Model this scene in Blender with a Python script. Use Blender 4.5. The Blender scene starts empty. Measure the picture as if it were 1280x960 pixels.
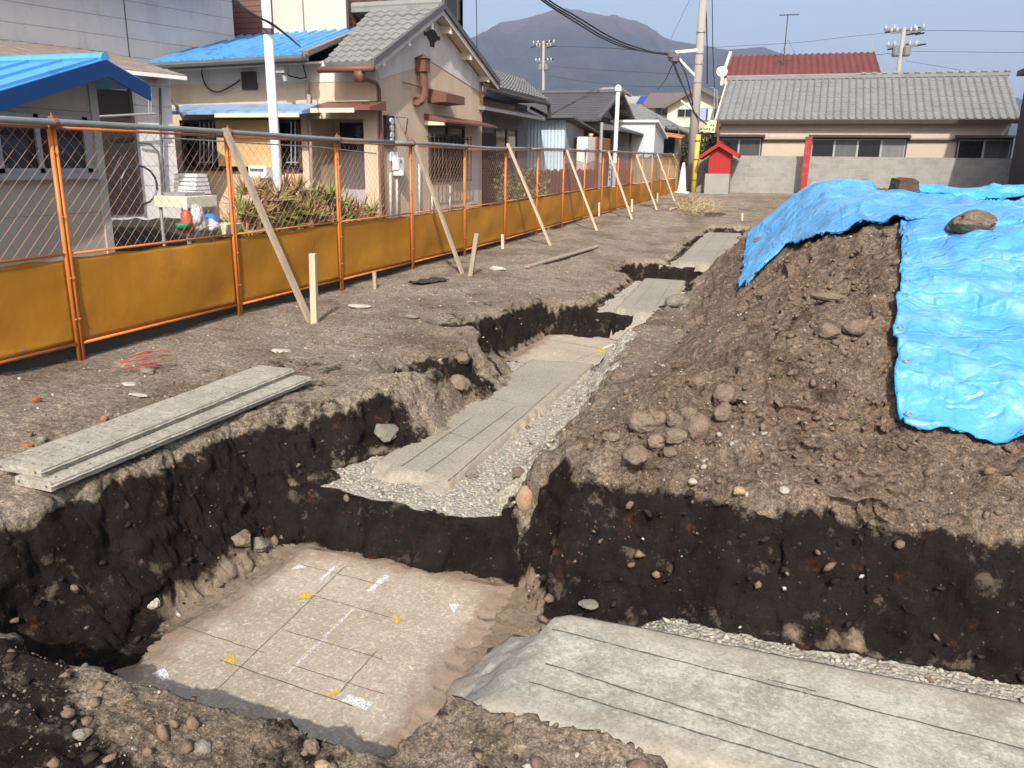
import bpy, bmesh, math, random
import numpy as np
from mathutils import Vector
random.seed(7); RNG = np.random.default_rng(11)
SC = bpy.context.scene
COL = SC.collection
rad = math.radians

# ------------------------------------------------------------------ camera
FPX = 1000.0; PITCH = rad(15.5); YAW = rad(19.3); ROLL = 0.015
CAM = Vector((5.37, -4.78, 1.48))
_R = Vector((math.cos(YAW), math.sin(YAW), 0)); _Hd = Vector((-math.sin(YAW), math.cos(YAW), 0))
FW = _Hd*math.cos(PITCH) + Vector((0, 0, -math.sin(PITCH)))
_U = _Hd*math.sin(PITCH) + Vector((0, 0, math.cos(PITCH)))
XC = _R*math.cos(ROLL) + _U*math.sin(ROLL); YC = -_R*math.sin(ROLL) + _U*math.cos(ROLL)
cd = bpy.data.cameras.new('camera'); cam = bpy.data.objects.new('camera', cd); COL.objects.link(cam)
cd.sensor_width = 36; cd.lens = FPX/1280*36; cd.clip_end = 20000; cd.clip_start = 0.05
from mathutils import Matrix
mw = Matrix((( XC.x, YC.x, -FW.x, CAM.x), (XC.y, YC.y, -FW.y, CAM.y), (XC.z, YC.z, -FW.z, CAM.z), (0, 0, 0, 1)))
cam.matrix_world = mw
SC.camera = cam

def ray(px, py):
    return XC*((px-640)/FPX) + YC*((480-py)/FPX) + FW
def _at(i, px, py, val):
    d = ray(px, py); return CAM + d*((val-CAM[i])/d[i])
def AX(px, py, v): return _at(0, px, py, v)
def AY(px, py, v): return _at(1, px, py, v)
def AZ(px, py, v): return _at(2, px, py, v)

# ------------------------------------------------------------------ light
EL = rad(40); TR = Vector((-0.292, 0.956, 0)).normalized()       # TR: the way the sunlight travels over the ground
sund = bpy.data.lights.new('sun', 'SUN'); sund.energy = 4.9; sund.angle = rad(0.53); sund.color = (1, .945, .865)
sun = bpy.data.objects.new('sun', sund); COL.objects.link(sun)
dirv = TR*math.cos(EL) + Vector((0, 0, -math.sin(EL)))
sun.rotation_euler = dirv.to_track_quat('-Z', 'Y').to_euler()
w = bpy.data.worlds.new('World'); SC.world = w; w.use_nodes = True
nt = w.node_tree; bg = nt.nodes['Background']; sky = nt.nodes.new('ShaderNodeTexSky')
sky.sky_type = 'NISHITA'; sky.sun_disc = False; sky.sun_elevation = EL
sky.sun_rotation = math.atan2(-TR.x, -TR.y); sky.air_density = 1.0; sky.dust_density = 4.5; sky.ozone_density = 0.6
nt.links.new(sky.outputs[0], bg.inputs[0]); bg.inputs[1].default_value = 0.15
SC.view_settings.view_transform = 'Standard'; SC.view_settings.look = 'None'
SC.view_settings.exposure = 0.48; SC.view_settings.gamma = 1; SC.view_settings.use_curve_mapping = False
SC.cycles.max_bounces = 6; SC.cycles.diffuse_bounces = 3; SC.cycles.transparent_max_bounces = 24
SC.cycles.volume_bounces = 0
SC.cycles.use_denoising = True
SC.cycles.use_adaptive_sampling = True

# ------------------------------------------------------------------ noise
def _hash(ix, iy, iz, seed):
    n = (ix.astype(np.uint32)*np.uint32(374761393) + iy.astype(np.uint32)*np.uint32(668265263)
         + iz.astype(np.uint32)*np.uint32(2246822519) + np.uint32((seed*3266489917) & 0xffffffff))
    n = (n ^ (n >> np.uint32(13)))*np.uint32(1274126177)
    n = (n ^ (n >> np.uint32(16)))*np.uint32(2654435761)
    return ((n ^ (n >> np.uint32(15))) & np.uint32(0xffffff)).astype(np.float64)/float(0x7fffff) - 1.0
def vnoise(x, y, z=None, seed=0):
    x = np.asarray(x, float); y = np.asarray(y, float)
    xi = np.floor(x).astype(np.int64); yi = np.floor(y).astype(np.int64)
    fx = x-xi; fy = y-yi
    fx = fx*fx*fx*(fx*(fx*6-15)+10); fy = fy*fy*fy*(fy*(fy*6-15)+10)
    def lay(zi):
        a = _hash(xi, yi, zi, seed); b = _hash(xi+1, yi, zi, seed); c = _hash(xi, yi+1, zi, seed); d = _hash(xi+1, yi+1, zi, seed)
        return (a*(1-fx)+b*fx)*(1-fy) + (c*(1-fx)+d*fx)*fy
    if z is None: return lay(np.zeros_like(xi))
    z = np.asarray(z, float); zi = np.floor(z).astype(np.int64); fz = z-zi; fz = fz*fz*fz*(fz*(fz*6-15)+10)
    return lay(zi)*(1-fz) + lay(zi+1)*fz
def fbm(x, y, z=None, seed=0, oct=4, gain=.5):
    s = 0; a = 1; t = 0; f = 1.0
    for o in range(oct):
        s = s + a*vnoise(x*f+o*17.3, y*f-o*9.1, None if z is None else z*f, seed+o); t += a; a *= gain; f *= 2.03
    return s/t
def billow(x, y, seed=0, oct=3, gain=.5):
    s = 0; a = 1; t = 0; f = 1.0
    for o in range(oct):
        s = s + a*(1-np.abs(vnoise(x*f+o*7.7, y*f+o*3.1, None, seed+o))*2); t += a; a *= gain; f *= 2.1
    return s/t
def sstep(a, b, x):
    t = np.clip((x-a)/(b-a), 0, 1); return t*t*(3-2*t)

# ------------------------------------------------------------------ objects
def tag(o, label=None, cat=None, group=None, kind=None):
    if label: o['label'] = label
    if cat: o['category'] = cat
    if group: o['group'] = group
    if kind: o['kind'] = kind
    return o
def thing(name, label, cat, loc=(0, 0, 0), group=None):
    o = bpy.data.objects.new(name, None); COL.objects.link(o); o.location = loc; o.empty_display_size = .1
    return tag(o, label, cat, group)
def dup(o, parent=None):
    c = o.copy(); COL.objects.link(c); c.parent = parent
    for ch in list(o.children): dup(ch, c)
    return c
class MB:
    def __init__(s): s.v = []; s.f = []; s.m = []
    def add(s, vs, fs, mi=0):
        b = len(s.v); s.v += [tuple(p) for p in vs]
        for f in fs: s.f.append([b+i for i in f]); s.m.append(mi)
        return s
    def box(s, x0, x1, y0, y1, z0, z1, mi=0):
        return s.add([(x, y, z) for z in (z0, z1) for y in (y0, y1) for x in (x0, x1)],
                     [(0, 2, 3, 1), (4, 5, 7, 6), (0, 1, 5, 4), (2, 6, 7, 3), (0, 4, 6, 2), (1, 3, 7, 5)], mi)
    def prism(s, pts, d, mi=0):
        pts = [Vector(p) for p in pts]; d = Vector(d); n = len(pts)
        return s.add(pts+[p+d for p in pts], [tuple(range(n))[::-1], tuple(range(n, 2*n))] +
                     [(i, (i+1) % n, n+(i+1) % n, n+i) for i in range(n)], mi)
    def bar(s, p, q, w, h, mi=0, up=(0, 0, 1)):
        p = Vector(p); q = Vector(q); d = (q-p).normalized(); up = Vector(up)
        if abs(d.dot(up)) > .98: up = Vector((0, 1, 0))
        a = d.cross(up).normalized()*(w/2); b = a.cross(d).normalized()*(h/2)
        return s.add([p-a-b, p+a-b, p+a+b, p-a+b, q-a-b, q+a-b, q+a+b, q-a+b],
                     [(0, 3, 2, 1), (4, 5, 6, 7), (0, 1, 5, 4), (1, 2, 6, 5), (2, 3, 7, 6), (3, 0, 4, 7)], mi)
    def tube(s, path, r, n=8, mi=0, cap=True):
        path = [Vector(p) for p in path]; rs = r if isinstance(r, (list, tuple)) else [r]*len(path)
        vs = []; fs = []
        ref = Vector((0, 0, 1)) if abs((path[-1]-path[0]).normalized().z) < .9 else Vector((1, 0, 0))
        for i, p in enumerate(path):
            d = (path[min(i+1, len(path)-1)]-path[max(i-1, 0)]).normalized()
            a = d.cross(ref).normalized(); b = a.cross(d)
            for k in range(n):
                t = 2*math.pi*k/n; vs.append(p + (a*math.cos(t)+b*math.sin(t))*rs[i])
        for i in range(len(path)-1):
            for k in range(n): fs.append((i*n+k, i*n+(k+1) % n, (i+1)*n+(k+1) % n, (i+1)*n+k))
        if cap: fs += [tuple(range(n))[::-1], tuple(range((len(path)-1)*n, len(path)*n))]
        return s.add(vs, fs, mi)
    def lathe(s, c, prof, n=16, mi=0):
        c = Vector(c); vs = []; fs = []
        for (r, z) in prof:
            for k in range(n): vs.append(c+Vector((r*math.cos(2*math.pi*k/n), r*math.sin(2*math.pi*k/n), z)))
        for i in range(len(prof)-1):
            for k in range(n): fs.append((i*n+k, i*n+(k+1) % n, (i+1)*n+(k+1) % n, (i+1)*n+k))
        fs += [tuple(range(n))[::-1], tuple(range((len(prof)-1)*n, len(prof)*n))]
        return s.add(vs, fs, mi)
    def tiles(s, e0, e1, r0, r1, nc, nr, amp, step, mi=0, sub=4, kind='pan', jit=0.0):
        e0, e1, r0, r1 = map(Vector, (e0, e1, r0, r1))
        n = (e1-e0).cross(r0-e0).normalized()
        if n.z < 0: n = -n
        us = [i/(nc*sub) for i in range(nc*sub+1)]
        vs = []; fs = []; W = len(us)
        lines = []
        for j in range(nr):
            lines += [(j/nr, step), ((j+1)/nr, 0)] if step else [(j/nr, 0), ((j+1)/nr, 0)]
        for li, (v, st) in enumerate(lines):
            for u in us:
                ph = u*nc
                fr = ph % 1
                if kind == 'pan': a = amp*(.5+.5*math.cos(2*math.pi*fr))
                elif kind == 'roll': a = amp*math.exp(-((fr-.5)/.15)**2)
                elif kind == 'rib': a = amp if (fr < .2) else 0
                else: a = amp*math.sin(2*math.pi*fr)
                p = e0.lerp(e1, u).lerp(r0.lerp(r1, u), v)
                jj = jit*math.sin(int(ph)*12.9898+(li//2)*78.233) if jit else 0
                vs.append(p+n*(a+st+jj))
        for j in range(len(lines)-1):
            for i in range(W-1): fs.append((j*W+i, j*W+i+1, (j+1)*W+i+1, (j+1)*W+i))
        b = len(vs)                       # a flat underside gives the roof its thickness
        vs += [e0-n*.05, e1-n*.05, r1-n*.05, r0-n*.05]
        fs.append((b, b+1, b+2, b+3))
        L = (len(lines)-1)*W
        fs.append(tuple([b+1, b]+[i for i in range(W)]))
        fs.append(tuple([b+3, b+2]+[L+i for i in range(W-1, -1, -1)]))
        fs.append(tuple([b, b+3]+[j*W for j in range(len(lines)-1, -1, -1)]))
        fs.append(tuple([b+2, b+1]+[j*W+W-1 for j in range(len(lines))]))
        return s.add(vs, fs, mi)
    def build(s, name, mats, parent=None, smooth=False, bevel=0, recalc=True):
        me = bpy.data.meshes.new(name)
        off = Vector((0, 0, 0)); q = parent
        while q is not None: off = off+q.location; q = q.parent
        me.from_pydata([(x-off.x, y-off.y, z-off.z) for x, y, z in s.v], [], s.f)
        if not isinstance(mats, (list, tuple)): mats = [mats]
        for m in mats: me.materials.append(m)
        me.polygons.foreach_set('material_index', s.m)
        if smooth: me.polygons.foreach_set('use_smooth', [True]*len(s.f))
        if recalc:
            bm = bmesh.new(); bm.from_mesh(me); bmesh.ops.recalc_face_normals(bm, faces=bm.faces); bm.to_mesh(me); bm.free()
        me.update()
        o = bpy.data.objects.new(name, me); COL.objects.link(o); o.parent = parent
        if bevel:
            b = o.modifiers.new('bevel', 'BEVEL'); b.width = bevel; b.segments = 2; b.limit_method = 'ANGLE'
        return o

# ------------------------------------------------------------------ materials
class NT:
    def __init__(s, name):
        s.m = bpy.data.materials.new(name); s.m.use_nodes = True; s.t = s.m.node_tree; s.b = s.t.nodes['Principled BSDF']
        s.out = s.t.nodes['Material Output']
    def n(s, typ, **kw):
        nd = s.t.nodes.new('ShaderNode'+typ)
        for k, v in kw.items(): setattr(nd, k, v)
        return nd
    def l(s, a, b): s.t.links.new(a, b)
    def noise(s, vec, scale, detail=4, rough=.55):
        nd = s.n('TexNoise'); nd.inputs['Scale'].default_value = scale; nd.inputs['Detail'].default_value = detail
        nd.inputs['Roughness'].default_value = rough; s.l(vec, nd.inputs['Vector']); return nd.outputs['Fac']
    def ramp(s, fac, stops):
        nd = s.n('ValToRGB'); e = nd.color_ramp.elements
        while len(e) < len(stops): e.new(.5)
        for i, (p, c) in enumerate(stops):
            e[i].position = p; e[i].color = (c, c, c, 1) if not isinstance(c, (tuple, list)) else (*c, 1)
        s.l(fac, nd.inputs[0]); return nd.outputs[0]
    def mix(s, fac, a, b, blend='MIX'):
        nd = s.n('Mix', data_type='RGBA', blend_type=blend)
        for sock, val in ((nd.inputs[0], fac), (nd.inputs[6], a), (nd.inputs[7], b)):
            if isinstance(val, (int, float)): sock.default_value = val
            elif isinstance(val, (tuple, list)): sock.default_value = (*val, 1)
            else: s.l(val, sock)
        return nd.outputs[2]
    def math(s, op, a, b=None):
        nd = s.n('Math', operation=op)
        for sock, val in ((nd.inputs[0], a), (nd.inputs[1], b)):
            if val is None: continue
            if isinstance(val, (int, float)): sock.default_value = val
            else: s.l(val, sock)
        return nd.outputs[0]
    def bump(s, h, dist, strength=1.0, prev=None):
        nd = s.n('Bump'); nd.inputs['Strength'].default_value = strength; nd.inputs['Distance'].default_value = dist
        s.l(h, nd.inputs['Height'])
        if prev is not None: s.l(prev, nd.inputs['Normal'])
        return nd.outputs[0]
_MC = {}
def mat(name, col, rough=.8, var=.25, scale=3.0, bump=.0, bscale=40., metal=0.0, stain=None, spec=.3, streak=False):
    if name in _MC: return _MC[name]
    N = NT(name); tc = N.n('TexCoord').outputs['Object']
    vec = tc
    if streak:
        mp = N.n('Mapping'); N.l(tc, mp.inputs[0]); mp.inputs['Scale'].default_value = (3, 3, .25); vec = mp.outputs[0]
    lo = tuple(c*(1-var) for c in col); hi = tuple(min(1, c*(1+var)) for c in col)
    c = N.mix(N.ramp(N.noise(vec, scale, 6, .62), [(.3, 0.), (.7, 1.)]), lo, hi)
    fine = N.noise(tc, bscale, 4)
    c = N.mix(.5, c, N.mix(fine, tuple(x*.8 for x in col), tuple(min(1, x*1.2) for x in col)))
    if stain:
        c = N.mix(N.ramp(N.noise(vec, scale*.7, 5, .7), [(.52, 0.), (.68, .8)]), c, stain)
    N.l(c, N.b.inputs['Base Color'])
    rr = N.n('MapRange'); N.l(fine, rr.inputs[0]); rr.inputs[3].default_value = max(0, rough-.08); rr.inputs[4].default_value = min(1, rough+.08)
    N.l(rr.outputs[0], N.b.inputs['Roughness'])
    N.b.inputs['Metallic'].default_value = metal; N.b.inputs['Specular IOR Level'].default_value = spec
    if bump: N.l(N.bump(fine, bump), N.b.inputs['Normal'])
    _MC[name] = N.m; return N.m
def siding(name, col, pitch, rough=.7, line=.35, axis='Z', width=.012, var=.08, stain=None):
    if name in _MC: return _MC[name]
    N = NT(name); tc = N.n('TexCoord').outputs['Object']; sp = N.n('SeparateXYZ'); N.l(tc, sp.inputs[0])
    fr = N.math('FRACT', N.math('DIVIDE', sp.outputs[axis], pitch))
    ln = N.math('LESS_THAN', fr, width/pitch)
    mp = N.n('Mapping'); N.l(tc, mp.inputs[0]); mp.inputs['Scale'].default_value = (2, 2, .5)
    c = N.mix(N.noise(mp.outputs[0], 1.7, 6, .65), tuple(x*(1-var*2) for x in col), tuple(min(1, x*(1+var)) for x in col))
    if stain: c = N.mix(N.ramp(N.noise(mp.outputs[0], 1.1, 6, .7), [(.5, 0.), (.75, .7)]), c, stain)
    c = N.mix(N.math('MULTIPLY', ln, line), c, tuple(x*.25 for x in col))
    N.l(c, N.b.inputs['Base Color']); N.b.inputs['Roughness'].default_value = rough
    N.l(N.bump(N.math('SUBTRACT', 1.0, ln), .006), N.b.inputs['Normal'])
    _MC[name] = N.m; return N.m
# ------------------------------------------------------------------ soil materials
def soil_material(name):
    N = NT(name); pos = N.n('NewGeometry').outputs['Position']
    def attr(a):
        nd = N.n('Attribute'); nd.attribute_name = a; return nd.outputs['Fac']
    big = N.noise(pos, .9, 5, .6); mid = N.noise(pos, 5, 6, .65); fine = N.noise(pos, 34, 5, .7); vf = N.noise(pos, 150, 3, .7)
    mp = N.n('Mapping'); N.l(pos, mp.inputs[0]); mp.inputs['Scale'].default_value = (1, 1, 1)
    flat = N.mix(N.ramp(mid, [(.25, 0.), (.75, 1.)]), (.21, .182, .153), (.395, .355, .307))
    flat = N.mix(N.ramp(big, [(.47, 0.), (.66, .8)]), flat, (.145, .11, .082))
    heapc = N.mix(N.ramp(mid, [(.3, 0.), (.7, 1.)]), (.14, .106, .084), (.275, .22, .178))
    heapc = N.mix(N.ramp(N.noise(pos, 2.2, 6, .7), [(.50, 0.), (.66, .75)]), heapc, (.065, .045, .033))
    c = N.mix(attr('heap'), flat, heapc)
    c = N.mix(.75, c, N.mix(N.ramp(fine, [(.28, 0.), (.72, 1.)]), (.03, .025, .02), (.78, .72, .63)), 'OVERLAY')
    c = N.mix(.6, c, N.mix(N.ramp(N.noise(pos, 95, 4, .75), [(.36, 0.), (.64, 1.)]), (.12, .11, .10), (.86, .84, .80)), 'OVERLAY')
    c = N.mix(N.math('MULTIPLY', N.ramp(N.noise(pos, 22, 5, .8), [(.60, 0.), (.70, .8)]), 1.0), c, (.055, .04, .03))
    # pale grit sprinkled in the soil
    vo = N.n('TexVoronoi'); vo.inputs['Scale'].default_value = 46; N.l(pos, vo.inputs['Vector'])
    sx = N.n('SeparateColor'); N.l(vo.outputs['Color'], sx.inputs[0])
    speck = N.math('MULTIPLY', N.math('LESS_THAN', vo.outputs['Distance'], N.math('MULTIPLY', sx.outputs[1], .36)), N.math('GREATER_THAN', sx.outputs[0], .86))
    c = N.mix(N.math('MULTIPLY', speck, .75), c, (.42, .40, .36))
    vo3 = N.n('TexVoronoi'); vo3.inputs['Scale'].default_value = 120; N.l(pos, vo3.inputs['Vector'])
    sx3 = N.n('SeparateColor'); N.l(vo3.outputs['Color'], sx3.inputs[0])
    speck3 = N.math('MULTIPLY', N.math('LESS_THAN', vo3.outputs['Distance'], .3), N.math('GREATER_THAN', sx3.outputs[1], .86))
    c = N.mix(N.math('MULTIPLY', speck3, .6), c, (.38, .36, .32))
    # black volcanic soil of the cut faces, also painted shade in the pit corner
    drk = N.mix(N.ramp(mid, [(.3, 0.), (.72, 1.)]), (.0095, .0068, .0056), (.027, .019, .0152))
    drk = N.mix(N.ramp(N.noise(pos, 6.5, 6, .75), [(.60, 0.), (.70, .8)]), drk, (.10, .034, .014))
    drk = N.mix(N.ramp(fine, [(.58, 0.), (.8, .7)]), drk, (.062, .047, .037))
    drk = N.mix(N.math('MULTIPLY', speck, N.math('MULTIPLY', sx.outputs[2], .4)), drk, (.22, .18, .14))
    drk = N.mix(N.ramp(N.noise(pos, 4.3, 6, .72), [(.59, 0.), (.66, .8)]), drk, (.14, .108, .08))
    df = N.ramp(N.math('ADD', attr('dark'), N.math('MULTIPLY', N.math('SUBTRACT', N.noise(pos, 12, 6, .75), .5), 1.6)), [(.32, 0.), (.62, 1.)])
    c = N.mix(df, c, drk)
    # pale orange clayey dirt at the feet of the cuts
    c = N.mix(N.ramp(N.math('ADD', attr('pale'), N.math('MULTIPLY', N.math('SUBTRACT', N.noise(pos, 7, 5, .7), .5), .9)), [(.4, 0.), (.62, 1.)]),
              c, N.mix(mid, (.20, .145, .095), (.36, .29, .215)))
    # crushed stone
    v2 = N.n('TexVoronoi'); v2.inputs['Scale'].default_value = 46; v2.inputs['Randomness'].default_value = 1; N.l(pos, v2.inputs['Vector'])
    s2 = N.n('SeparateColor'); N.l(v2.outputs['Color'], s2.inputs[0])
    grv = N.mix(s2.outputs[0], (.33, .30, .25), (.58, .54, .46))
    grv = N.mix(N.ramp(v2.outputs['Distance'], [(.5, 0.), (.8, .6)]), grv, (.22, .19, .15))
    grv = N.mix(N.ramp(N.noise(pos, 3.4, 5, .6), [(.45, 0.), (.7, .7)]), grv, (.47, .43, .36))
    gf = N.ramp(N.math('ADD', attr('grav'), N.math('MULTIPLY', N.math('SUBTRACT', N.noise(pos, 14, 5, .75), .5), 1.0)), [(.44, 0.), (.54, 1.)])
    c = N.mix(gf, c, grv)
    N.l(c, N.b.inputs['Base Color']); N.b.inputs['Roughness'].default_value = .95; N.b.inputs['Specular IOR Level'].default_value = .12
    b = N.bump(N.noise(pos, 14, 6, .75), .035, .7); b = N.bump(fine, .022, 1.0, b); b = N.bump(vf, .007, 1.0, b)
    b = N.bump(N.math('MULTIPLY', gf, N.math('SUBTRACT', 1.0, v2.outputs['Distance'])), .016, .9, b)
    b = N.bump(N.math('MULTIPLY', speck, N.math('SUBTRACT', 1.0, vo.outputs['Distance'])), .008, .8, b)
    N.l(b, N.b.inputs['Normal'])
    return N.m
SOIL = soil_material('bare_soil')

# ------------------------------------------------------------------ the shape of the ground
def g0(x, y):
    g = np.interp(y, [-8, 8, 14, 33, 60], [-.10, -.10, .0, .31, .5])
    near = sstep(-2.3, -3.0, y)
    g = g - near*(.20*sstep(3.3, 4.6, x)+.12*sstep(4.6, 5.6, x)) + near*.02*sstep(3.2, 2.2, x)
    g = g - .13*sstep(1.0, 2.6, x)*sstep(2.6, 5.0, y)*sstep(32, 22, y)
    return g
def heap0(x, y):
    xl = np.interp(y, [-1.4, 0, 2, 4, 9, 12], [4.25, 4.18, 4.32, 4.36, 4.02, 4.4]) + .12*vnoise(y*1.7, x*.3, seed=5)
    yb = 11.8 + .4*vnoise(x*.9, y*.2, seed=6)
    top = np.interp(y, [0, 2, 4, 6.5, 8.5], [1.1, 1.13, 1.16, 1.33, 1.33]) + .05*vnoise(x*.7, y*.7, seed=8)
    ps = [(x-xl)*np.interp(y, [1.5, 5.5], [.50, .95]), (y+1.42)*.335, (yb-y)*.5, (14.0-x)*.5, top]
    k = .13; m = ps[0]
    for q in ps[1:]:
        h = np.clip(.5+.5*(q-m)/k, 0, 1); m = q*(1-h)+m*h-k*h*(1-h)
    return np.maximum(m, 0)
LY = [-3.4, -3.0, -2.3, -.75, -.3, .1, .6, 2.0, 2.5, 2.9, 4.4, 4.85, 5.15, 8.1, 8.35, 9.6, 9.9, 17.6]
LX = [1.95, 1.98, 2.02, 2.05, 2.36, 2.50, 2.52, 2.50, 2.32, 2.08, 2.15, 2.25, 2.75, 2.72, 2.42, 2.5, 2.98, 2.95]
RY = [-3.4, -1.6, -1.35, -.85, -.5, 2.4, 3.0, 4.8, 5.2, 8.1, 8.4, 9.7, 9.9, 17.6]
RX = [4.45, 4.45, 4.44, 4.40, 4.30, 4.10, 4.0, 4.0, 4.2, 4.1, 4.1, 4.1, 4.25, 4.25]
def ground(x, y, fine=True):
    """height of the soil and its masks at plan points x, y"""
    x = np.asarray(x, float); y = np.asarray(y, float)
    g = g0(x, y); hp = heap0(x, y)
    n1 = vnoise(x*1.3, y*1.3, seed=21); n2 = vnoise(x*4.1, y*4.1, seed=22); n3 = vnoise(x*11, y*11, seed=23)
    yj = y + .05*n1 + .07*n2 + .035*n3
    FY = [-3.4, -.87, -.77, 2.98, 3.06, 4.92, 5.05, 8.15, 8.25, 9.7, 9.85, 20.6]
    FZ = [-.885, -.885, -.555, -.542, -.685, -.685, -.35, -.35, -.62, -.62, -.29, -.29]
    fl = np.interp(yj, FY, FZ)
    stepm = np.clip(np.abs(np.interp(yj+.05, FY, FZ)-np.interp(yj-.05, FY, FZ))/.12, 0, 1)
    wob = .09*n1 + .05*n2 + .018*n3
    lx = np.interp(y, LY, LX); rx = np.interp(y, RY, RX)
    isA = sstep(-.95, -.55, y)*sstep(3.1, 2.8, y)
    wl = np.where(y < -.5, .46, .22) + .12*np.clip(n1, 0, 1) + .28*isA*sstep(-.3, .4, y)
    wr = np.interp(y, [-3, -1.5, -1.2, -.7, -.3, 3, 6, 12, 20], [.1, .1, .2, .36, .55, .5, .4, .35, .35])
    kl = (x-lx+wob)/wl; kr = (rx-x+wob)/wr
    ks = (y+3.19-.14*sstep(3.4, 4.4, x)-.08*sstep(3.3, 2.5, x)+wob*.8)/.34; ke = (17.3-y+wob)/.3
    kT = np.minimum(np.minimum(kl, kr), np.minimum(ks, ke))
    yn = -2.72 - .22*sstep(4.7, 5.6, x)
    kR = np.minimum(np.minimum((-1.03-y+wob*.7)/.32, (y-yn+wob*.8)/.26), np.minimum((x-3.9)/.1, (13.5-x)/.2))
    kT = np.clip(kT, 0, 1); kR = np.clip(kR, 0, 1)
    flR = np.interp(x + .05*n2, [4.0, 4.45, 4.8, 5.0], [-.885, -.885, -.70, -.60])
    kk = np.maximum(kT, kR); sh = kk*kk*(3-2*kk)
    f = np.where(kT >= kR, fl, flR)
    both = (kT > 0) & (kR > 0); f = np.where(both, np.minimum(fl, flR), f)
    # the dark notch under the corner of the cut and a few hollows along the left rim
    top = g + hp
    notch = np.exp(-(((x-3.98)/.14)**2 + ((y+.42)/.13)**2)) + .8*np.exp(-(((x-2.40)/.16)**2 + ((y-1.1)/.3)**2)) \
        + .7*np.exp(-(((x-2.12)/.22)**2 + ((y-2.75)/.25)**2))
    h = top*(1-sh) + f*sh
    h = h - .34*np.clip(notch, 0, 1)*(1-sstep(.9, 1, kk))
    dep = top - h
    # clods
    onheap = sstep(.02, .2, hp)
    flatf = 1 - sstep(.85, 1.0, kk)
    near = sstep(14, 2, np.hypot(x-5.4, y+4.8))
    bank = sstep(-2.3, -2.9, y)*flatf
    rough = .014 + .052*onheap + .035*bank + .05*sstep(0, .25, kk)*flatf
    rough = rough*(.25 + .75*flatf)*(1-.6*bank*sstep(-3.4, -3.0, y))
    c = .055*fbm(x*.8, y*.8, seed=31, oct=3)*(1-sstep(.5, 1, kk)) + .05*onheap*fbm(x*2.2, y*2.2, seed=35, oct=2)
    if fine:
        c = c + rough*(billow(x*5.2, y*5.2, seed=41, oct=4, gain=.6)) + .009*fbm(x*19, y*19, seed=45, oct=3)*(.6+near)
    h = h + c*np.where(kk > .98, .35 + .9*(1-isA)*(y < -.8)*(x < 4.1), 1)
    # masks
    steep = sstep(.02, .18, kk)*(1-sstep(.985, 1.0, kk))
    dark = np.clip(sstep(.03, .14, dep)*1.0*(1-sstep(.985, 1., kk)), 0, 1)
    dark = dark*np.where(x > 3.75, np.where((y > -.75) & (y < 2.6), .25, 1), 1)      # the spoil above the long strip is dry
    dry = sstep(.12, .5, fbm(x*2.6, y*2.6, seed=61, oct=3))*sstep(.0, .3, y+1)*.4
    dark = dark - .9*sstep(.15, .5, fbm(x*1.9, y*1.9, seed=66, oct=4))*sstep(.42, .10, kk)*(kR > kT)
    dark = dark - .85*sstep(-.45, .25, fbm(x*2.1, y*2.1, seed=67, oct=4) + .5*(kk-.4))*isA*sstep(0, .5, y)
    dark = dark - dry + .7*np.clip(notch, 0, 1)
    dark = np.maximum(dark, (.42+.26*sstep(4.5, 3.6, x))*bank*sstep(-.22, .25, fbm(x*3.2, y*3.2, seed=63, oct=3)))
    dark = np.maximum(dark, .40*(1-onheap)*flatf*sstep(.38, .6, fbm(x*1.1+4, y*1.9, seed=64, oct=4)))
    dark = np.maximum(dark, .5*sstep(.3, .55, vnoise(x*1.4, y*.7, seed=65))*sstep(17, 20, y)*sstep(27, 23, y))
    base = sstep(.93, 1.0, kk)
    isbeam = np.where(((y > -.79) & (y < 2.98)) | ((y > 5.0) & (y < 8.2)) | (y > 9.8), 1., 0.)
    isbeam = np.where(kR > kT, sstep(4.75, 4.95, x), isbeam)
    grav = base*isbeam
    # crushed stone also spilt on the slope right of the long strip
    spill = sstep(3.3, 3.5, x)*sstep(4.15, 3.85, x+.12*n2)*sstep(-.8, -.5, y)*sstep(3.1, 2.6, y)
    grav = np.maximum(grav, .95*spill*(1-sstep(.2, .5, notch)))
    spill2 = sstep(4.5, 4.8, x)*sstep(5.8, 5.2, x)*sstep(-1.15, -1.0, y)*sstep(-.55, -.8, y)
    grav = np.maximum(grav, .40*spill2)
    grav = grav - .35*(sstep(.15, .45, fbm(x*3.4, y*3.4, seed=71)))*np.where(kR > kT, 1, .6)
    isT = (kT >= kR)*sstep(.5, .9, kk)
    dark = np.maximum(dark, .85*stepm*isT); grav = grav*(1-stepm*isT)
    foot = sstep(.55, .9, kk)*(1-grav)*(1-stepm*isT)
    pale = foot*np.where((y < -.7), .86, .66) - .2
    corner_shade = sstep(2.9, 2.6, x)*sstep(-1.7, -2.2, y)  # near left pit corner: its cast shadow painted in as black soil
    pale = pale*(1-corner_shade); dark = np.maximum(dark, corner_shade*sstep(.3, .6, kk))
    pale = np.where((kR > kT) & (x > 4.5), pale*.62, pale); pale = np.where((x > 3.7) & (x < 4.6) & (y < -.9) & (kk > .8), np.maximum(pale, .75), pale)
    return dict(h=h, hp=hp, kk=kk, dark=np.clip(dark, 0, 1), grav=np.clip(grav, 0, 1), pale=np.clip(pale, 0, 1), heap=onheap*.9 + .35*sstep(3.6, 4.4, x)*(1-onheap), notch=notch, dep=dep)
def H(x, y): return float(ground(np.array([x]), np.array([y]))['h'][0])
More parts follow.
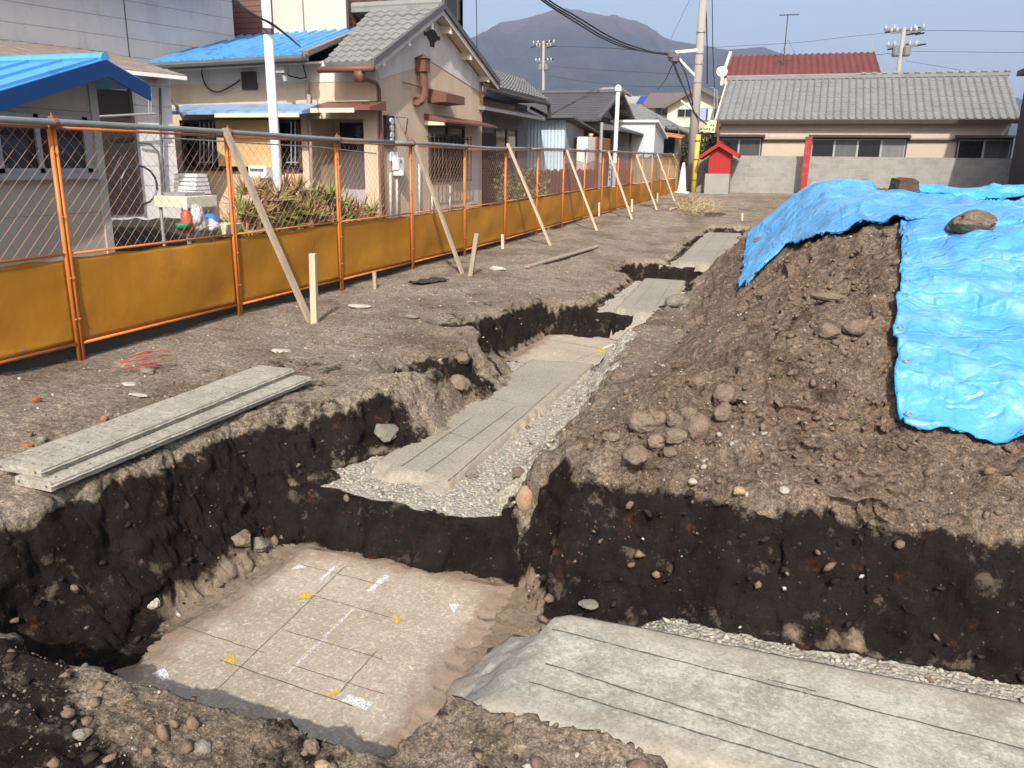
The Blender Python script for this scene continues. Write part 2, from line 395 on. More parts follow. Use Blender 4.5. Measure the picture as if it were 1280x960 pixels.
def surf(px, py, tmax=45, fine=True):
    """where the sight line of a pixel meets the soil"""
    d = ray(px, py); t = np.geomspace(1.2, tmax, 3000)
    z = ground(CAM.x+d.x*t, CAM.y+d.y*t, fine)['h']
    below = np.where(CAM.z+d.z*t < z)[0]
    i = below[0] if len(below) else len(t)-1
    return CAM + d*float(t[i])

def lines(lo, hi, stepf):
    out = [lo]
    while out[-1] < hi: out.append(out[-1]+stepf(out[-1]))
    return np.array(out)
def sx(x):
    if 1.75 <= x < 2.8: return .0105
    if 3.55 <= x < 4.45: return .012
    if 1.2 <= x < 8.2: return .019
    if x < 1.2: return max(.019, (1.2-x)*.035+.019)
    return max(.02, (x-8.2)*.04+.02)
def sy(y):
    if y < -4.4: return max(.03, (-4.4-y)*.05)
    if -3.4 <= y < -2.5: return .0105
    if -1.7 <= y < -.5: return .0085
    if y < -.5: return .016
    b = .016+.0038*(y+.5)
    if 2.8 < y < 3.3 or 5.8 < y < 6.5: return min(b, .022)
    if y > 34: return (y-34)*.05+.15
    return b
gx = lines(1.2, 9000, sx); left = [1.2]
while left[-1] > -9000: left.append(left[-1]-sx(left[-1]-1e-6))
gx = np.concatenate([np.array(left[1:])[::-1], gx])
gy = lines(-4.4, 12000, sy); low = [-4.4]
while low[-1] > -3000: low.append(low[-1]-sy(low[-1]-1e-6))
gy = np.concatenate([np.array(low[1:])[::-1], gy])
GX, GY = np.meshgrid(gx, gy); W_, H_ = len(gx), len(gy)
xf, yf = GX.ravel(), GY.ravel()
G = ground(xf, yf)
Z = G['h'].reshape(H_, W_)
zx = np.gradient(Z, axis=1)/np.gradient(GX, axis=1); zy = np.gradient(Z, axis=0)/np.gradient(GY, axis=0)
gm = np.hypot(zx, zy).ravel(); st = sstep(.5, 2.0, gm)
zr = Z.ravel()
sel = np.where(st > .01)[0]
amp = np.zeros_like(zr)
xs, ys, zs = xf[sel], yf[sel], zr[sel]
# bucket-tooth grooves, lumps and crumbs on the cut faces
amp[sel] = st[sel]*(.055*fbm(xs*4, ys*4, zs*4, seed=81, oct=3) + .030*fbm(xs*14, ys*14, zs*14, seed=85, oct=3)
                    + .028*vnoise((xs+ys)*6.5, zs*.8, seed=89)
                    + .042*_hash(np.floor((xs-.25*ys)*2.1+.25*vnoise(zs*2.2, xs*.5, seed=91)).astype(np.int64), np.zeros(len(xs), np.int64), np.zeros(len(xs), np.int64), 93))
nx, ny = -zx.ravel()/np.maximum(gm, 1e-6), -zy.ravel()/np.maximum(gm, 1e-6)
PX, PY, PZ = xf+nx*amp, yf+ny*amp, zr + .25*amp

def grid_mesh(name, mask_faces, material):
    idx = np.arange(H_*W_).reshape(H_, W_)
    q = np.stack([idx[:-1, :-1], idx[:-1, 1:], idx[1:, 1:], idx[1:, :-1]], -1).reshape(-1, 4)[mask_faces.ravel()]
    used, inv = np.unique(q, return_inverse=True); q = inv.reshape(-1, 4)
    me = bpy.data.meshes.new(name); me.vertices.add(len(used))
    co = np.stack([PX[used], PY[used], PZ[used]], 1).astype(np.float32)
    me.vertices.foreach_set('co', co.ravel())
    me.loops.add(q.size); me.loops.foreach_set('vertex_index', q.ravel().astype(np.int32))
    me.polygons.add(len(q)); me.polygons.foreach_set('loop_start', np.arange(0, q.size, 4, dtype=np.int32))
    me.polygons.foreach_set('use_smooth', np.ones(len(q), bool))
    me.update(calc_edges=True)
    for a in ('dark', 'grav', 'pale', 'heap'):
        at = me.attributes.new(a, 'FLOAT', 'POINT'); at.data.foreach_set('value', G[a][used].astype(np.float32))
    me.materials.append(material)
    o = bpy.data.objects.new(name, me); COL.objects.link(o); return o
def fmax(a): a = a.reshape(H_, W_); return np.minimum(np.minimum(a[:-1, :-1], a[1:, 1:]), np.minimum(a[:-1, 1:], a[1:, :-1]))
fh = fmax(G['hp']) > .05
fg = (fmax(G['grav']) > .5) & ~fh & (GY[:-1, :-1] < 21)
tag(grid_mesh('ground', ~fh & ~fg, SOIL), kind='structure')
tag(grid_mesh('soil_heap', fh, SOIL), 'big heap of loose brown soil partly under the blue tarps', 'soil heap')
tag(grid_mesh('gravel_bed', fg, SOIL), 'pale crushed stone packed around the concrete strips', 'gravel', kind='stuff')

# ------------------------------------------------------------------ concrete
def concrete(name, lo, hi, warm, wet=None, dirt=(.31, .265, .205), damt=.55):
    N = NT(name); pos = N.n('NewGeometry').outputs['Position']
    big = N.noise(pos, 1.6, 6, .68); mid = N.noise(pos, 9, 6, .7); fine = N.noise(pos, 60, 4, .7)
    c = N.mix(N.ramp(big, [(.36, 0.), (.66, 1.)]), lo, hi)
    c = N.mix(N.ramp(mid, [(.46, 0.), (.62, .8)]), c, warm)
    c = N.mix(.45, c, N.mix(N.ramp(fine, [(.3, 0.), (.7, 1.)]), (.12, .11, .10), (.62, .60, .56)), 'OVERLAY')
    if wet: c = N.mix(N.ramp(N.noise(pos, 2.3, 5, .7), [(.53, 0.), (.66, .55)]), c, wet)
    c = N.mix(N.ramp(N.noise(pos, 42, 5, .75), [(.53, 0.), (.62, .6)]), c, tuple(min(.7, x*1.32) for x in hi))
    c = N.mix(N.ramp(N.noise(pos, 28, 5, .8), [(.58, 0.), (.68, .4)]), c, tuple(x*.55 for x in lo))
    at = N.n('Attribute'); at.attribute_name = 'dirty'
    dm = N.ramp(N.math('ADD', at.outputs['Fac'], N.math('MULTIPLY', N.math('SUBTRACT', N.noise(pos, 8, 6, .75), .5), 1.7)), [(.42, 0.), (.85, 1.)])
    c = N.mix(N.math('MULTIPLY', dm, damt), c, N.mix(fine, tuple(x*.6 for x in dirt), tuple(x*1.3 for x in dirt)))
    vo = N.n('TexVoronoi'); vo.inputs['Scale'].default_value = 70; N.l(pos, vo.inputs['Vector'])
    sc_ = N.n('SeparateColor'); N.l(vo.outputs['Color'], sc_.inputs[0])
    sp = N.math('MULTIPLY', N.math('LESS_THAN', vo.outputs['Distance'], .25), N.math('GREATER_THAN', sc_.outputs[0], .86))
    c = N.mix(N.math('MULTIPLY', sp, .5), c, (.13, .11, .09))
    N.l(c, N.b.inputs['Base Color']); N.b.inputs['Roughness'].default_value = .88; N.b.inputs['Specular IOR Level'].default_value = .2
    N.l(N.bump(fine, .004, .6, N.bump(mid, .010, .5)), N.b.inputs['Normal'])
    return N.m
CONC_A = concrete('strip_concrete', (.24, .22, .18), (.33, .31, .262), (.28, .258, .212))
CONC_R = concrete('near_strip_concrete', (.26, .25, .213), (.37, .357, .308), (.49, .47, .41), (.20, .175, .135))
CONC_P = concrete('pit_floor_concrete', (.315, .27, .205), (.44, .385, .305), (.37, .32, .25), (.25, .20, .145), (.26, .195, .14), .95)
def worn(name, col, cover, scale=55):
    N = NT(name); ps = N.n('NewGeometry').outputs['Position']; N.l(N.mix(N.noise(ps, 30, 3), tuple(c*.85 for c in col), col), N.b.inputs['Base Color']); N.b.inputs['Roughness'].default_value = .9
    a = N.ramp(N.noise(ps, scale, 5, .75), [(.62-cover*.4, 1.), (.74-cover*.4+.18*cover, 0.)])
    tr = N.n('BsdfTransparent'); mx = N.n('MixShader'); N.l(a, mx.inputs[0]); N.l(tr.outputs[0], mx.inputs[1]); N.l(N.b.outputs[0], mx.inputs[2]); N.l(mx.outputs[0], N.out.inputs[0]); return N.m
INK = worn('ink_line', (.085, .08, .078), .34)
MW = worn('white_spray', (.74, .73, .72), .42, 90); MF = worn('faint_spray', (.62, .58, .53), .5, 80); MY = worn('yellow_spray', (.64, .44, .04), .42, 90)
INKS = [INK, MW, MY, MF]
def slab(name, label, corners, thick, m, nu=60, nv=24, rag=.03, skirt=.05, end_slope=None, ends=(.0, .0), group=None, flare=.02):
    """a thin poured slab: corners a b c d anticlockwise, ragged edges, sides running down into the gravel"""
    a, b, c, d = [Vector(p) for p in corners]
    g = np.zeros((nv+1, nu+1, 3))
    for j in range(nv+1):
        for i in range(nu+1):
            u, v = i/nu, j/nv
            p = a.lerp(b, u).lerp(d.lerp(c, u), v); g[j, i] = p
    ex = min(np.linalg.norm(np.array(b-a)), np.linalg.norm(np.array(d-a)))
    cen = g.mean((0, 1))
    U = np.linspace(0, 1, nu+1)[None, :]; V = np.linspace(0, 1, nv+1)[:, None]
    e = np.minimum(np.minimum(U, 1-U)*np.linalg.norm(np.array(b-a)), np.minimum(V, 1-V)*np.linalg.norm(np.array(d-a)))
    ragn = fbm(g[..., 0]*9, g[..., 1]*9, seed=hash(name+label[:20]) % 97 if False else len(label), oct=4)
    out = (g-cen); out /= np.maximum(np.linalg.norm(out, axis=2, keepdims=True), 1e-6)
    k = np.clip(1-e/.09, 0, 1)[..., None]
    g = g + out*k*ragn[..., None]*rag*2
    g[..., 2] += .006*fbm(g[..., 0]*3, g[..., 1]*3, seed=4) - .012*sstep(.03, 0, e)
    if end_slope is not None:                          # the pour runs down at one end (u = 0)
        L, dz = end_slope
        t = U*np.linalg.norm(np.array(b-a)) + .10*fbm(g[..., 0]*4, g[..., 1]*4, seed=9)
        s_ = 1-np.clip(t/L, 0, 1); g[..., 2] -= dz*s_ - (.035*fbm(g[..., 0]*9, g[..., 1]*9, seed=3, oct=4) + .02*np.abs(fbm(g[..., 0]*24, g[..., 1]*24, seed=13, oct=2)))*sstep(0, .25, s_)
    vs = [tuple(p) for p in g.reshape(-1, 3)]; W = nu+1; fs = []
    for j in range(nv):
        for i in range(nu): fs.append((j*W+i, j*W+i+1, (j+1)*W+i+1, (j+1)*W+i))
    ring = [i for i in range(W)] + [j*W+nu for j in range(1, nv+1)] + [nv*W+i for i in range(nu-1, -1, -1)] + [j*W for j in range(nv-1, 0, -1)]
    o_ = out.reshape(-1, 3); n0 = len(vs)
    for r_ in ring:
        q = np.array(vs[r_]); q2 = q + o_[r_]*np.array([1, 1, 0])*(flare+.02*random.random()); q2[2] = q[2]-thick; vs.append(tuple(q2))
    for k_ in range(len(ring)):
        k2 = (k_+1) % len(ring); fs.append((ring[k_], n0+k_, n0+k2, ring[k2]))
    mb = MB(); mb.add(vs, fs, 0)
    mb.dirty = [float(q) for q in (1-np.clip(e/.26, 0, 1)).ravel()] + [1.0]*len(ring)
    return mb
def on_plane(z): return lambda px, py: AZ(px, py, z)
def stroke(mb, p, q, wd, mi, dz=.004, seg=10, wob=.003):
    p = Vector(p); q = Vector(q); s = (q-p).cross(Vector((0, 0, 1))).normalized()
    vs = []
    for i in range(seg+1):
        c = p.lerp(q, i/seg)+s*random.uniform(-wob, wob); w_ = wd/2*random.uniform(.75, 1.2)
        vs += [c-s*w_+Vector((0, 0, dz)), c+s*w_+Vector((0, 0, dz))]
    mb.add(vs, [(2*i, 2*i+1, 2*i+3, 2*i+2) for i in range(seg)], mi)
def patch(mb, pts, mi, dz=.005):
    mb.add([Vector(p)+Vector((0, 0, dz)) for p in pts], [tuple(range(len(pts)))], mi)
def finish(mb, name, label, mats, **kw):
    o = mb.build(name, mats, smooth=False, recalc=True)
    at = o.data.attributes.new('dirty', 'FLOAT', 'POINT'); dv = mb.dirty + [0.]*(len(o.data.vertices)-len(mb.dirty)); at.data.foreach_set('value', dv)
    for p in o.data.polygons:
        if p.material_index == 0: p.use_smooth = True
    return tag(o, label, 'concrete slab', **kw)
GRPS = 'poured concrete strips in the trenches'
# long strip beyond the first pit
z = -.50; P = on_plane(z)
mb = slab('s', 'long grey', [(3.42, -.54, z), (3.52, 3.05, z), (2.86, 2.95, z), (2.80, -.40, z)], .10, CONC_A, 110, 26, .02, end_slope=(.16, .06), flare=.03)
for (a, b) in (((502, 583), (590, 522)), ((530, 592), (645, 508)), ((560, 602), (700, 480))):
    stroke(mb, P(*a), P(*b), .007, 1)
for (a, b) in (((560, 540), (604, 556)), ((610, 497), (665, 510))): stroke(mb, P(*a), P(*b), .005, 1)
finish(mb, 'concrete_strip', 'long grey concrete strip with chalk lines, just beyond the open pit', [CONC_A]+INKS, group=GRPS)
# the near strip at lower right
mb = slab('s', 'near pale', [(4.07, -2.36, z), (12.5, -2.50, z), (12.5, -1.55, z), (4.14, -1.62, z)], .075, CONC_R, 160, 26, .035, end_slope=(.36, .32), flare=.02)
for (a, b) in (((690, 787), (1245, 928)), ((682, 830), (1075, 955)), ((661, 853), (1010, 958)), ((960, 850), (1000, 860))):
    p, q = P(*a), P(*b); q = p.lerp(q, 1.5); stroke(mb, p, q, .008, 1, seg=30)
finish(mb, 'concrete_strip', 'broad pale concrete strip in the foreground, under the dark earth cut', [CONC_R]+INKS, group=GRPS)
for cs, lab in (([AZ(*q, -.30) for q in ((832, 400), (857, 350), (806, 347), (766, 389))], 'short grey concrete strip between the second and third pits'),
                ([AZ(*q, -.21) for q in ((906, 332), (929, 291), (882, 290), (846, 326))], 'farthest pale concrete strip, beside the end of the blue tarp')):
    mb = slab('s', lab[:18], cs, .10, CONC_A, 70, 22, .03, end_slope=(.30, .24) if 'short' in lab else (.2, .05), flare=.04)
    for u in (.3, .7):
        a = Vector(cs[0]).lerp(Vector(cs[3]), u); b = Vector(cs[1]).lerp(Vector(cs[2]), u); stroke(mb, a.lerp(b, .18), a.lerp(b, .9), .006, 1)
    finish(mb, 'concrete_strip', lab, [CONC_A]+INKS, group=GRPS)
# pit floors
z = -.85; P = on_plane(z)
mb = slab('s', 'pit floor one', [(2.58, -3.0, z), (4.08, -3.0, z), (3.98, -.92, z), (2.68, -.90, z)], .03, CONC_P, 110, 140, .035, flare=.10)
for (a, b, w_) in (((372, 705), (482, 733), .004), ((378, 741), (505, 777), .004), ((225, 782), (330, 817), .005), ((275, 826), (440, 883), .006),
                   ((357, 789), (478, 825), .005), ((365, 832), (480, 868), .005), ((345, 702), (222, 782), .004), ((432, 708), (268, 866), .004), ((470, 815), (425, 866), .005)):
    stroke(mb, P(*a), P(*b), w_, 1)
for (a, b, w_, m_) in (((485, 720), (460, 740), .035, 2), ((420, 708), (400, 726), .022, 2), ((442, 762), (356, 845), .020, 4), ((478, 827), (515, 838), .045, 4), ((432, 872), (462, 884), .05, 2)):
    stroke(mb, P(*a), P(*b), w_, m_, .003, 8, .004)
for pts, m_ in ((((363, 713), (374, 706), (384, 710)), 2), (((561, 756), (574, 756), (567, 768)), 2), (((190, 843), (206, 836), (212, 846), (203, 853)), 2),
                (((373, 749), (380, 741), (392, 744), (388, 749)), 3), (((490, 771), (502, 773), (496, 782)), 3), (((279, 826), (288, 819), (295, 822), (292, 832)), 3),
                (((404, 869), (422, 862), (424, 867), (412, 872)), 3)):
    patch(mb, [P(*p) for p in pts], m_)
finish(mb, 'pit_floor_slab', 'beige concrete pit floor marked with yellow and white spray paint', [CONC_P]+INKS)
z = -.65; P = on_plane(z)
mb = slab('s', 'pit floor second', [(2.50, 2.7, z), (3.66, 2.7, z), AZ(802, 425, z), AZ(688, 414, z)], .05, CONC_P, 40, 60, .06, flare=.06)
for a, b in (((690, 425), (760, 438)), ((720, 450), (780, 428))): stroke(mb, P(*a), P(*b), .01, 1)
patch(mb, [P(*p) for p in ((742, 437), (756, 436), (757, 441), (744, 441))], 3); stroke(mb, P(752, 437), P(768, 430), .04, 2)
finish(mb, 'pit_floor_slab', 'plain beige concrete floor of the second pit, beyond the long strip', [CONC_P]+INKS)

# ------------------------------------------------------------------ stones
def stone_mat(name, a, b):
    N = NT(name); pos = N.n('NewGeometry').outputs['Position']
    m_ = N.noise(pos, 11, 6, .7); f_ = N.noise(pos, 70, 4, .7)
    c = N.mix(N.ramp(m_, [(.3, 0.), (.7, 1.)]), a, b)
    c = N.mix(.5, c, N.mix(N.ramp(f_, [(.3, 0.), (.7, 1.)]), (.1, .09, .07), (.5, .46, .4)), 'OVERLAY')
    N.l(c, N.b.inputs['Base Color']); N.b.inputs['Roughness'].default_value = .92; N.b.inputs['Specular IOR Level'].default_value = .15
    N.l(N.bump(f_, .006, .7, N.bump(m_, .015, .6)), N.b.inputs['Normal'])
    return N.m
ST_B = stone_mat('dusty_stone', (.145, .112, .085), (.265, .215, .168)); ST_G = stone_mat('grey_stone', (.17, .155, .135), (.29, .27, .235))
ST_W = stone_mat('white_stone', (.37, .345, .295), (.56, .53, .47)); ST_L = stone_mat('pale_grey_stone', (.33, .31, .27), (.48, .455, .40)); ST_R = stone_mat('red_brick_bit', (.28, .10, .05), (.40, .17, .09)); ST_O = stone_mat('tan_stone', (.33, .22, .13), (.45, .34, .23))
def stone(name, label, cat, c, r, m, sq=(1, .9, .75), seed=0, ang=.35, sub=5, rough=.24, rot=0, group=None, sink=.35):
    bm = bmesh.new(); bmesh.ops.create_icosphere(bm, subdivisions=sub, radius=1)
    co = np.array([v.co[:] for v in bm.verts])
    d = 1 + rough*1.5*fbm(co[:, 0]*1.1+seed*3.1, co[:, 1]*1.1, co[:, 2]*1.1, seed=seed, oct=2) + rough*.6*fbm(co[:, 0]*4+seed, co[:, 1]*4, co[:, 2]*4, seed=seed+5, oct=3)
    if ang:                                   # flat broken facets
        rg = np.random.default_rng(seed)
        for k in range(9):
            n = rg.normal(size=3); n /= np.linalg.norm(n); lim = rg.uniform(.62, .88)
            pr = (co*d[:, None])@n; d = np.where(pr > lim, d*(1-ang*(1-lim/np.maximum(pr, .01))), d)
    co = co*d[:, None]*np.array(sq)*r
    ca, sa = math.cos(rot), math.sin(rot); co = co@np.array([[ca, sa, 0], [-sa, ca, 0], [0, 0, 1]])
    for v, p in zip(bm.verts, co): v.co = p
    me = bpy.data.meshes.new(name); bm.to_mesh(me); bm.free(); me.materials.append(m)
    me.polygons.foreach_set('use_smooth', [ang < .5]*len(me.polygons))
    o = bpy.data.objects.new(name, me); COL.objects.link(o)
    o.location = Vector(c)+Vector((0, 0, r*sq[2]*(1-sink)*.9))
    return tag(o, label, cat, group)
def stone_px(name, label, cat, px, py, rpx, m, **kw):
    p = surf(px, py+rpx*.6); dist = (p-CAM).dot(FW); kw.setdefault('seed', int(px+py))
    return stone(name, label, cat, p, rpx/FPX*dist, m, **kw)
GB = 'rounded boulders piled on the soil slope'
for px, py, rp, lab, kw in (
    (794, 566, 17, 'large smooth round boulder at the front of the boulder pile', {}),
    (802, 527, 18, 'wide brown boulder at the left of the boulder pile', dict(sq=(1.1, .9, .8))),
    (820, 550, 13, 'middling boulder wedged behind the smooth front boulder', {}),
    (844, 544, 12, 'egg shaped boulder in the middle of the pile', dict(sq=(1.15, .9, .8))),
    (842, 523, 12, 'boulder above the egg shaped one in the pile', {}),
    (822, 520, 12, 'boulder between the wide brown one and the pile centre', {}),
    (871, 536, 18, 'tall blocky boulder at the right of the boulder pile', dict(sq=(.9, .8, 1.15), ang=.5)),
    (859, 514, 11, 'small boulder behind the tall blocky one', {}),
    (905, 491, 15, 'upper of two stacked boulders right of the pile', dict(sq=(1, .9, .9))),
    (903, 515, 13, 'lower of two stacked boulders right of the pile', dict(sq=(.9, .9, 1))),
    (872, 476, 11, 'lone brown boulder uphill from the pile', {}),
    (837, 564, 9, 'small stone at the lower right edge of the pile', dict(ang=.4)),
    (763, 543, 10, 'flat stone lying left of the pile', dict(sq=(1.2, .9, .6)))):
    stone_px('boulder', lab, 'boulder', px, py, rp, ST_B, group=GB, **kw)
for px, py, rp, m, lab, kw in (
    (575, 476, 14, ST_B, 'round stone at the foot of the left trench wall', {}),
    (577, 446, 10, ST_B, 'stone stuck in the left trench wall above the round one', {}),
    (483, 538, 16, ST_G, 'angular grey rock leaning at the dark left wall beside the long strip', dict(ang=.9)),
    (846, 376, 13, ST_G, 'rounded grey stone beside the short concrete strip', dict(sq=(1.2, .9, .8))),
    (656, 625, 15, ST_O, 'smooth tan cobble set upright in the dark cut beside the gravel', dict(sq=(.8, .8, 1.3), rough=.06)),
    (648, 590, 9, ST_B, 'small brown stone in the hollow above the tan cobble', {}),
    (924, 612, 8, ST_O, 'small pinkish stone on the brow of the dark cut', {}),
    (866, 601, 6, ST_W, 'small white stone on the rim of the dark cut', dict(rough=.08)),
    (591, 590, 9, ST_G, 'grey chip of stone lying on the gravel by the long strip', dict(ang=.8)),
    (300, 672, 15, ST_B, 'dull rubble lump at the foot of the left pit wall', dict(ang=.7)),
    (325, 678, 12, ST_G, 'grey rubble lump next to the pit floor corner', dict(ang=.8)),
    (192, 752, 9, ST_W, 'white stone at the foot of the dark left pit wall', dict(ang=.3)),
    (736, 752, 9, ST_G, 'flat grey stone on the gravel at the near strip end', dict(sq=(1.5, 1, .4))),
    (253, 932, 14, ST_G, 'grey stone half buried in the near bank', dict(ang=.4)),
    (390, 930, 12, ST_B, 'brown stone in the near bank right of the grey one', dict(ang=.4)),
    (402, 955, 9, ST_O, 'orange tan stone at the bottom edge of the near bank', {}),
    (101, 917, 9, ST_G, 'pale stone in the near bank at the left', dict(ang=.5)),
    (1035, 367, 14, ST_B, 'flat brown slab of earth high on the soil heap', dict(sq=(1.5, .8, .45))),
    (1032, 412, 15, ST_B, 'lump of earth half way up the soil heap', dict(ang=.5)),
    (1068, 408, 14, ST_B, 'rounded lump of earth right of the other lump on the heap', dict(ang=.3)),
    (950, 300, 8, ST_B, 'brown lump of earth on the edge of the blue tarp', {}),
    (980, 612, 7, ST_W, 'white stone sunk in the soil above the cut', {})):
    stone_px('stone', lab, 'stone', px, py, rp, m, **kw)
for px, py, rp, m, lab, kw in (
    (515, 392, 9, ST_G, 'flat grey green stone on the bare ground before the fence', dict(sq=(1.2, .9, .35), rough=.06)),
    (163, 476, 9, ST_W, 'white flat chip on the ground near the planks', dict(sq=(1.3, .7, .25), ang=.6)),
    (185, 461, 9, ST_G, 'flat grey stone on the ground by the red twigs', dict(sq=(1.2, .8, .4), ang=.5)),
    (173, 489, 10, ST_W, 'long pale shard lying next to the planks', dict(sq=(1.6, .5, .2), ang=.5)),
    (351, 433, 11, ST_W, 'broken white shard on the ground below the first stake', dict(sq=(1.5, .8, .2), ang=.6)),
    (450, 378, 10, ST_W, 'flat white rubble piece below the second brace', dict(sq=(1.5, .8, .25), ang=.6)),
    (622, 333, 8, ST_W, 'bent white offcut beside the leaning stake', dict(sq=(1.3, .5, .4), ang=.8)),
    (45, 499, 6, ST_R, 'red brick chip nearest the orange fence', dict(ang=.8)),
    (131, 522, 6, ST_R, 'red brick chip lying right beside the planks', dict(ang=.8)),
    (33, 553, 8, ST_R, 'flat reddish chip left of the plank ends', dict(sq=(1.4, .8, .4), ang=.8)),
    (53, 548, 7, ST_G, 'grey pebble beside the reddish chip', dict(ang=.4))):
    stone_px('stone', lab, 'stone', px, py, rp, m, sub=3, **kw)
# crumpled black plastic on the ground
for px, py, L in ((536, 354, 24),):
    p = surf(px, py)
    bm = bmesh.new(); bmesh.ops.create_grid(bm, x_segments=30, y_segments=10, size=1)
    for v in bm.verts:
        x_, y_ = v.co.x*.27, v.co.y*.12
        v.co = (x_, y_, .03+.035*float(fbm(np.array([x_*14]), np.array([y_*14]), seed=3)[0]) + .02*math.cos(v.co.y*1.5))
    me = bpy.data.meshes.new('plastic_scrap'); bm.to_mesh(me); bm.free(); me.materials.append(mat('black_plastic', (.035, .032, .03), .5, .3, 8))
    o = bpy.data.objects.new('plastic_scrap', me); COL.objects.link(o); o.location = p; o.rotation_euler = (0, 0, 1.25)
    o.modifiers.new('solid', 'SOLIDIFY').thickness = .008
    tag(o, 'crumpled black plastic scrap on the bare ground before the fence', 'plastic scrap')
def scatter(name, label, m, n, xr, yr, r0, r1, pw, prob, sub=1, flat=.7, cat='stones'):
    x = RNG.uniform(*xr, n); y = RNG.uniform(*yr, n); g_ = ground(x, y)
    keep = RNG.random(n) < prob(x, y, g_); x, y = x[keep], y[keep]; z_ = g_['h'][keep]; n = len(x)
    if n == 0: return
    r = r0 + (r1-r0)*RNG.random(n)**pw
    bm = bmesh.new(); bmesh.ops.create_icosphere(bm, subdivisions=sub, radius=1)
    base = np.array([v.co[:] for v in bm.verts]); fc = np.array([[v.index for v in f.verts] for f in bm.faces]); bm.free()
    nv = len(base)
    V = base[None]*(1+RNG.normal(0, .27, (n, nv, 1)))
    V = V*np.stack([RNG.uniform(.8, 1.3, n), RNG.uniform(.7, 1.1, n), RNG.uniform(flat*.7, flat*1.2, n)], 1)[:, None, :]
    a = RNG.uniform(0, 6.28, n); ca, sa = np.cos(a)[:, None], np.sin(a)[:, None]
    X_ = V[..., 0]*ca - V[..., 1]*sa; Y_ = V[..., 0]*sa + V[..., 1]*ca
    tl = RNG.uniform(-.5, .5, n)[:, None]; Zl = V[..., 2]+X_*tl
    co = np.stack([X_*r[:, None]+x[:, None], Y_*r[:, None]+y[:, None], Zl*r[:, None]+(z_+r*.25)[:, None]], -1).reshape(-1, 3)
    fa = (fc[None]+(np.arange(n)*nv)[:, None, None]).reshape(-1, 3)
    me = bpy.data.meshes.new(name); me.vertices.add(len(co)); me.vertices.foreach_set('co', co.astype(np.float32).ravel())
    me.loops.add(fa.size); me.loops.foreach_set('vertex_index', fa.ravel().astype(np.int32)); me.polygons.add(len(fa))
    me.polygons.foreach_set('loop_start', np.arange(0, fa.size, 3, dtype=np.int32)); me.update(calc_edges=True)
    me.materials.append(m); o = bpy.data.objects.new(name, me); COL.objects.link(o)
    return tag(o, label, cat, kind='stuff')
scatter('crushed_stone', 'loose white crushed stone along the strips', ST_W, 60000, (2.4, 9), (-2.4, 9.6), .005, .018, 2, lambda x, y, g: (g['grav'] > .45)*.55*np.clip(1.2-.08*(y+2), .2, 1))
scatter('crushed_stone', 'loose grey crushed stone along the strips', ST_L, 34000, (2.4, 9), (-2.4, 9.6), .004, .020, 3, lambda x, y, g: (g['grav'] > .3)*.4)
scatter('pebbles', 'grey pebbles strewn over the bare ground', ST_G, 16000, (.1, 9), (-4.2, 12), .003, .020, 6, lambda x, y, g: (g['kk'] < .1)*np.where(g['hp'] > .05, .18, .5))
scatter('pebbles', 'white pebbles strewn over the soil and in the cuts', ST_W, 9000, (.1, 9), (-4.2, 8), .003, .017, 4, lambda x, y, g: np.where(g['kk'] > .98, np.where((y < -.8) & (x < 4.2), .25, 0), .3))
CLOD = stone_mat('dry_soil_clod', (.14, .102, .076), (.25, .192, .146))
scatter('soil_clods', 'brown clods of dry soil on the heap and banks', CLOD, 75000, (1.0, 9.5), (-4.2, 6), .003, .028, 6, lambda x, y, g: np.where(g['hp'] > .05, .12+.75*sstep(-.05, .45, fbm(x*1.6, y*1.6, seed=72)), np.where((y < -2.5) & (g['kk'] < .6), .5, np.where((g['kk'] > .03) & (g['kk'] < .97), .07, .05))), flat=.85)
DARKC = stone_mat('black_soil_clod', (.018, .013, .010), (.05, .037, .028))
scatter('soil_clods', 'black clods of damp soil on the near bank and the cuts', DARKC, 20000, (1.6, 7.5), (-4.2, 3.2), .004, .024, 5, lambda x, y, g: np.where(g['dark'] > .4, .5, .0))
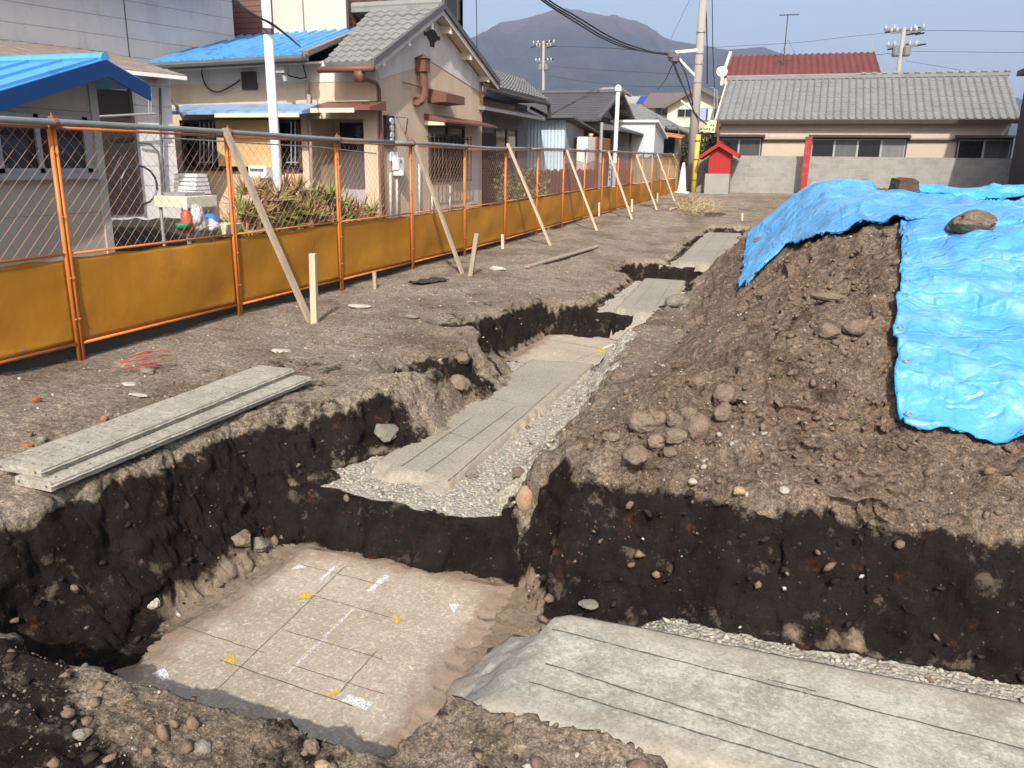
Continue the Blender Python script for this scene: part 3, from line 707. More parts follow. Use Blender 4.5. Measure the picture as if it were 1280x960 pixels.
# ------------------------------------------------------------------ blue tarps
def tarp_material(name, col, pale):
    N = NT(name); pos = N.n('NewGeometry').outputs['Position']
    b_ = N.noise(pos, 2.1, 4, .6)
    c = N.mix(N.ramp(b_, [(.35, 0.), (.7, 1.)]), col, tuple(x*1.15 for x in col))
    c = N.mix(N.ramp(N.noise(pos, 3.3, 6, .75), [(.48, 0.), (.72, .65)]), c, pale)      # dust film, paled further to paint in a whitish sheen
    N.l(c, N.b.inputs['Base Color']); N.b.inputs['Roughness'].default_value = .30
    N.b.inputs['Specular IOR Level'].default_value = .75
    mp = N.n('Mapping'); N.l(pos, mp.inputs[0]); mp.inputs['Scale'].default_value = (1, .8, 1)
    vo = N.n('TexVoronoi'); vo.feature = 'DISTANCE_TO_EDGE'; vo.inputs['Scale'].default_value = 5.5
    wn = N.n('TexNoise'); wn.inputs['Scale'].default_value = 4; N.l(pos, wn.inputs['Vector'])
    N.l(N.mix(.35, pos, wn.outputs['Color'], 'ADD'), vo.inputs['Vector'])
    crease = N.ramp(vo.outputs['Distance'], [(0., 0.), (.16, 1.)])
    n1 = N.noise(mp.outputs[0], 9, 5, .6); n2 = N.noise(pos, 42, 3, .6)
    nb = N.bump(N.ramp(n1, [(.25, 0.), (.75, 1.)]), .010, .8)
    nb = N.bump(crease, .008, .8, nb); nb = N.bump(n2, .002, .5, nb)
    sp = N.n('SeparateXYZ'); N.l(pos, sp.inputs[0])
    for ax_, k_ in (('X', .46), ('Y', .43)):
        fr = N.math('ABSOLUTE', N.math('SUBTRACT', N.math('FRACT', N.math('DIVIDE', sp.outputs[ax_], k_)), .5))
        nb = N.bump(N.ramp(fr, [(0., 1.), (.03, 0.)]), .006, .6, nb)
    N.l(nb, N.b.inputs['Normal'])
    return N.m
TARP = tarp_material('blue_tarp', (.075, .30, .585), (.32, .50, .65))
TARP_P = tarp_material('pale_blue_tarp', (.05, .36, .78), (.30, .60, .86))
GALV = mat('galvanised_pipe', (.235, .25, .245), .5, .2, 5, metal=.35, stain=(.33, .33, .31))
HEM = mat('tarp_hem', (.02, .29, .74), .4, .1, 10)
def polyline(pts, n):
    pts = np.array([tuple(p)[:2] for p in pts]); d = np.r_[0, np.cumsum(np.hypot(*np.diff(pts, axis=0).T))]
    s = np.linspace(0, d[-1], n); return np.stack([np.interp(s, d, pts[:, 0]), np.interp(s, d, pts[:, 1])], 1)
def tarp(name, label, L, R_, m, lift, wr, seed, nu=170, nv=170):
    Lp, Rp = polyline(L, nv), polyline(R_, nv); U = np.linspace(0, 1, nu)[None, :, None]
    XY = Lp[:, None]*(1-U) + Rp[:, None]*U
    ee = np.minimum(np.minimum(np.linspace(0, 1, nv)[:, None], 1-np.linspace(0, 1, nv)[:, None]), np.minimum(U[..., 0], 1-U[..., 0]))
    wob = np.clip(1-ee/.10, 0, 1)[..., None]
    X, Y = XY[..., 0], XY[..., 1]
    XY = XY + wob*.05*np.stack([fbm(X*3.5, Y*3.5, seed=seed), fbm(X*3.5+9, Y*3.5, seed=seed+3)], -1)
    X, Y = XY[..., 0], XY[..., 1]
    zz = np.full(X.shape, -9.)
    for dx, dy in ((0, 0), (.05, 0), (-.05, 0), (0, .05), (0, -.05)):
        zz = np.maximum(zz, ground((X+dx).ravel(), (Y+dy).ravel())['h'].reshape(X.shape))
    for k in range(22):
        z2 = zz.copy(); z2[1:-1, 1:-1] = (zz[:-2, 1:-1]+zz[2:, 1:-1]+zz[1:-1, :-2]+zz[1:-1, 2:]+2*zz[1:-1, 1:-1])/6; zz = np.maximum(z2, zz*.6+z2*.4)
    wrn = np.abs(vnoise(X*2.3+.5*vnoise(X*1.1, Y*1.1, seed=seed), Y*1.2, seed=seed))
    ridge = (1-np.abs(vnoise(X*1.9+.7*vnoise(X*1.1, Y*1.1, seed=seed), Y*.55, seed=seed)))**7*.045 + (1-np.abs(vnoise(X*.8+3, Y*1.6+.8*vnoise(X*1.5, Y*1.5, seed=seed+1), seed=seed+2)))**9*.035
    zz = zz + lift + wr*(ridge + .03*fbm(X*1.7, Y*1.3, seed=seed+7, oct=2) + .008*fbm(X*7, Y*6, seed=seed+8))
    zz = zz - .02*wob[..., 0]
    vs = np.stack([X, Y, zz], -1).reshape(-1, 3)
    fs = [(j*nu+i, j*nu+i+1, (j+1)*nu+i+1, (j+1)*nu+i) for j in range(nv-1) for i in range(nu-1)]
    mb = MB(); mb.add(vs.tolist(), fs); o = mb.build(name, m, smooth=True)
    sm = o.modifiers.new('thick', 'SOLIDIFY'); sm.thickness = .004; sm.offset = 1
    tag(o, label, 'tarp', 'blue tarps over the soil heap')
    ring = [(0, i) for i in range(0, nu, 3)] + [(j, nu-1) for j in range(0, nv, 3)] + [(nv-1, i) for i in range(nu-1, -1, -3)] + [(j, 0) for j in range(nv-1, -1, -3)]
    P_ = [Vector((X[a], Y[a], zz[a]+.004)) for a in ring]
    h = MB(); h.tube(P_+[P_[0]], .005, 5); h.build('hem', HEM, o, smooth=True)
    for j in range(6, nv-4, max(8, nv//9)):
        c_ = Vector((X[j, 3], Y[j, 3], zz[j, 3]+.006)); e = MB(); e.tube([c_+Vector((.016*math.cos(t*.7), .016*math.sin(t*.7), .004*math.sin(t*.7))) for t in range(10)], .005, 5, cap=False); e.build('eyelet', GALV, o, smooth=True)
    return o
_t1 = surf(1142, 284); _t2 = surf(1128, 540)
tarp('blue_tarp', 'bright blue creased tarp hanging down the front of the soil heap',
     [(5.96, -.52), (5.94, .05), (6.0, .7), (6.07, 1.4), (6.12, 2.1), (6.15, 2.75)], [(9.4, -.75), (9.4, .5), (9.4, 2.75)], TARP, .035, 1.0, 3, 260, 230)
bl = [surf(*q) for q in ((921, 372), (948, 345), (985, 312), (1040, 296), (1085, 283), (1146, 281))]
BL = [(p.x, p.y) for p in bl] + [(7.2, 2.45), (9.4, 2.2)]
BU = [(4.62, 8.6), (5.1, 9.3), (5.8, 9.6), (6.30, 9.0), (6.42, 7.6), (6.60, 6.1), (7.3, 5.2), (9.4, 5.0)]
tarp('blue_tarp', 'long blue tarp draped over the back of the soil heap and down its left side', BL, BU, TARP, .05, 1.1, 12, 170, 260)
tarp('blue_tarp', 'paler blue tarp on the farthest part of the heap, right of the bare lump', [(6.72, 6.0), (6.70, 7.2), (6.66, 8.8)], [(9.6, 4.9), (9.7, 7.0), (9.6, 9.4)], TARP_P, .035, .9, 25, 110, 90)
EARTH = stone_mat('dark_earth', (.07, .05, .037), (.14, .10, .075))
bm = bmesh.new(); bmesh.ops.create_cube(bm, size=1); bmesh.ops.subdivide_edges(bm, edges=bm.edges[:], cuts=14, use_grid_fill=True)
for v in bm.verts:
    q = v.co; n_ = float(fbm(np.array([q.x*2.5+7]), np.array([q.y*2.5]), np.array([q.z*2.5]), seed=5)[0]); v.co = Vector((q.x*.27, q.y*.26, q.z*.30))*(1+.16*n_ - .22*max(0, q.length-.62))
me = bpy.data.meshes.new('earth_block'); bm.to_mesh(me); bm.free(); me.materials.append(EARTH)
o = bpy.data.objects.new('earth_block', me); COL.objects.link(o); o.location = (6.54, 6.45, H(6.54, 6.45)+.10); o.rotation_euler = (.06, .05, .35)
tag(o, 'squared block of dark earth standing between the two far tarps', 'earth block')
ROCKD = stone_mat('rough_dark_rock', (.10, .08, .062), (.24, .195, .155))
p = surf(1214, 298); d_ = (p-CAM).dot(FW)
stone('boulder', 'large rough brown rock weighing down the front tarp', 'boulder', p+Vector((0, 0, .0)), .036*d_, ROCKD, sq=(1.02, .8, .60), seed=31, ang=.75, rough=.34, sub=6, sink=.2, rot=.3)
# weeds of tarp edge: small earth lumps already above

# ------------------------------------------------------------------ concrete planks
def plank(label, A, B, width, side, zt, th, seed):
    """A, B: near and far ends of the upper right edge; side: direction to the other edge"""
    A = Vector((A[0], A[1], zt)); B = Vector((B[0], B[1], zt)); d = (B-A).normalized(); s = Vector((-d.y, d.x, 0))*width
    N_ = 60; mb = MB(); vs = []
    prof = [(0, -th), (0, -th*.45), (-.012/width, -th*.40), (0, -th*.32), (0, -.006), (.006/width, 0), (1-.006/width, 0), (1, -.006), (1, -th)]
    for i in range(N_+1):
        c = A.lerp(B, i/N_)
        for (u, zz) in prof:
            vs.append(c+s*u+Vector((0, 0, zz+.002*random.uniform(-1, 1)))+d*random.uniform(-.002, .002))
    n = len(prof); fs = [(i*n+k, i*n+(k+1) % n, (i+1)*n+(k+1) % n, (i+1)*n+k) for i in range(N_) for k in range(n)]
    fs += [tuple(range(n)), tuple(range(N_*n, N_*n+n))[::-1]]
    mb.add(vs, fs, 0)
    L = (B-A).length; k = int(L/.105)
    for i in range(k):
        for u in (.16, .32, .5, .68, .84):
            if random.random() < .8:
                c = A+d*((i+.5+random.uniform(-.1, .1))*L/k)+s*(u+random.uniform(-.02, .02))+Vector((0, 0, .0035))
                r_ = .0055*random.uniform(.6, 1.2)
                mb.add([c+Vector((r_*math.cos(t*1.047), r_*math.sin(t*1.047), 0)) for t in range(6)], [tuple(range(6))], 1)
    for u in (.12, .88):                      # holes in the near end
        c = A+s*u-d*.0035+Vector((0, 0, -th*.5)); ss = s.normalized()
        mb.add([c+ss*.008*math.cos(t*.785)+Vector((0, 0, .008*math.sin(t*.785))) for t in range(8)], [tuple(range(8))], 1)
    return tag(mb.build('concrete_plank', [PLK, mat('hole', (.09, .085, .08), .9, .1)]), label, 'concrete plank', 'concrete planks on the trench edge')
PLK = concrete('plank_concrete', (.25, .23, .19), (.35, .33, .28), (.41, .385, .335), (.20, .175, .135))
zt = .0
a1, b1 = AZ(51, 587, zt), AZ(367, 461, zt); a2 = AZ(3, 574, zt)
wv = (a2-a1).length*.98
plank('upper grey concrete plank dotted with small holes, on top of the other', a1, b1, .30, 0, zt, .042, 1)
zt2 = -.045
a3, b3 = AZ(63, 604, zt2), AZ(389, 471, zt2)
plank('lower concrete plank half under the dotted one at the trench edge', a3, b3, .24, 0, zt2, .045, 2)

# ------------------------------------------------------------------ fence
ORG = mat('orange_paint', (.52, .165, .035), .45, .18, 6, stain=(.30, .11, .04), spec=.4)
ORR = mat('orange_wire', (.30, .165, .115), .55, .2, 10)
GALV = mat('galvanised_pipe', (.235, .25, .245), .5, .2, 5, metal=.35, stain=(.33, .33, .31))
RUST = mat('rusty_clamp', (.22, .09, .05), .7, .3, 12)
def sheet_material():
    N = NT('orange_sheet'); tc = N.n('TexCoord').outputs['Object']; pos = N.n('NewGeometry').outputs['Position']
    c = N.mix(N.ramp(N.noise(pos, 1.3, 6, .65), [(.3, 0.), (.72, 1.)]), (.37, .155, .012), (.48, .215, .022))
    c = N.mix(N.ramp(N.noise(pos, .75, 6, .7), [(.6, 0.), (.72, .5)]), c, (.25, .11, .018))
    c = N.mix(N.ramp(N.noise(pos, 18, 6, .75), [(.62, 0.), (.74, .45)]), c, (.42, .30, .17))
    spz = N.n('SeparateXYZ'); N.l(pos, spz.inputs[0])
    mud = N.math('ADD', N.math('MULTIPLY', N.math('SUBTRACT', .16, spz.outputs['Z']), 3.), N.math('MULTIPLY', N.math('SUBTRACT', N.noise(pos, 7, 6, .75), .5), 2.2))
    c = N.mix(N.ramp(mud, [(.35, 0.), (.75, .65)]), c, (.21, .165, .12))
    N.l(c, N.b.inputs['Base Color']); N.b.inputs['Roughness'].default_value = .55; N.b.inputs['Specular IOR Level'].default_value = .3
    tr = N.n('BsdfTranslucent'); N.l(c, tr.inputs[0]); mx = N.n('MixShader'); mx.inputs[0].default_value = .15
    N.l(N.b.outputs[0], mx.inputs[1]); N.l(tr.outputs[0], mx.inputs[2]); N.l(mx.outputs[0], N.out.inputs[0])
    N.l(N.bump(N.noise(pos, 260, 2, .5), .0015, .5, N.bump(N.noise(pos, 3, 4, .5), .03, .5)), N.b.inputs['Normal'])
    return N.m
SHEET = sheet_material()
def net_material(name, col, op):
    N = NT(name); pos = N.n('NewGeometry').outputs['Position']
    c = N.mix(N.noise(pos, 2, 5, .6), tuple(x*.7 for x in col), tuple(x*1.3 for x in col)); N.l(c, N.b.inputs['Base Color'])
    N.b.inputs['Roughness'].default_value = .8
    tr = N.n('BsdfTransparent'); tl = N.n('BsdfTranslucent'); N.l(c, tl.inputs[0]); m1 = N.n('MixShader'); m1.inputs[0].default_value = .4
    N.l(N.b.outputs[0], m1.inputs[1]); N.l(tl.outputs[0], m1.inputs[2])
    m2 = N.n('MixShader'); m2.inputs[0].default_value = op
    N.l(tr.outputs[0], m2.inputs[1]); N.l(m1.outputs[0], m2.inputs[2]); N.l(m2.outputs[0], N.out.inputs[0]); return N.m
NET_R = net_material('red_brown_net', (.36, .13, .08), .55); NET_Y = net_material('olive_yellow_net', (.50, .39, .06), .75)
TOPZ, MIDZ, BOTZ = 1.72, .735, .02
def fence_z(y): return float(np.interp(y, [-4, 9, 14, 33], [0, .005, .07, .20]))
def make_panel(i, kind):
    y0 = 2.0*i; z0 = fence_z(y0+1)
    root = thing('fence_panel', '', 'fence panel', (0, y0, z0), 'orange framed mesh fence panels in a row')
    def fr(*pts): return [(x, y0+y, z0+z) for x, y, z in pts]
    sl = (fence_z(y0+2)-fence_z(y0))
    for yy, nm in ((.0185, 'post'), (1.9815, 'post')):
        mb = MB(); dz = -sl/2 if yy < 1 else sl/2
        mb.tube(fr((.004*math.sin(i*3+yy), yy, -.16), (0, yy, TOPZ-.03+dz)), .0165, 10)
        for zz in (.22, .55, 1.02, 1.5): mb.tube(fr((-.001, yy, zz+dz), (.024, yy, zz+dz)), .007, 6)
        mb.build('post', ORG, root, smooth=True)
    mb = MB(); a, b = -sl/2, sl/2
    mb.tube(fr((0, .02, BOTZ+a), (0, 1.98, BOTZ+b)), .0125, 8); mb.build('bottom_rail', ORG, root, smooth=True)
    mb = MB(); mb.tube(fr((0, .02, MIDZ+a), (0, 1.98, MIDZ+b)), .011, 8); mb.build('middle_rail', ORG, root, smooth=True)
    mb = MB(); mb.tube(fr((0, .02, TOPZ-.04+a), (0, 1.98, TOPZ-.04+b)), .011, 8); mb.build('top_rail', ORG, root, smooth=True)
    # sheet, sagging a little between its ties
    mb = MB(); nu, nv = 48, 18; vs = []
    for j in range(nv+1):
        for k in range(nu+1):
            u, v = k/nu, j/nv
            top = MIDZ-.025-.022*abs(math.sin(u*math.pi*4+i))*(.5+.5*math.sin(i*2.1+u*3))
            z_ = BOTZ+.015+(top-BOTZ-.015)*v + (a+(b-a)*u)
            x_ = -.012 + .030*float(vnoise(np.array([u*3.1+i*5.3]), np.array([v*1.7]), seed=3)[0])*math.sin(math.pi*v)**.5*max(0, math.sin(math.pi*u))**.5 if 0 < v < 1 else -.012
            vs.append((x_, y0+.02+u*1.96, z0+z_))
    mb.add(vs, [(j*(nu+1)+k, j*(nu+1)+k+1, (j+1)*(nu+1)+k+1, (j+1)*(nu+1)+k) for j in range(nv) for k in range(nu)])
    o = mb.build('sheet', SHEET, root, smooth=True); o.modifiers.new('t', 'SOLIDIFY').thickness = .002
    # chain link
    mb = MB(); z1, z2 = MIDZ+.01, TOPZ-.05; dw, dh = .105, .105; h = z2-z1
    n = int(2*(1.9+h*dw/dh)/dw)
    r_ = .0016 if i < 5 else .0020
    for sgn in (1, -1):
        for q in range(-int(h/dh)-1, int(1.9/dw)+2):
            ya = .05+q*dw if sgn > 0 else .05+q*dw+(h/dh)*dw
            A = [ya, z1]; B = [ya+sgn*(h/dh)*dw, z2]
            # clip to the frame
            for E_, O_ in ((A, B), (B, A)):
                for lim in (.045, 1.945):
                    if (E_[0] < lim and lim < 1) or (E_[0] > lim and lim > 1):
                        if (O_[0]-E_[0]) == 0: continue
                        t = (lim-E_[0])/(O_[0]-E_[0])
                        if 0 < t < 1: E_[1] += (O_[1]-E_[1])*t; E_[0] = lim
            if min(A[0], B[0]) < .04 or max(A[0], B[0]) > 1.95 or abs(A[1]-B[1]) < .01: continue
            sgz = lambda yy: a+(b-a)*yy/2
            mb.tube(fr((.003*sgn, A[0], A[1]+sgz(A[0])), (.003*sgn, B[0], B[1]+sgz(B[0]))), r_, 3, cap=False)
    mb.build('wire_mesh', ORR, root)
    if kind:
        mb = MB(); nu, nv = 24, 10; vs = []
        zt_ = TOPZ-.30 if kind == 'r' else TOPZ-.12
        for j in range(nv+1):
            for k in range(nu+1):
                u, v = k/nu, j/nv
                vs.append((-.02+.012*math.sin(u*9+v*3+i), y0+.05+u*1.89, z0+MIDZ+.01+(zt_-MIDZ)*v*(1-.05*math.sin(u*6+i))+a+(b-a)*u))
        mb.add(vs, [(j*(nu+1)+k, j*(nu+1)+k+1, (j+1)*(nu+1)+k+1, (j+1)*(nu+1)+k) for j in range(nv) for k in range(nu)])
        mb.build('net', NET_R if kind == 'r' else NET_Y, root, smooth=True)
    return root
PL = ['nearest orange fence panel, cut off by the left edge, before the shed window', 'orange fence panel between the double post by the shed and the first brace', 'orange fence panel crossed by the first brace, in front of the aloes',
      'orange fence panel with a scuffed sheet, in front of the purple door', 'orange fence panel in front of the white gas meter, holding the second brace', 'orange fence panel in front of the barred window of the gable house',
      'orange fence panel behind the short stub stake, at the gable house corner', 'orange fence panel left of the pale blue shed, in front of the green bush', 'orange fence panel in front of the pale blue shed wall',
      'first panel with red brown net, right of the pale blue shed', 'red brown netted panel in front of the brown box and white sheet', 'red brown netted panel behind the small white tag', 'last red brown netted panel, before the olive ones',
      'first olive netted panel, in front of the white shed', 'second olive netted panel, right end of the white shed', 'third olive netted panel, where the seventh brace foot stands', 'last but one fence panel with olive net', 'last fence panel with olive net, next to the yellow guard pole']
for i in range(-1, 16):
    kind = 'r' if 7 <= i < 11 else ('y' if i >= 11 else None)
    r = make_panel(i, kind); r['label'] = PL[i+1]
# clamps belong to the pipe they hold
def pipe_run(y0, y1, label):
    mb = MB(); k = 8
    pts = [(.045+.004*math.sin(y0*3+t), y0+(y1-y0)*t/k, TOPZ-.005+fence_z(y0+(y1-y0)*t/k)+.006*math.sin(t*1.1+y0)) for t in range(k+1)]
    root = tag(mb.tube(pts, .0243, 12).build('top_pipe', GALV, smooth=True), label, 'steel pipe', 'steel pipes clamped along the top of the fence')
    y = math.ceil(y0/2)*2
    while y < y1:
        c = MB()
        z_ = TOPZ-.005+fence_z(y)
        c.tube([(.045, y-.02, z_), (.045, y+.02, z_)], .031, 10); c.box(.0, .05, y-.016, y+.016, z_-.035, z_+.045); c.tube([(.02, y, z_+.03), (.02, y, z_+.07)], .008, 6)
        y += 2; c.build('clamp', RUST, root)
for a, b, l in ((-2.4, 5.4, 'nearest grey steel pipe along the fence top, up to the brown canopy'), (5.4, 11.4, 'grey steel pipe on the fence top before the gable house'),
                (11.4, 17.4, 'grey steel pipe on the fence top before the pale blue shed'), (17.4, 23.4, 'grey steel pipe on the fence top before the dark roofed house'),
                (23.4, 32.2, 'farthest grey steel pipe on the fence top, ending by the yellow guard pole')): pipe_run(a, b, l)
mb = MB(); mb.tube([AX(200, 172, -.25), AX(400, 184, -.25), AX(470, 192, -.25)], .008, 6); tag(mb.build('thin_rod', GALV), 'thin grey rod running behind the fence below the top pipe', 'rod')

WOOD = mat('weathered_wood', (.32, .255, .185), .85, .25, 4, .003, 60, stain=(.22, .17, .13), streak=True)
WOODP = mat('new_pale_wood', (.50, .40, .28), .8, .18, 4, .003, 60, streak=True)
BG = 'wooden braces propping the fence'
def brace(top, foot, label, m, wd=.075):
    f_ = AZ(foot[0], foot[1], float(g0(np.array([1.]), np.array([0.]))[0]))
    f_ = surf(*foot); t_ = AX(top[0], top[1], .075)
    mb = MB(); d = (f_-t_).normalized()
    mb.bar(t_-d*.06, f_+d*.10, .032, wd, up=(0, 1, 0.2)); o = mb.build('brace', m, bevel=.003)
    tag(o, label, 'wooden brace', BG); return f_
for tp, ft, l, m in (((284, 168), (388, 403), 'nearest and longest weathered wooden brace, leaning on the fence by the aloes', WOOD),
                     ((521, 186), (578, 342), 'faded wooden brace foot to foot with the leaning stake', WOOD),
                     ((636, 183), (688, 307), 'pale wooden brace in front of the green bush, third along the fence', WOODP),
                     ((709, 189), (746, 288), 'pale wooden brace against the pale blue shed end, fourth along the fence', WOODP),
                     ((761, 191), (790, 274), 'pale wooden brace next to the white tag', WOODP),
                     ((796, 195), (821, 262), 'pale wooden brace in front of the white shed', WOODP),
                     ((822, 193), (843, 251), 'pale wooden brace just right of the white shed', WOODP),
                     ((842, 194), (857, 236), 'farthest pale wooden brace, next to the yellow guard pole', WOODP)):
    brace(tp, ft, l, m)
SGR = 'short stakes along the foot of the fence'
def stake(top, foot, label, wd=.05, m=WOOD):
    f_ = surf(*foot); t_ = CAM + ray(*top)*((f_-CAM).length/ray(*foot).length)
    d_ = ray(*top); s = ((f_.y-CAM.y)/d_.y); t_ = CAM+d_*s
    mb = MB(); mb.bar(f_-Vector((0, 0, .15)), t_, wd, wd, up=(1, .2, 0)); o = mb.build('stake', m, bevel=.003); tag(o, label, 'stake', SGR)
for tp, ft, l, wd, m in (((391, 317), (393, 404), 'tall square pale stake beside the foot of the nearest brace', .062, WOODP), ((468, 339), (469, 361), 'short grey stub of a stake under the scuffed sheet', .045, WOOD),
                         ((596, 292), (586, 345), 'leaning stake next to the faded brace', .06, WOOD), ((628, 293), (629, 311), 'short stub stake right of the leaning stake', .05, WOODP),
                         ((686, 264), (686, 287), 'stake at the foot of the third brace', .055, WOODP), ((749, 253), (749, 270), 'thin stake at the foot of the fourth brace', .05, WOODP),
                         ((790, 249), (790, 265), 'stake next to the brace by the white tag', .06, WOODP), ((822, 241), (822, 252), 'small stake between the two braces by the white shed', .05, WOODP),
                         ((928, 266), (928, 276), 'small lone peg on the bare ground near the far strip', .05, WOODP)):
    stake(tp, ft, l, wd, m)
a_, b_ = surf(658, 336), surf(746, 310)
tag(MB().bar(a_+Vector((0, 0, .03)), b_+Vector((0, 0, .03)), .09, .03).build('loose_batten', WOOD, bevel=.003), 'loose wooden batten lying flat on the bare ground', 'batten')
for k, (p_, q_) in enumerate((((838, 262), (872, 254)), ((850, 268), (880, 258)))): pass
# red twigs
TW = mat('red_twig', (.30, .05, .04), .6, .3, 10)
for k in range(11):
    mb = MB(); p = AZ(random.uniform(140, 205), random.uniform(438, 462), -.07); a = random.uniform(.2, .9)
    L = random.uniform(.10, .30); mb.tube([p, p+Vector((L*.5*math.cos(a), L*.5*math.sin(a), .02)), p+Vector((L*math.cos(a+.2), L*math.sin(a+.2), .008))], [.005, .005, .003], 5)
    tag(mb.build('twig', TW), 'thin red twig in the little bundle on the ground near the fence', 'twig', 'bundle of red twigs')
# white tag hung on the fence
tg = AX(763, 214, .05)
o = MB().box(.03, .036, tg.y-.16, tg.y+.16, tg.z-.42, tg.z+.42).build('notice_tag', mat('white_tag', (.70, .74, .70), .5, .1))
tag(o, 'tall narrow white and green notice hung on the red brown net', 'notice')
mb = MB()
for k, zz in enumerate((.30, .18, .05, -.1, -.22)): mb.box(.0375, .040, tg.y-.10, tg.y+.08-.03*(k % 2), tg.z+zz-.035, tg.z+zz+.03)
mb.build('writing', mat('green_ink', (.10, .26, .18), .6, .1), o)

def smooth_path(P3, m=6):
    out = []
    for i in range(len(P3)-1):
        p0 = P3[max(i-1, 0)]; p1 = P3[i]; p2 = P3[i+1]; p3 = P3[min(i+2, len(P3)-1)]
        for k in range(m):
            t = k/m; out.append(.5*((2*p1)+(p2-p0)*t+(2*p0-5*p1+4*p2-p3)*t*t+(3*p1-p0-3*p2+p3)*t**3))
    return out+[P3[-1]]
# ------------------------------------------------------------------ building materials
GLASS = mat('dark_glass', (.012, .014, .016), .08, .2, 2, spec=.5)
FRAME = mat('aluminium_frame', (.34, .34, .34), .4, .15, 8, metal=.3); FRAME_D = mat('brown_frame', (.06, .042, .035), .5, .2, 8)
SHEDW = siding('shed_siding', (.41, .36, .29), .47, .75, .55, 'Z', .008, .12)
WHITEW = siding('white_siding', (.68, .66, .64), .33, .6, .55, 'Z', .012, .06, stain=(.42, .41, .40))
BLUE = mat('blue_roof_paint', (.085, .30, .58), .45, .16, 3, .0, 40, stain=(.03, .12, .36), spec=.4)
DOORB = mat('dark_brown_panel', (.034, .026, .021), .6, .2, 3)
def stucco(name, col, stain):
    N = NT(name); pos = N.n('NewGeometry').outputs['Position']
    mp = N.n('Mapping'); N.l(pos, mp.inputs[0]); mp.inputs['Scale'].default_value = (1.2, 1.2, .35)
    c = N.mix(N.ramp(N.noise(mp.outputs[0], 1.6, 6, .65), [(.3, 0.), (.7, 1.)]), tuple(x*.8 for x in col), tuple(min(1, x*1.08) for x in col))
    c = N.mix(N.ramp(N.noise(mp.outputs[0], 2.6, 6, .72), [(.54, 0.), (.74, .6)]), c, stain)
    f_ = N.noise(pos, 75, 4, .7)
    N.l(c, N.b.inputs['Base Color']); N.b.inputs['Roughness'].default_value = .9; N.b.inputs['Specular IOR Level'].default_value = .15
    N.l(N.bump(f_, .006, .6), N.b.inputs['Normal']); return N.m
BEIGE = stucco('beige_stucco', (.56, .445, .325), (.41, .31, .22)); PLASTER = stucco('white_plaster', (.61, .565, .51), (.46, .42, .38))
ROOFT = mat('grey_roof_tile', (.205, .21, .205), .7, .22, 2.2, .002, 30, stain=(.12, .12, .115))
ROOFD = mat('dark_roof_tile', (.085, .082, .09), .7, .2, 3, .002, 30); ROOFL = mat('old_grey_tile', (.195, .195, .19), .75, .2, 1.5, .002, 30, stain=(.16, .155, .15))
BROWNM = mat('brown_metal', (.155, .07, .05), .5, .2, 5, stain=(.13, .06, .045)); WHITEP = mat('white_paint', (.70, .69, .67), .6, .08, 6)
CREAMT = mat('cream_trim', (.62, .53, .40), .6, .12, 6); DKWOOD = mat('dark_wood', (.045, .033, .028), .75, .3, 4, streak=True)
GREYT = mat('grey_trim', (.10, .10, .105), .6, .2, 5); BLACKC = mat('black_cable', (.012, .012, .014), .5, .1)
def poly(pts, f): return [f(*p) for p in pts]
GZ = .05
MB().box(-14, -.12, -6, 14.5, -.3, -.02).build('yard', mat('yard_dirt', (.085, .075, .062), .95, .3, 3, .01, 30))['kind'] = 'structure'
# the ground behind the fence lies a little higher
# ------------------------------------------------------------------ the shed at the far left
xw = -1.2; r0 = AX(128, 210, xw); ap = AX(130, 74, -.85); re = AX(185, 106, -.85)
sl = (ap.z-re.z)/(re.y-ap.y); ylo = -.9; zlo = ap.z-(ap.y-ylo)*sl*.95
root = thing('shed', 'grey shed with sliding window and bright blue gabled roof behind the nearest fence panels', 'shed', (-2.5, .5, 0))
mb = MB(); yl = -.6
wall = [(xw, yl, -.2), (xw, r0.y, -.2), (xw, r0.y, ap.z-(r0.y-ap.y)*sl-.10), (xw, ap.y, ap.z-.10), (xw, yl, ap.z-(ap.y-yl)*sl*.95-.10)]
mb.prism(wall, (-2.9, 0, 0)); wl_ = mb.build('wall', SHEDW, root)
MB().box(xw, xw+.02, r0.y-.07, r0.y+.02, -.2, ap.z-(r0.y-ap.y)*sl-.12).build('corner_trim', mat('pale_trim', (.38, .355, .32), .6, .1), root)
mb = MB()
for (ya, za, yb, zb) in ((ylo, zlo, ap.y, ap.z), (ap.y, ap.z, re.y, re.z)):
    n = 9
    mb.prism([(-.85, ya, za), (-.85, yb, zb), (-.85, yb, zb-.035), (-.85, ya, za-.035)], (-3.4, 0, 0))
for k in range(8):
    x = -.9-k*.42
    mb.bar((x, ylo, zlo+.012), (x, ap.y, ap.z+.012), .035, .03)
    mb.bar((x, ap.y, ap.z+.012), (x, re.y, re.z+.012), .035, .03)
mb.tube([(-.83, ap.y, ap.z+.01), (-4.2, ap.y, ap.z+.01)], .05, 8)
mb.build('roof', BLUE, root)
mb = MB()
for (ya, za, yb, zb) in ((ylo, zlo, ap.y, ap.z), (ap.y, ap.z, re.y, re.z)):
    mb.prism([(-.845, ya, za-.005), (-.845, yb, zb-.005), (-.845, yb, zb-.15), (-.845, ya, za-.15)], (.02, 0, 0))
mb.build('bargeboard', mat('shaded_blue_paint', (.008, .042, .15), .45, .15, 4), root)  # same paint as the roof, with the shade put into its colour
wa, wb = AX(-14, 146, xw), AX(107, 213, xw); wt, wbm = AX(50, 143, xw).z, AX(50, 216, xw).z; wc = AX(45, 180, xw).y
fr = MB()
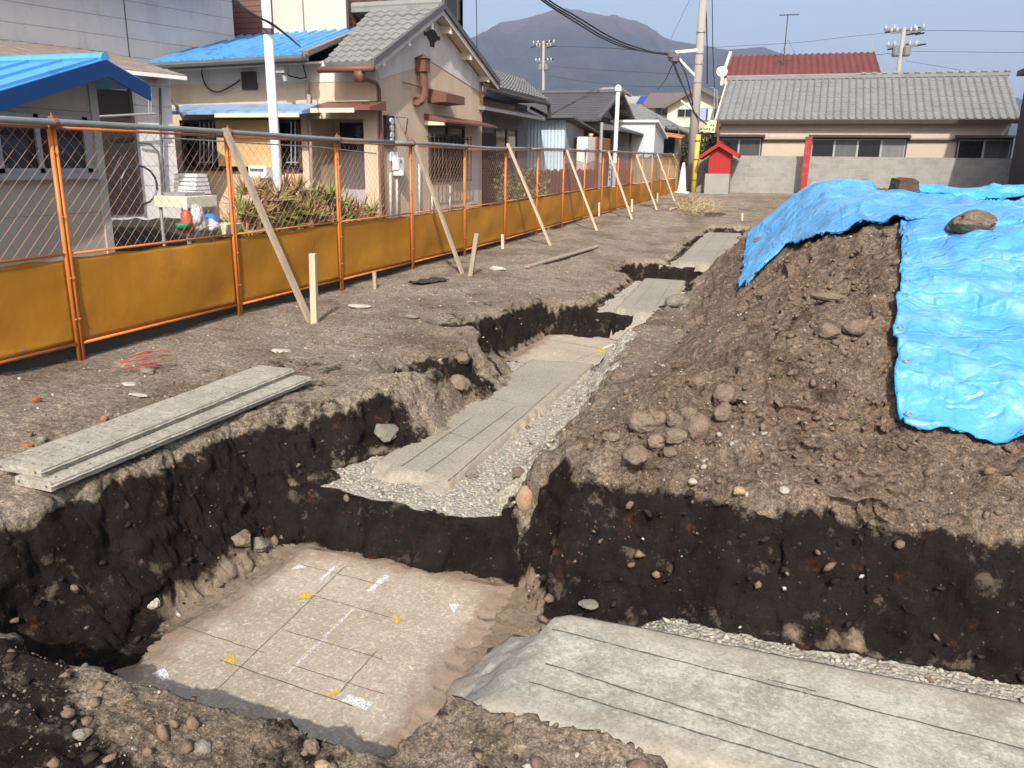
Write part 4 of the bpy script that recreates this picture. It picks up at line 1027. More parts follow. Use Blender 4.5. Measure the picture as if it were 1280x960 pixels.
for (ya, yb, za, zb) in ((wa.y, wb.y+.06, wt-.04, wt), (wa.y, wb.y+.06, wbm, wbm+.04), (wb.y, wb.y+.06, wbm, wt), (wc-.02, wc+.03, wbm, wt), (wa.y, wa.y+.05, wbm, wt)):
    fr.box(xw-.01, xw+.035, ya, yb, za, zb)
wo = fr.build('window', FRAME, root); MB().box(xw, xw+.012, wa.y, wb.y, wbm+.02, wt-.02).build('pane', GLASS, wo)
MB().box(xw, xw+.07, wa.y-.05, wb.y+.12, wbm-.06, wbm-.002).build('sill', FRAME, wo)

# ------------------------------------------------------------------ white house, set askew behind
B0 = Vector((-6.8, 8.8, 0)); Tt = Vector((.276, .961, 0)); Nn = Vector((.961, -.276, 0))
def onw(k, nd, z): p = B0+Tt*k+Nn*nd; return Vector((p.x, p.y, z))
def wray(px, py, nd):
    d = ray(px, py); q = B0+Nn*nd; t = (q-CAM).dot(Nn)/d.dot(Nn); p = CAM+d*t; return (p-B0).dot(Tt), p.z
root = thing('white_house', 'big white boarded house, mostly in shade, behind the blue roofed shed', 'house', tuple(onw(-4, -3, 0)))
kr = wray(292, 30, 0)[0]
mb = MB(); mb.prism([onw(kr, 0, -.2), onw(-15, 0, -.2), onw(-15, -6, -.2), onw(kr, -6, -.2)], (0, 0, 5.25)); mb.build('wall', WHITEW, root)
mb = MB(); mb.prism([onw(kr-.35, 1.12, 4.98), onw(-15.5, 1.12, 4.98), onw(-15.5, -3, 6.7), onw(kr-.35, -3, 6.7)], (0, 0, .14))
mb.prism([onw(kr-.35, 1.12, 4.9), onw(-15.5, 1.12, 4.9), onw(-15.5, .0, 4.9), onw(kr-.35, 0, 4.9)], (0, 0, .06)); mb.build('roof', ROOFD, root)
kk_, zz_ = wray(157, 30, 0); MB().prism([onw(kk_, .0, 3.3), onw(kk_+.02, .0, 3.3), onw(kk_+.02, .006, 3.3), onw(kk_, .006, 3.3)], (0, 0, 1.6)).build('joint_strip', GREYT, root)
ke, ze = wray(230, 95, 2.4); k1 = wray(222, 200, 2.05)[0]
mb = MB(); mb.tiles(onw(-7, 2.45, ze), onw(ke, 2.45, ze), onw(-7, .02, 3.34), onw(ke, .02, 3.34), 24, 1, .012, 0, kind='rib'); lr = mb.build('lean_to_roof', mat('faded_brown_sheet', (.20, .16, .135), .7, .25, 4, stain=(.30, .27, .24)), root)
MB().prism([onw(-7, 2.44, ze-.07), onw(ke, 2.44, ze-.07), onw(ke, 2.48, ze-.07), onw(-7, 2.48, ze-.07)], (0, 0, .06)).build('gutter', WHITEP, lr)
MB().prism([onw(-7, 2.02, -.2), onw(k1, 2.02, -.2), onw(k1, .0, -.2), onw(-7, .0, -.2)], (0, 0, ze+.2)).build('lean_to_wall', WHITEW, root)
ka, kb = wray(113, 180, 2.05)[0], wray(167, 180, 2.05)[0]; zt_ = wray(140, 112, 2.05)[1]; zb_ = wray(150, 268, 2.05)[1]
dr = MB().prism([onw(ka-.3, 2.025, zb_), onw(kb, 2.025, zb_), onw(kb, 2.06, zb_), onw(ka-.3, 2.06, zb_)], (0, 0, zt_-zb_)).build('door', DOORB, root)
MB().prism([onw(kb, 2.025, zb_), onw(kb+.05, 2.025, zb_), onw(kb+.05, 2.075, zb_), onw(kb, 2.075, zb_)], (0, 0, zt_-zb_+.05)).build('frame', FRAME_D, dr)
def wp(px, py, nd): k_, z_ = wray(px, py, nd); return onw(k_, nd, z_)
mb = MB(); mb.tube([wp(200, 110, 2.1), wp(201, 160, 2.1), wp(203, 205, 2.1), wp(206, 245, 2.1)], .022, 8)
mb.tube([wp(172, 178, 2.1), wp(188, 180, 2.1), wp(198, 190, 2.1), wp(201, 215, 2.1), wp(203, 250, 2.1)], .016, 8); mb.build('wall_pipe', GREYT, root)
mb = MB(); mb.tube([wp(185, 108, 2.3), wp(186, 143, 2.3)], .008, 6); mb.tube([wp(189, 108, 2.3), wp(189, 143, 2.3)], .006, 6); mb.tube([wp(118, 146, 2.3), wp(194, 142, 2.3)], .02, 8)
tag(mb.build('laundry_pole', FRAME), 'hanging laundry pole under the shed eave before the brown door', 'laundry pole')
mb = MB(); mb.bar(wp(196, 100, 2.15), AY(222, 134, 8.7), .05, .05); mb.build('downpipe', CREAMT, root)

# ------------------------------------------------------------------ gable house with blue roofed wing
YF, XG = 8.78, -2.05
root = thing('gable_house', 'beige stucco house with grey tiled gable and a blue roofed wing, behind the fence', 'house', (-4.5, 10.5, 0))
vap = AX(553, 8, -1.8); vl = AX(464, 79, -1.8); vr = AX(623, 104, -1.8)
def under(y, d=.14):
    if y < vap.y: return vl.z+(y-vl.y)/(vap.y-vl.y)*(vap.z-vl.z)-d
    return vap.z+(y-vap.y)/(vr.y-vap.y)*(vr.z-vap.z)-d
YB = 13.95
mb = MB()
mb.prism([(XG, YF, -.2), (XG, YB, -.2), (XG, YB, under(YB)), (XG, vap.y, under(vap.y)), (XG, YF, under(YF))], (-.2, 0, 0))
mb.box(-8.4, XG-.2, 9.75, YB, -.2, 2.95)
xe = AY(386, 200, YF).x
mb.box(xe, XG-.2, YF, YF+.2, AY(430, 148, YF).z, under(YF))          # over the entrance
wl0 = AY(213, 200, YF).x
xwin0, xwin1 = AY(228, 180, YF).x, AY(377, 180, YF).x
zw0, zw1 = AY(300, 214, YF).z, AY(300, 150, YF).z
wz = AY(300, 78, YF).z
mb.box(wl0-.3, xwin0, YF, YF+.2, -.2, wz); mb.box(xwin1, xe, YF, YF+.2, -.2, wz); mb.box(xwin0, xwin1, YF, YF+.2, -.2, zw0); mb.box(xwin0, xwin1, YF, YF+.2, zw1, wz)
mb.box(xe-.12, xe, YF+.2, 9.75, -.2, wz)
mb.build('wall', BEIGE, root)
xcol = AY(456, 210, YF).x
MB().box(xcol, XG-.2, YF, YF+.25, -.2, AY(430, 148, YF).z-.003).build('pillar', BEIGE, root)
# white plaster bands
pl = [AX(x, y, XG+.012) for x, y in ((474, 99), (523, 84), (538, 76), (581, 103), (601, 116))]
top = [(XG+.012, y, under(y, .15)) for y in (YB-.02, vap.y, YF)]
MB().prism([pl[0]]+pl[1:]+top, (-.01, 0, 0)).build('gable_plaster', PLASTER, root)
zpb = AY(300, 104, YF).z
MB().box(wl0-.3, xe+.003, YF-.012, YF-.002, zpb, wz-.01).build('wing_plaster', PLASTER, root)
MB().box(xe+.01, XG-.01, YF-.012, YF-.002, AY(430, 102, YF).z, under(YF)-.01).build('entrance_plaster', PLASTER, root)
# tiled roof
xl_e = AY(405, 76, vl.y).x; xl_r = AY(488, 10, vap.y).x
mb = MB()
mb.tiles((xl_e, vl.y, vl.z), (-1.80, vl.y, vl.z), (xl_r-.4, vap.y, vap.z), (-1.80, vap.y, vap.z), 6, 11, .035, .03, jit=.006, sub=6)
mb.tiles((-1.80, vr.y, vr.z), (-8.3, vr.y, vr.z), (-1.80, vap.y, vap.z), (-8.3, vap.y, vap.z), 24, 9, .03, .03)
rf = mb.build('roof', ROOFT, root)
mb = MB(); mb.tube([(-1.78, vap.y, vap.z+.07), (-6.5, vap.y, vap.z+.07)], .09, 10); mb.box(-6.5, -1.85, vap.y-.08, vap.y+.08, vap.z-.04, vap.z+.06); mb.box(-1.98, -1.84, vap.y-.05, vap.y+.05, vap.z+.1, vap.z+.26)
mb.build('ridge', ROOFT, rf)
for (a, b, nm) in ((vl, vap, 'near'), (vap, vr, 'far')):
    A, B = Vector((-1.79, a.y, a.z)), Vector((-1.79, b.y, b.z))
    mb = MB(); mb.prism([A+Vector((0, 0, .06)), B+Vector((0, 0, .06)), B-Vector((0, 0, .05)), A-Vector((0, 0, .05))], (.045, 0, 0)); mb.build('verge', GREYT, rf)
    mb = MB(); mb.prism([A-Vector((0, 0, .05)), B-Vector((0, 0, .05)), B-Vector((0, 0, .155)), A-Vector((0, 0, .155))], (-.025, 0, 0)); mb.build('bargeboard', PLASTER, rf)
    mb = MB(); mb.prism([A-Vector((.03, 0, .1)), B-Vector((.03, 0, .1)), B-Vector((.03, 0, .125)), A-Vector((.03, 0, .125))], (-.22, 0, 0)); mb.build('soffit', CREAMT, rf)
for (x, y) in ((479, 75), (511, 50), (540, 30), (563, 36), (588, 69), (610, 97)):
    p = AX(x, y, -1.84); mb = MB(); mb.box(XG, -1.83, p.y-.05, p.y+.05, p.z-.09, p.z+.07); e_ = mb.build('purlin', CREAMT, root)
    MB().prism([(-1.828, p.y-.06, p.z-.10), (-1.828, p.y+.06, p.z-.10), (-1.828, p.y+.02, p.z+.09), (-1.828, p.y-.02, p.z+.09)], (.006, 0, 0)).build('cap', mat('white_cap', (.82, .81, .79), .5, .05), e_)
p = AX(540, 45, XG+.02); mb = MB()
for (dy, dz) in ((.36, .07), (.09, .40)): mb.box(XG+.012, XG+.035, p.y-dy, p.y+dy, p.z-dz*.5, p.z+dz*.5)
mb.prism([(XG+.012, p.y+.24*math.cos(t*math.pi/6), p.z+.12*math.sin(t*math.pi/6)) for t in range(12)], (.03, 0, 0)); mb.build('gable_vent', DKWOOD, root)
p0, p1 = AX(480, 152, XG), AX(600, 142, XG)
# gutters and brown downpipe
mb = MB(); mb.tube([(xl_e-.1, vl.y-.05, vl.z-.09), (-1.72, vl.y-.05, vl.z-.09)], .055, 8); q = AY(450, 84, vl.y)
mb.box(q.x-.07, q.x+.07, vl.y-.09, vl.y+.05, vl.z-.3, vl.z-.1)
mb.tube([AY(450, 92, vl.y), AY(454, 98, vl.y+.1), AX(471, 104, XG+.06), AX(474, 112, XG+.06), AX(477, 190, XG+.06), AX(480, 278, XG+.06)], .034, 8); mb.build('downpipe', BROWNM, root, smooth=True)
mb = MB(); mb.tube([AX(603, 140, XG+.06), AX(602, 122, XG+.06), AX(607, 117, -1.9)], .04, 8); mb.build('downpipe', BROWNM, root)
# flue, hood, window with bars on the gable wall
mb = MB(); xx = XG+.14
mb.tube([AX(522, 128, XG-.02), AX(521, 126, xx-.04), AX(526, 126, xx), AX(530, 120, xx), AX(530, 108, xx), AX(529, 88, xx)], .085, 12)
c_ = AX(529, 90, xx); mb.box(xx-.1, xx+.1, c_.y-.11, c_.y+.11, c_.z, c_.z+.24); mb.add([(xx-.13, c_.y-.14, c_.z+.24), (xx+.13, c_.y-.14, c_.z+.24), (xx+.13, c_.y+.14, c_.z+.24), (xx-.13, c_.y+.14, c_.z+.24), (xx, c_.y, c_.z+.33)], [(0, 3, 2, 1), (0, 1, 4), (1, 2, 4), (2, 3, 4), (3, 0, 4)])
mb.tube([AX(504, 103, XG+.05), AX(528, 109, xx)], .012, 6)
mb.build('flue', BROWNM, root, smooth=False)
a = AX(534, 110, XG); b = AX(550, 130, XG); y0, y1, z0, z1 = a.y, b.y+.35, b.z, a.z
mb = MB(); mb.add([(XG, y0, z0-.02), (XG, y1, z0-.02), (XG+.42, y1, z0), (XG+.42, y0, z0), (XG, y0, z1), (XG, y1-.1, z1), (XG+.42, y1, z0+.16), (XG+.42, y0, z0+.16)],
                     [(0, 1, 2, 3), (0, 4, 5, 1), (4, 7, 6, 5), (3, 2, 6, 7), (0, 3, 7, 4), (1, 5, 6, 2)]); mb.build('exhaust_hood', BROWNM, root)
a, b = AX(530, 148, XG), AX(597, 151, XG)
mb = MB(); mb.prism([(XG, a.y, a.z+.10), (XG+.5, a.y, a.z-.03), (XG+.5, a.y, a.z-.07), (XG, a.y, a.z-.02)], (0, b.y-a.y, 0)); mb.build('window_hood', BROWNM, root)
mb = MB(); mb.prism([(XG+.002, a.y+.02, a.z-.04), (XG+.44, a.y+.02, a.z-.07), (XG+.44, a.y+.02, a.z-.13), (XG+.002, a.y+.02, a.z-.13)], (0, .05, 0)); mb.build('hood_bracket', CREAMT, root)
a, b = AX(535, 153, XG), AX(579, 222, XG)
mb = MB()
for (ya, yb, za, zb) in ((a.y, b.y, a.z-.05, a.z), (a.y, b.y, b.z, b.z+.05), (a.y, a.y+.05, b.z+.05, a.z-.05), (b.y-.05, b.y, b.z+.05, a.z-.05), ((a.y+b.y)/2-.03, (a.y+b.y)/2+.03, b.z+.05, a.z-.05)): mb.box(XG, XG+.05, ya, yb, za, zb)
wn = mb.build('window', FRAME_D, root); MB().box(XG+.004, XG+.02, a.y+.01, b.y-.01, b.z+.01, a.z-.01).build('pane', GLASS, wn)
mb = MB(); n = 11
for k in range(n):
    y = a.y-.06+(b.y-a.y+.12)*k/(n-1); mb.tube([(XG+.17, y, b.z-.08), (XG+.17, y, a.z-.22)], .011, 6)
for z_ in (b.z-.05, a.z-.28): mb.tube([(XG+.17, a.y-.1, z_), (XG+.17, b.y+.1, z_)], .012, 6)
for y in (a.y-.06, b.y+.06):
    for z_ in (b.z-.05, a.z-.28): mb.tube([(XG, y, z_), (XG+.17, y, z_)], .01, 6)
mb.build('grille', FRAME_D, wn)
p = AX(593, 205, XG); q = AX(593, 255, XG); MB().box(XG+.003, XG+.010, p.y-.28, p.y+.22, q.z, p.z).build('patched_panel', mat('lilac_patch', (.53, .47, .43), .8, .08), root)
# meters, conduits
p = AX(493, 206, XG); mb = MB(); mb.box(XG+.02, XG+.15, p.y-.13, p.y+.13, p.z-.10, p.z+.13); mb.tube([(XG+.085, p.y, p.z-.10), (XG+.085, p.y, p.z-.20)], .11, 12); mb.box(XG, XG+.03, p.y-.2, p.y+.12, p.z+.06, p.z+.24)
mt = mb.build('gas_meter', WHITEP, root, bevel=.01)
mb = MB(); mb.tube([(XG+.152, p.y-.03, p.z+.06), (XG+.157, p.y-.03, p.z+.06)], .03, 10); mb.build('dial', GREYT, mt)
mb = MB()
for (x, y0_, y1_) in ((488, 216, 276), (496, 214, 276), (524, 205, 272), (540, 236, 270), (562, 232, 266)):
    p = AX(x, y0_, XG+.05); q = AX(x+.5, y1_, XG+.05); mb.tube([p, q], .026, 8)
mb.build('conduit', mat('grey_conduit', (.46, .45, .43), .6, .1), root, smooth=True)
p = AX(485, 160, XG); mb = MB(); mb.box(XG+.003, XG+.06, p.y-.18, p.y+.16, p.z-.33, p.z+.22); mt = mb.build('power_meter_board', DKWOOD, root)
mb = MB()
for k in range(4): mb.tube([(XG+.06, p.y, p.z+.12-k*.12), (XG+.10, p.y, p.z+.12-k*.12)], .06, 10)
mb.build('insulator', mat('grey_china', (.42, .43, .44), .4, .1), mt)
mb = MB(); p = AX(495, 146, XG); mb.tube([p, p+Vector((.2, .1, -.02)), AX(507, 168, XG+.02)], .012, 6); mb.build('bracket', GREYT, root)
# entrance: canopy, door
ez = AY(430, 140, 8.5); xa, xb = AY(397, 146, 8.4).x, AY(471, 146, 8.4).x
mb = MB(); mb.prism([(xa, YF-.02, ez.z+.20), (xa, YF-.62, ez.z+.06), (xa, YF-.62, ez.z+.01), (xa, YF-.02, ez.z+.03)], (xb-xa, 0, 0)); cn = mb.build('entrance_canopy', BROWNM, root)
MB().box(xa+.02, xb-.3, YF-.645, YF-.622, ez.z-.03, ez.z+.045).build('fascia', CREAMT, cn)
da, db = AY(428, 180, 9.72), AY(466, 180, 9.72); dz = AY(440, 190, 9.72).z
mb = MB(); mb.box(da.x, db.x+.2, 9.69, 9.74, .1, dz); d_ = mb.build('door', mat('lilac_door', (.40, .345, .37), .6, .15, 3, stain=(.36, .25, .19)), root)
mb = MB(); k_ = AY(460, 231, 9.6); mb.tube([(k_.x, 9.69, k_.z), (k_.x, 9.62, k_.z)], .035, 10); mb.tube([(k_.x, 9.62, k_.z), (k_.x-.1, 9.62, k_.z)], .014, 8); mb.build('handle', FRAME, d_)
MB().box(da.x-.02, db.x+.2, 9.68, 9.742, dz+.01, dz+.55).build('transom', GLASS, root)
# wing: blue roof, canopy, window with blind
gl, gr = AY(187, 80, 8.2), AY(380, 69, 8.2); ul, ur = AY(291, 47, 10.9), AY(456, 37, 10.9)
mb = MB(); mb.tiles(gl, gr, ul, ur, 14, 1, .055, 0, kind='rib', sub=10); wr_ = mb.build('wing_roof', BLUE, root)
mb = MB(); mb.prism([gl, ul, ul-Vector((0, 0, .12)), gl-Vector((0, 0, .12))], (.0, -.04, 0)); mb.build('wing_verge', GREYT, wr_)
mb = MB(); A, B = gr+Vector((.02, 0, .03)), ur+Vector((.02, 0, .03)); mb.bar(A, B, .12, .08); mb.build('flashing', mat('faded_brown_flashing', (.24, .18, .165), .6, .2), wr_)
mb = MB(); mb.tube([gl+Vector((-.05, -.06, -.05)), gr+Vector((.1, -.06, -.05))], .06, 8)
mb.build('gutter', GREYT, wr_)
MB().prism([gl-Vector((0, -.02, .14)), gr-Vector((0, -.02, .14)), gr+Vector((0, .65, -.06)), gl+Vector((0, .65, -.06))], (0, 0, .03)).build('wing_soffit', PLASTER, wr_)
ca, cb = AY(204, 142, 8.15), AY(377, 139, 8.15)
mb = MB(); mb.prism([(ca.x, YF-.02, ca.z+.20), (ca.x, 8.15, ca.z+.03), (ca.x, 8.15, ca.z-.02), (ca.x, YF-.02, ca.z+.05)], (cb.x-ca.x, 0, 0)); cn = mb.build('window_canopy', mat('faded_blue_metal', (.20, .33, .52), .45, .15, 4, stain=(.10, .13, .18)), root)
MB().box(ca.x+1.2, cb.x-.05, 8.125, 8.148, ca.z-.075, ca.z-.005).build('fascia', CREAMT, cn)
mb = MB()
for (xa, xb, za, zb) in ((xwin0, xwin1, zw1-.06, zw1), (xwin0, xwin1, zw0, zw0+.05), (xwin0, xwin0+.06, zw0, zw1), (xwin1-.06, xwin1, zw0, zw1)): mb.box(xa, xb, YF-.03, YF+.05, za, zb)
wn = mb.build('window', FRAME_D, root); MB().box(xwin0, xwin1, YF+.08, YF+.10, zw0, zw1).build('pane', GLASS, wn)
N = NT('reed_blind'); tc = N.n('TexCoord').outputs['Object']; sp = N.n('SeparateXYZ'); N.l(tc, sp.inputs[0])
wv_ = N.math('FRACT', N.math('MULTIPLY', sp.outputs['Z'], 60)); c = N.mix(N.noise(tc, 3, 5, .6), (.46, .30, .13), (.62, .44, .22)); N.l(N.mix(N.math('MULTIPLY', N.math('LESS_THAN', wv_, .25), .5), c, (.18, .11, .05)), N.b.inputs['Base Color'])
N.b.inputs['Roughness'].default_value = .8
ba, bb = AY(269, 150, 8.62), AY(352, 209, 8.62)
MB().box(ba.x, bb.x, 8.61, 8.635, bb.z, ba.z).build('blind', N.m, wn)
for bars, pxs in (((250, 255, 261, 266), (247, 268)), ((364, 369), (358, 373))):
    mb = MB()
    for px in bars: mb.tube([AY(px, 152, 8.66), AY(px, 206, 8.66)], .012, 6)
    for py in (172, 203): mb.tube([AY(pxs[0], py, 8.66), AY(pxs[1], py, 8.66)], .014, 6)
    mb.build('grille', FRAME, wn)
v = AY(313, 101, YF); MB().box(v.x-.16, v.x+.16, YF-.06, YF, v.z-.16, v.z+.16).build('vent_louver', mat('vent_brown', (.05, .04, .037), .6, .2), root)
mb = MB(); mb.tube(smooth_path([AY(255, 83, 8.7), AY(252, 90, 8.7), AY(258, 108, 8.7), AY(272, 115, 8.7), AY(288, 108, 8.7), AY(300, 100, 8.72)]), .014, 6); mb.build('loose_cable', BLACKC, root, smooth=True)
mb = MB(); mb.tube([AY(386, 118, 8.7), AY(388, 170, 8.7), AY(392, 285, 8.7)], .035, 8); mb.tube([AY(384, 100, 8.7), AY(384, 124, 8.72)], .035, 8); mb.build('downpipe', mat('dusty_pipe', (.33, .25, .215), .6, .15), root, smooth=True)
mb = MB(); q = AY(351, 75, 8.3); mb.box(q.x-.09, q.x+.09, 8.25, 8.42, q.z-.22, q.z+.02); mb.tube([(q.x+.03, 8.33, q.z-.22), (q.x+.05, 8.33, q.z-.36)], .04, 8); mb.build('junction_box', mat('dull_grey', (.30, .30, .30), .6, .1), root)
mb = MB(); mb.tube([AY(355, 88, 8.35), AY(362, 95, 8.45), AY(375, 98, 8.6), AY(383, 97, 8.68), AY(379, 82, 8.5), AY(374, 72, 8.35)], .014, 6)
for k in range(4): mb.tube([AY(370+k*4, 70, 8.2), AY(371+k*4, 74, 8.2)], .04, 8)
mb.build('drop_wire', BLACKC, root)
mb = MB(); a_ = AY(322, 207, 8.6); b_ = AY(345, 223, 8.6); mb.box(a_.x, b_.x, 8.3, 8.75, b_.z, a_.z); ac = mb.build('water_heater', WHITEP, root, bevel=.02); MB().box(a_.x+.05, b_.x-.05, 8.292, 8.299, a_.z-.10, a_.z-.05).build('vent', GREYT, ac)
# ------------------------------------------------------------------ brown and red two storey house behind
root = thing('two_storey_house', 'tall house behind the gable house with brown siding, beige shutters and red corrugated wall', 'house', (-6, 13, 0))
BRS = siding('brown_siding', (.20, .095, .075), .11, .7, .7, 'Z', .02, .12); RED = mat('red_corrugated', (.30, .035, .04), .5, .22, 2, streak=True, stain=(.17, .03, .035))
x0, x1, x2 = AY(289, 20, 11.0).x, AY(437, 20, 11.0).x, AY(577, 20, 17).x
MB().box(x0, x1, 11.0, 17, 2.6, 7.5).build('wall', BRS, root)
sa, sb = AY(343, 20, 10.95), AY(434, 20, 10.95); sz = AY(390, 41, 10.95).z; sm_ = AY(381, 20, 10.95).x
f_ = MB(); f_.box(sa.x-.05, sb.x+.05, 10.93, 11.0, sz-.05, 7.0); sh_ = f_.build('shutter_frame', FRAME_D, root)
SHT = mat('beige_shutter', (.50, .46, .39), .5, .05, 2)
for xa, xb in ((sa.x, sm_-.015), (sm_+.015, sb.x)): MB().box(xa, xb, 10.9, 10.928, sz, 6.9).build('shutter', SHT, sh_)
mb = MB(); xx0, xx1 = x1, x2; n = 46
mb.tiles((xx0, 13.2, 2.6), (xx1, 13.2, 2.6), (xx0, 13.2, 7.5), (xx1, 13.2, 7.5), n, 1, .03, 0, kind='sine')
mb.box(xx0, xx1, 13.3, 17, 2.6, 7.5); mb.build('red_wall', RED, root)
a_, b_ = AY(558, 3, 13.15), AY(574, 26, 13.15); wn = MB().box(a_.x, b_.x, 13.1, 13.2, b_.z, a_.z+1).build('window', FRAME_D, root); MB().box(a_.x+.04, b_.x-.04, 13.085, 13.098, b_.z+.05, a_.z+.9).build('pane', GLASS, wn)
mb = MB(); mb.tube([AY(446, -5, 13.1), AY(449, 42, 13.1)], .05, 8); mb.build('downpipe', mat('dusty_red_pipe', (.30, .14, .12), .6, .15), root)
a_, b_ = AY(470, -2, 12.9), AY(497, 10, 12.9); mb = MB(); mb.box(a_.x, b_.x, 12.2, 13.2, b_.z, b_.z+.08); mb.build('balcony_slab', BROWNM, root)

# ------------------------------------------------------------------ white pole by the wing
p0, p1 = AX(350, 275, -.75), AX(350, 0, -.75); yb_ = p0.y
mb = MB(); b_ = Vector((-.75, yb_, -.2)); t_ = CAM+ray(331, -20)*((yb_-CAM.y)/ray(331, -20).y)
mb.tube([b_, b_.lerp(t_, .5), t_], [.058, .056, .053], 14); po = tag(mb.build('pole', mat('white_pole_paint', (.64, .65, .67), .5, .1, 3, stain=(.40, .48, .56)), smooth=True), 'tall white painted pole standing in the aloes before the blind', 'pole')
mb = MB(); c_ = b_.lerp(t_, .86); mb.tube([c_-Vector((0, 0, .03)), c_+Vector((0, 0, .03))], .066, 12); mb.build('band', GREYT, po)
mb = MB(); c2 = AY(375, 58, 8.25)
dp = (c_-CAM).dot(FW)
pth = [CAM+ray(284, -12)*(dp+.6), CAM+ray(300, 6)*(dp+.2), CAM+ray(318, 19)*(dp-.12), CAM+ray(338, 29)*(dp-.12), CAM+ray(356, 42)*(dp+1.2), c2]
mb.tube(smooth_path(pth), .015, 6); tag(mb.build('service_cable', BLACKC, smooth=True), 'black cable running down past the white pole to the wing eave', 'cable')
# ------------------------------------------------------------------ aloes and clutter behind the fence
ALO = []
for nm, a, b in (('aloe_green', (.10, .14, .03), (.30, .30, .08)), ('aloe_rust', (.24, .10, .05), (.46, .23, .12)), ('aloe_dry', (.20, .11, .065), (.42, .25, .15))):
    N = NT(nm); ps = N.n('NewGeometry').outputs['Position']; N.l(N.mix(N.ramp(N.noise(ps, 9, 4, .7), [(.3, 0.), (.7, 1.)]), a, b), N.b.inputs['Base Color']); N.b.inputs['Roughness'].default_value = .55; ALO.append(N.m)
def aloe(label, x, y, w_, h_, n, seed):
    rg = random.Random(seed); root = thing('aloe_plant', label, 'aloe', (x, y, 0), 'aloes growing behind the fence')
    L = MB(); S = MB()
    for k in range(n):
        a = rg.uniform(0, 6.28); rr = w_*math.sqrt(rg.random()); cx, cy = x+rr*math.cos(a)*.6, y+rr*math.sin(a); cz = h_*rg.uniform(.25, 1)*(1-.35*(rr/w_)**2)
        S.tube([(cx+rg.uniform(-.12, .12), cy+rg.uniform(-.12, .12), -.15), (cx, cy, cz-.05)], .016, 5)
        mi = rg.choices((0, 1, 2), (.48, .28, .24))[0]
        for q in range(rg.randint(13, 20)):
            t = rg.uniform(0, 6.28); el = rg.uniform(-.15, 1.3); ln = rg.uniform(.15, .34); wd = rg.uniform(.011, .020)
            d = Vector((math.cos(t)*math.cos(el), math.sin(t)*math.cos(el), math.sin(el))); s = Vector((-math.sin(t), math.cos(t), 0))
            c0 = Vector((cx, cy, cz)); c1 = c0+d*ln*.5; c2 = c0+d*ln+Vector((0, 0, -.07*rg.random() + .05*rg.random()))
            up = s.cross(d)*wd*.6
            L.add([c0-s*wd, c0+s*wd, c0-up, c1-s*wd*.8, c1+s*wd*.8, c1-up*.8, c2], [(0, 1, 4, 3), (1, 2, 5, 4), (2, 0, 3, 5), (3, 4, 6), (4, 5, 6), (5, 3, 6)], mi if rg.random() < .75 else rg.choice((0, 1, 2)))
    L.build('leaves', ALO, root, recalc=False); S.build('stem', ALO[2], root)
for (px, w_, h_, n, lab) in ((296, .30, .62, 16, 'aloe behind the second fence post, beside the yellow planter'), (326, .42, 1.02, 34, 'tall greenish aloe left of the white pole'), (366, .42, .95, 36, 'dense reddish aloe clump right of the white pole'),
                             (398, .40, .92, 34, 'brown aloe clump in front of the wing corner'), (432, .36, .80, 26, 'orange tipped aloe in front of the purple door'), (457, .34, .66, 24, 'low reddish aloe at the right end before the gable wall')):
    p = AX(px, 262, -.72); aloe(lab, -.72, p.y, w_*1.15, h_*1.28, int(n*2.2), px)
def AXs(px, py, x=-.75): return AX(px, py, x)
DIRTY = mat('cream_plastic', (.58, .58, .44), .5, .12, 8); CLEARB = mat('grey_plastic_bag', (.45, .43, .42), .35, .2, 12)
a_, b_ = AXs(233, 246), AXs(272, 258); root = thing('work_table', 'little bench with a cream styrofoam box edge beside the aloes', 'table', (-.9, a_.y, 0))
MB().box(-1.2, -.75, a_.y, b_.y, b_.z, a_.z).build('tray', DIRTY, root, bevel=.006)
mb = MB(); [mb.tube([(x, y, 0), (x, y, b_.z)], .018, 6) for x in (-1.15, -.8) for y in (a_.y+.05, b_.y-.05)]; mb.build('leg', FRAME, root)
MB().box(-1.1, -.82, a_.y+.06, b_.y-.1, a_.z-.004, a_.z+.035).build('lid', mat('grey_lid', (.25, .25, .25), .5, .1), root)
a_, b_ = AXs(262, 228), AXs(282, 244); mb = MB()
for k in range(5): mb.box(-1.25, -.95, a_.y+.01*k, b_.y-.01*k, AXs(270, 243).z+.045*k, AXs(270, 243).z+.045*k+.035)
tag(mb.build('tray_stack', WHITEP), 'stack of white trays standing on the bench by the aloes', 'tray stack')
p = AXs(233, 272); mb = MB(); mb.lathe((p.x, p.y, p.z-.16), [(.05, 0), (.056, .04), (.056, .20), (.03, .235), (.02, .25)], 16); o = tag(mb.build('red_canister', mat('red_plastic', (.42, .075, .04), .4, .1), smooth=True), 'red brown canister under the bench', 'canister')
MB().lathe((p.x, p.y, p.z+.085), [(.024, 0), (.024, .04), (.015, .05)], 12).build('cap', WHITEP, o)
p = AXs(229, 284); tag(MB().lathe((p.x, p.y, p.z-.03), [(.04, 0), (.075, .04), (.075, .07), (.06, .075)], 16).build('green_bowl', mat('green_plastic', (.02, .20, .09), .4, .1), smooth=True), 'green plastic bowl on the ground under the bench', 'bowl')
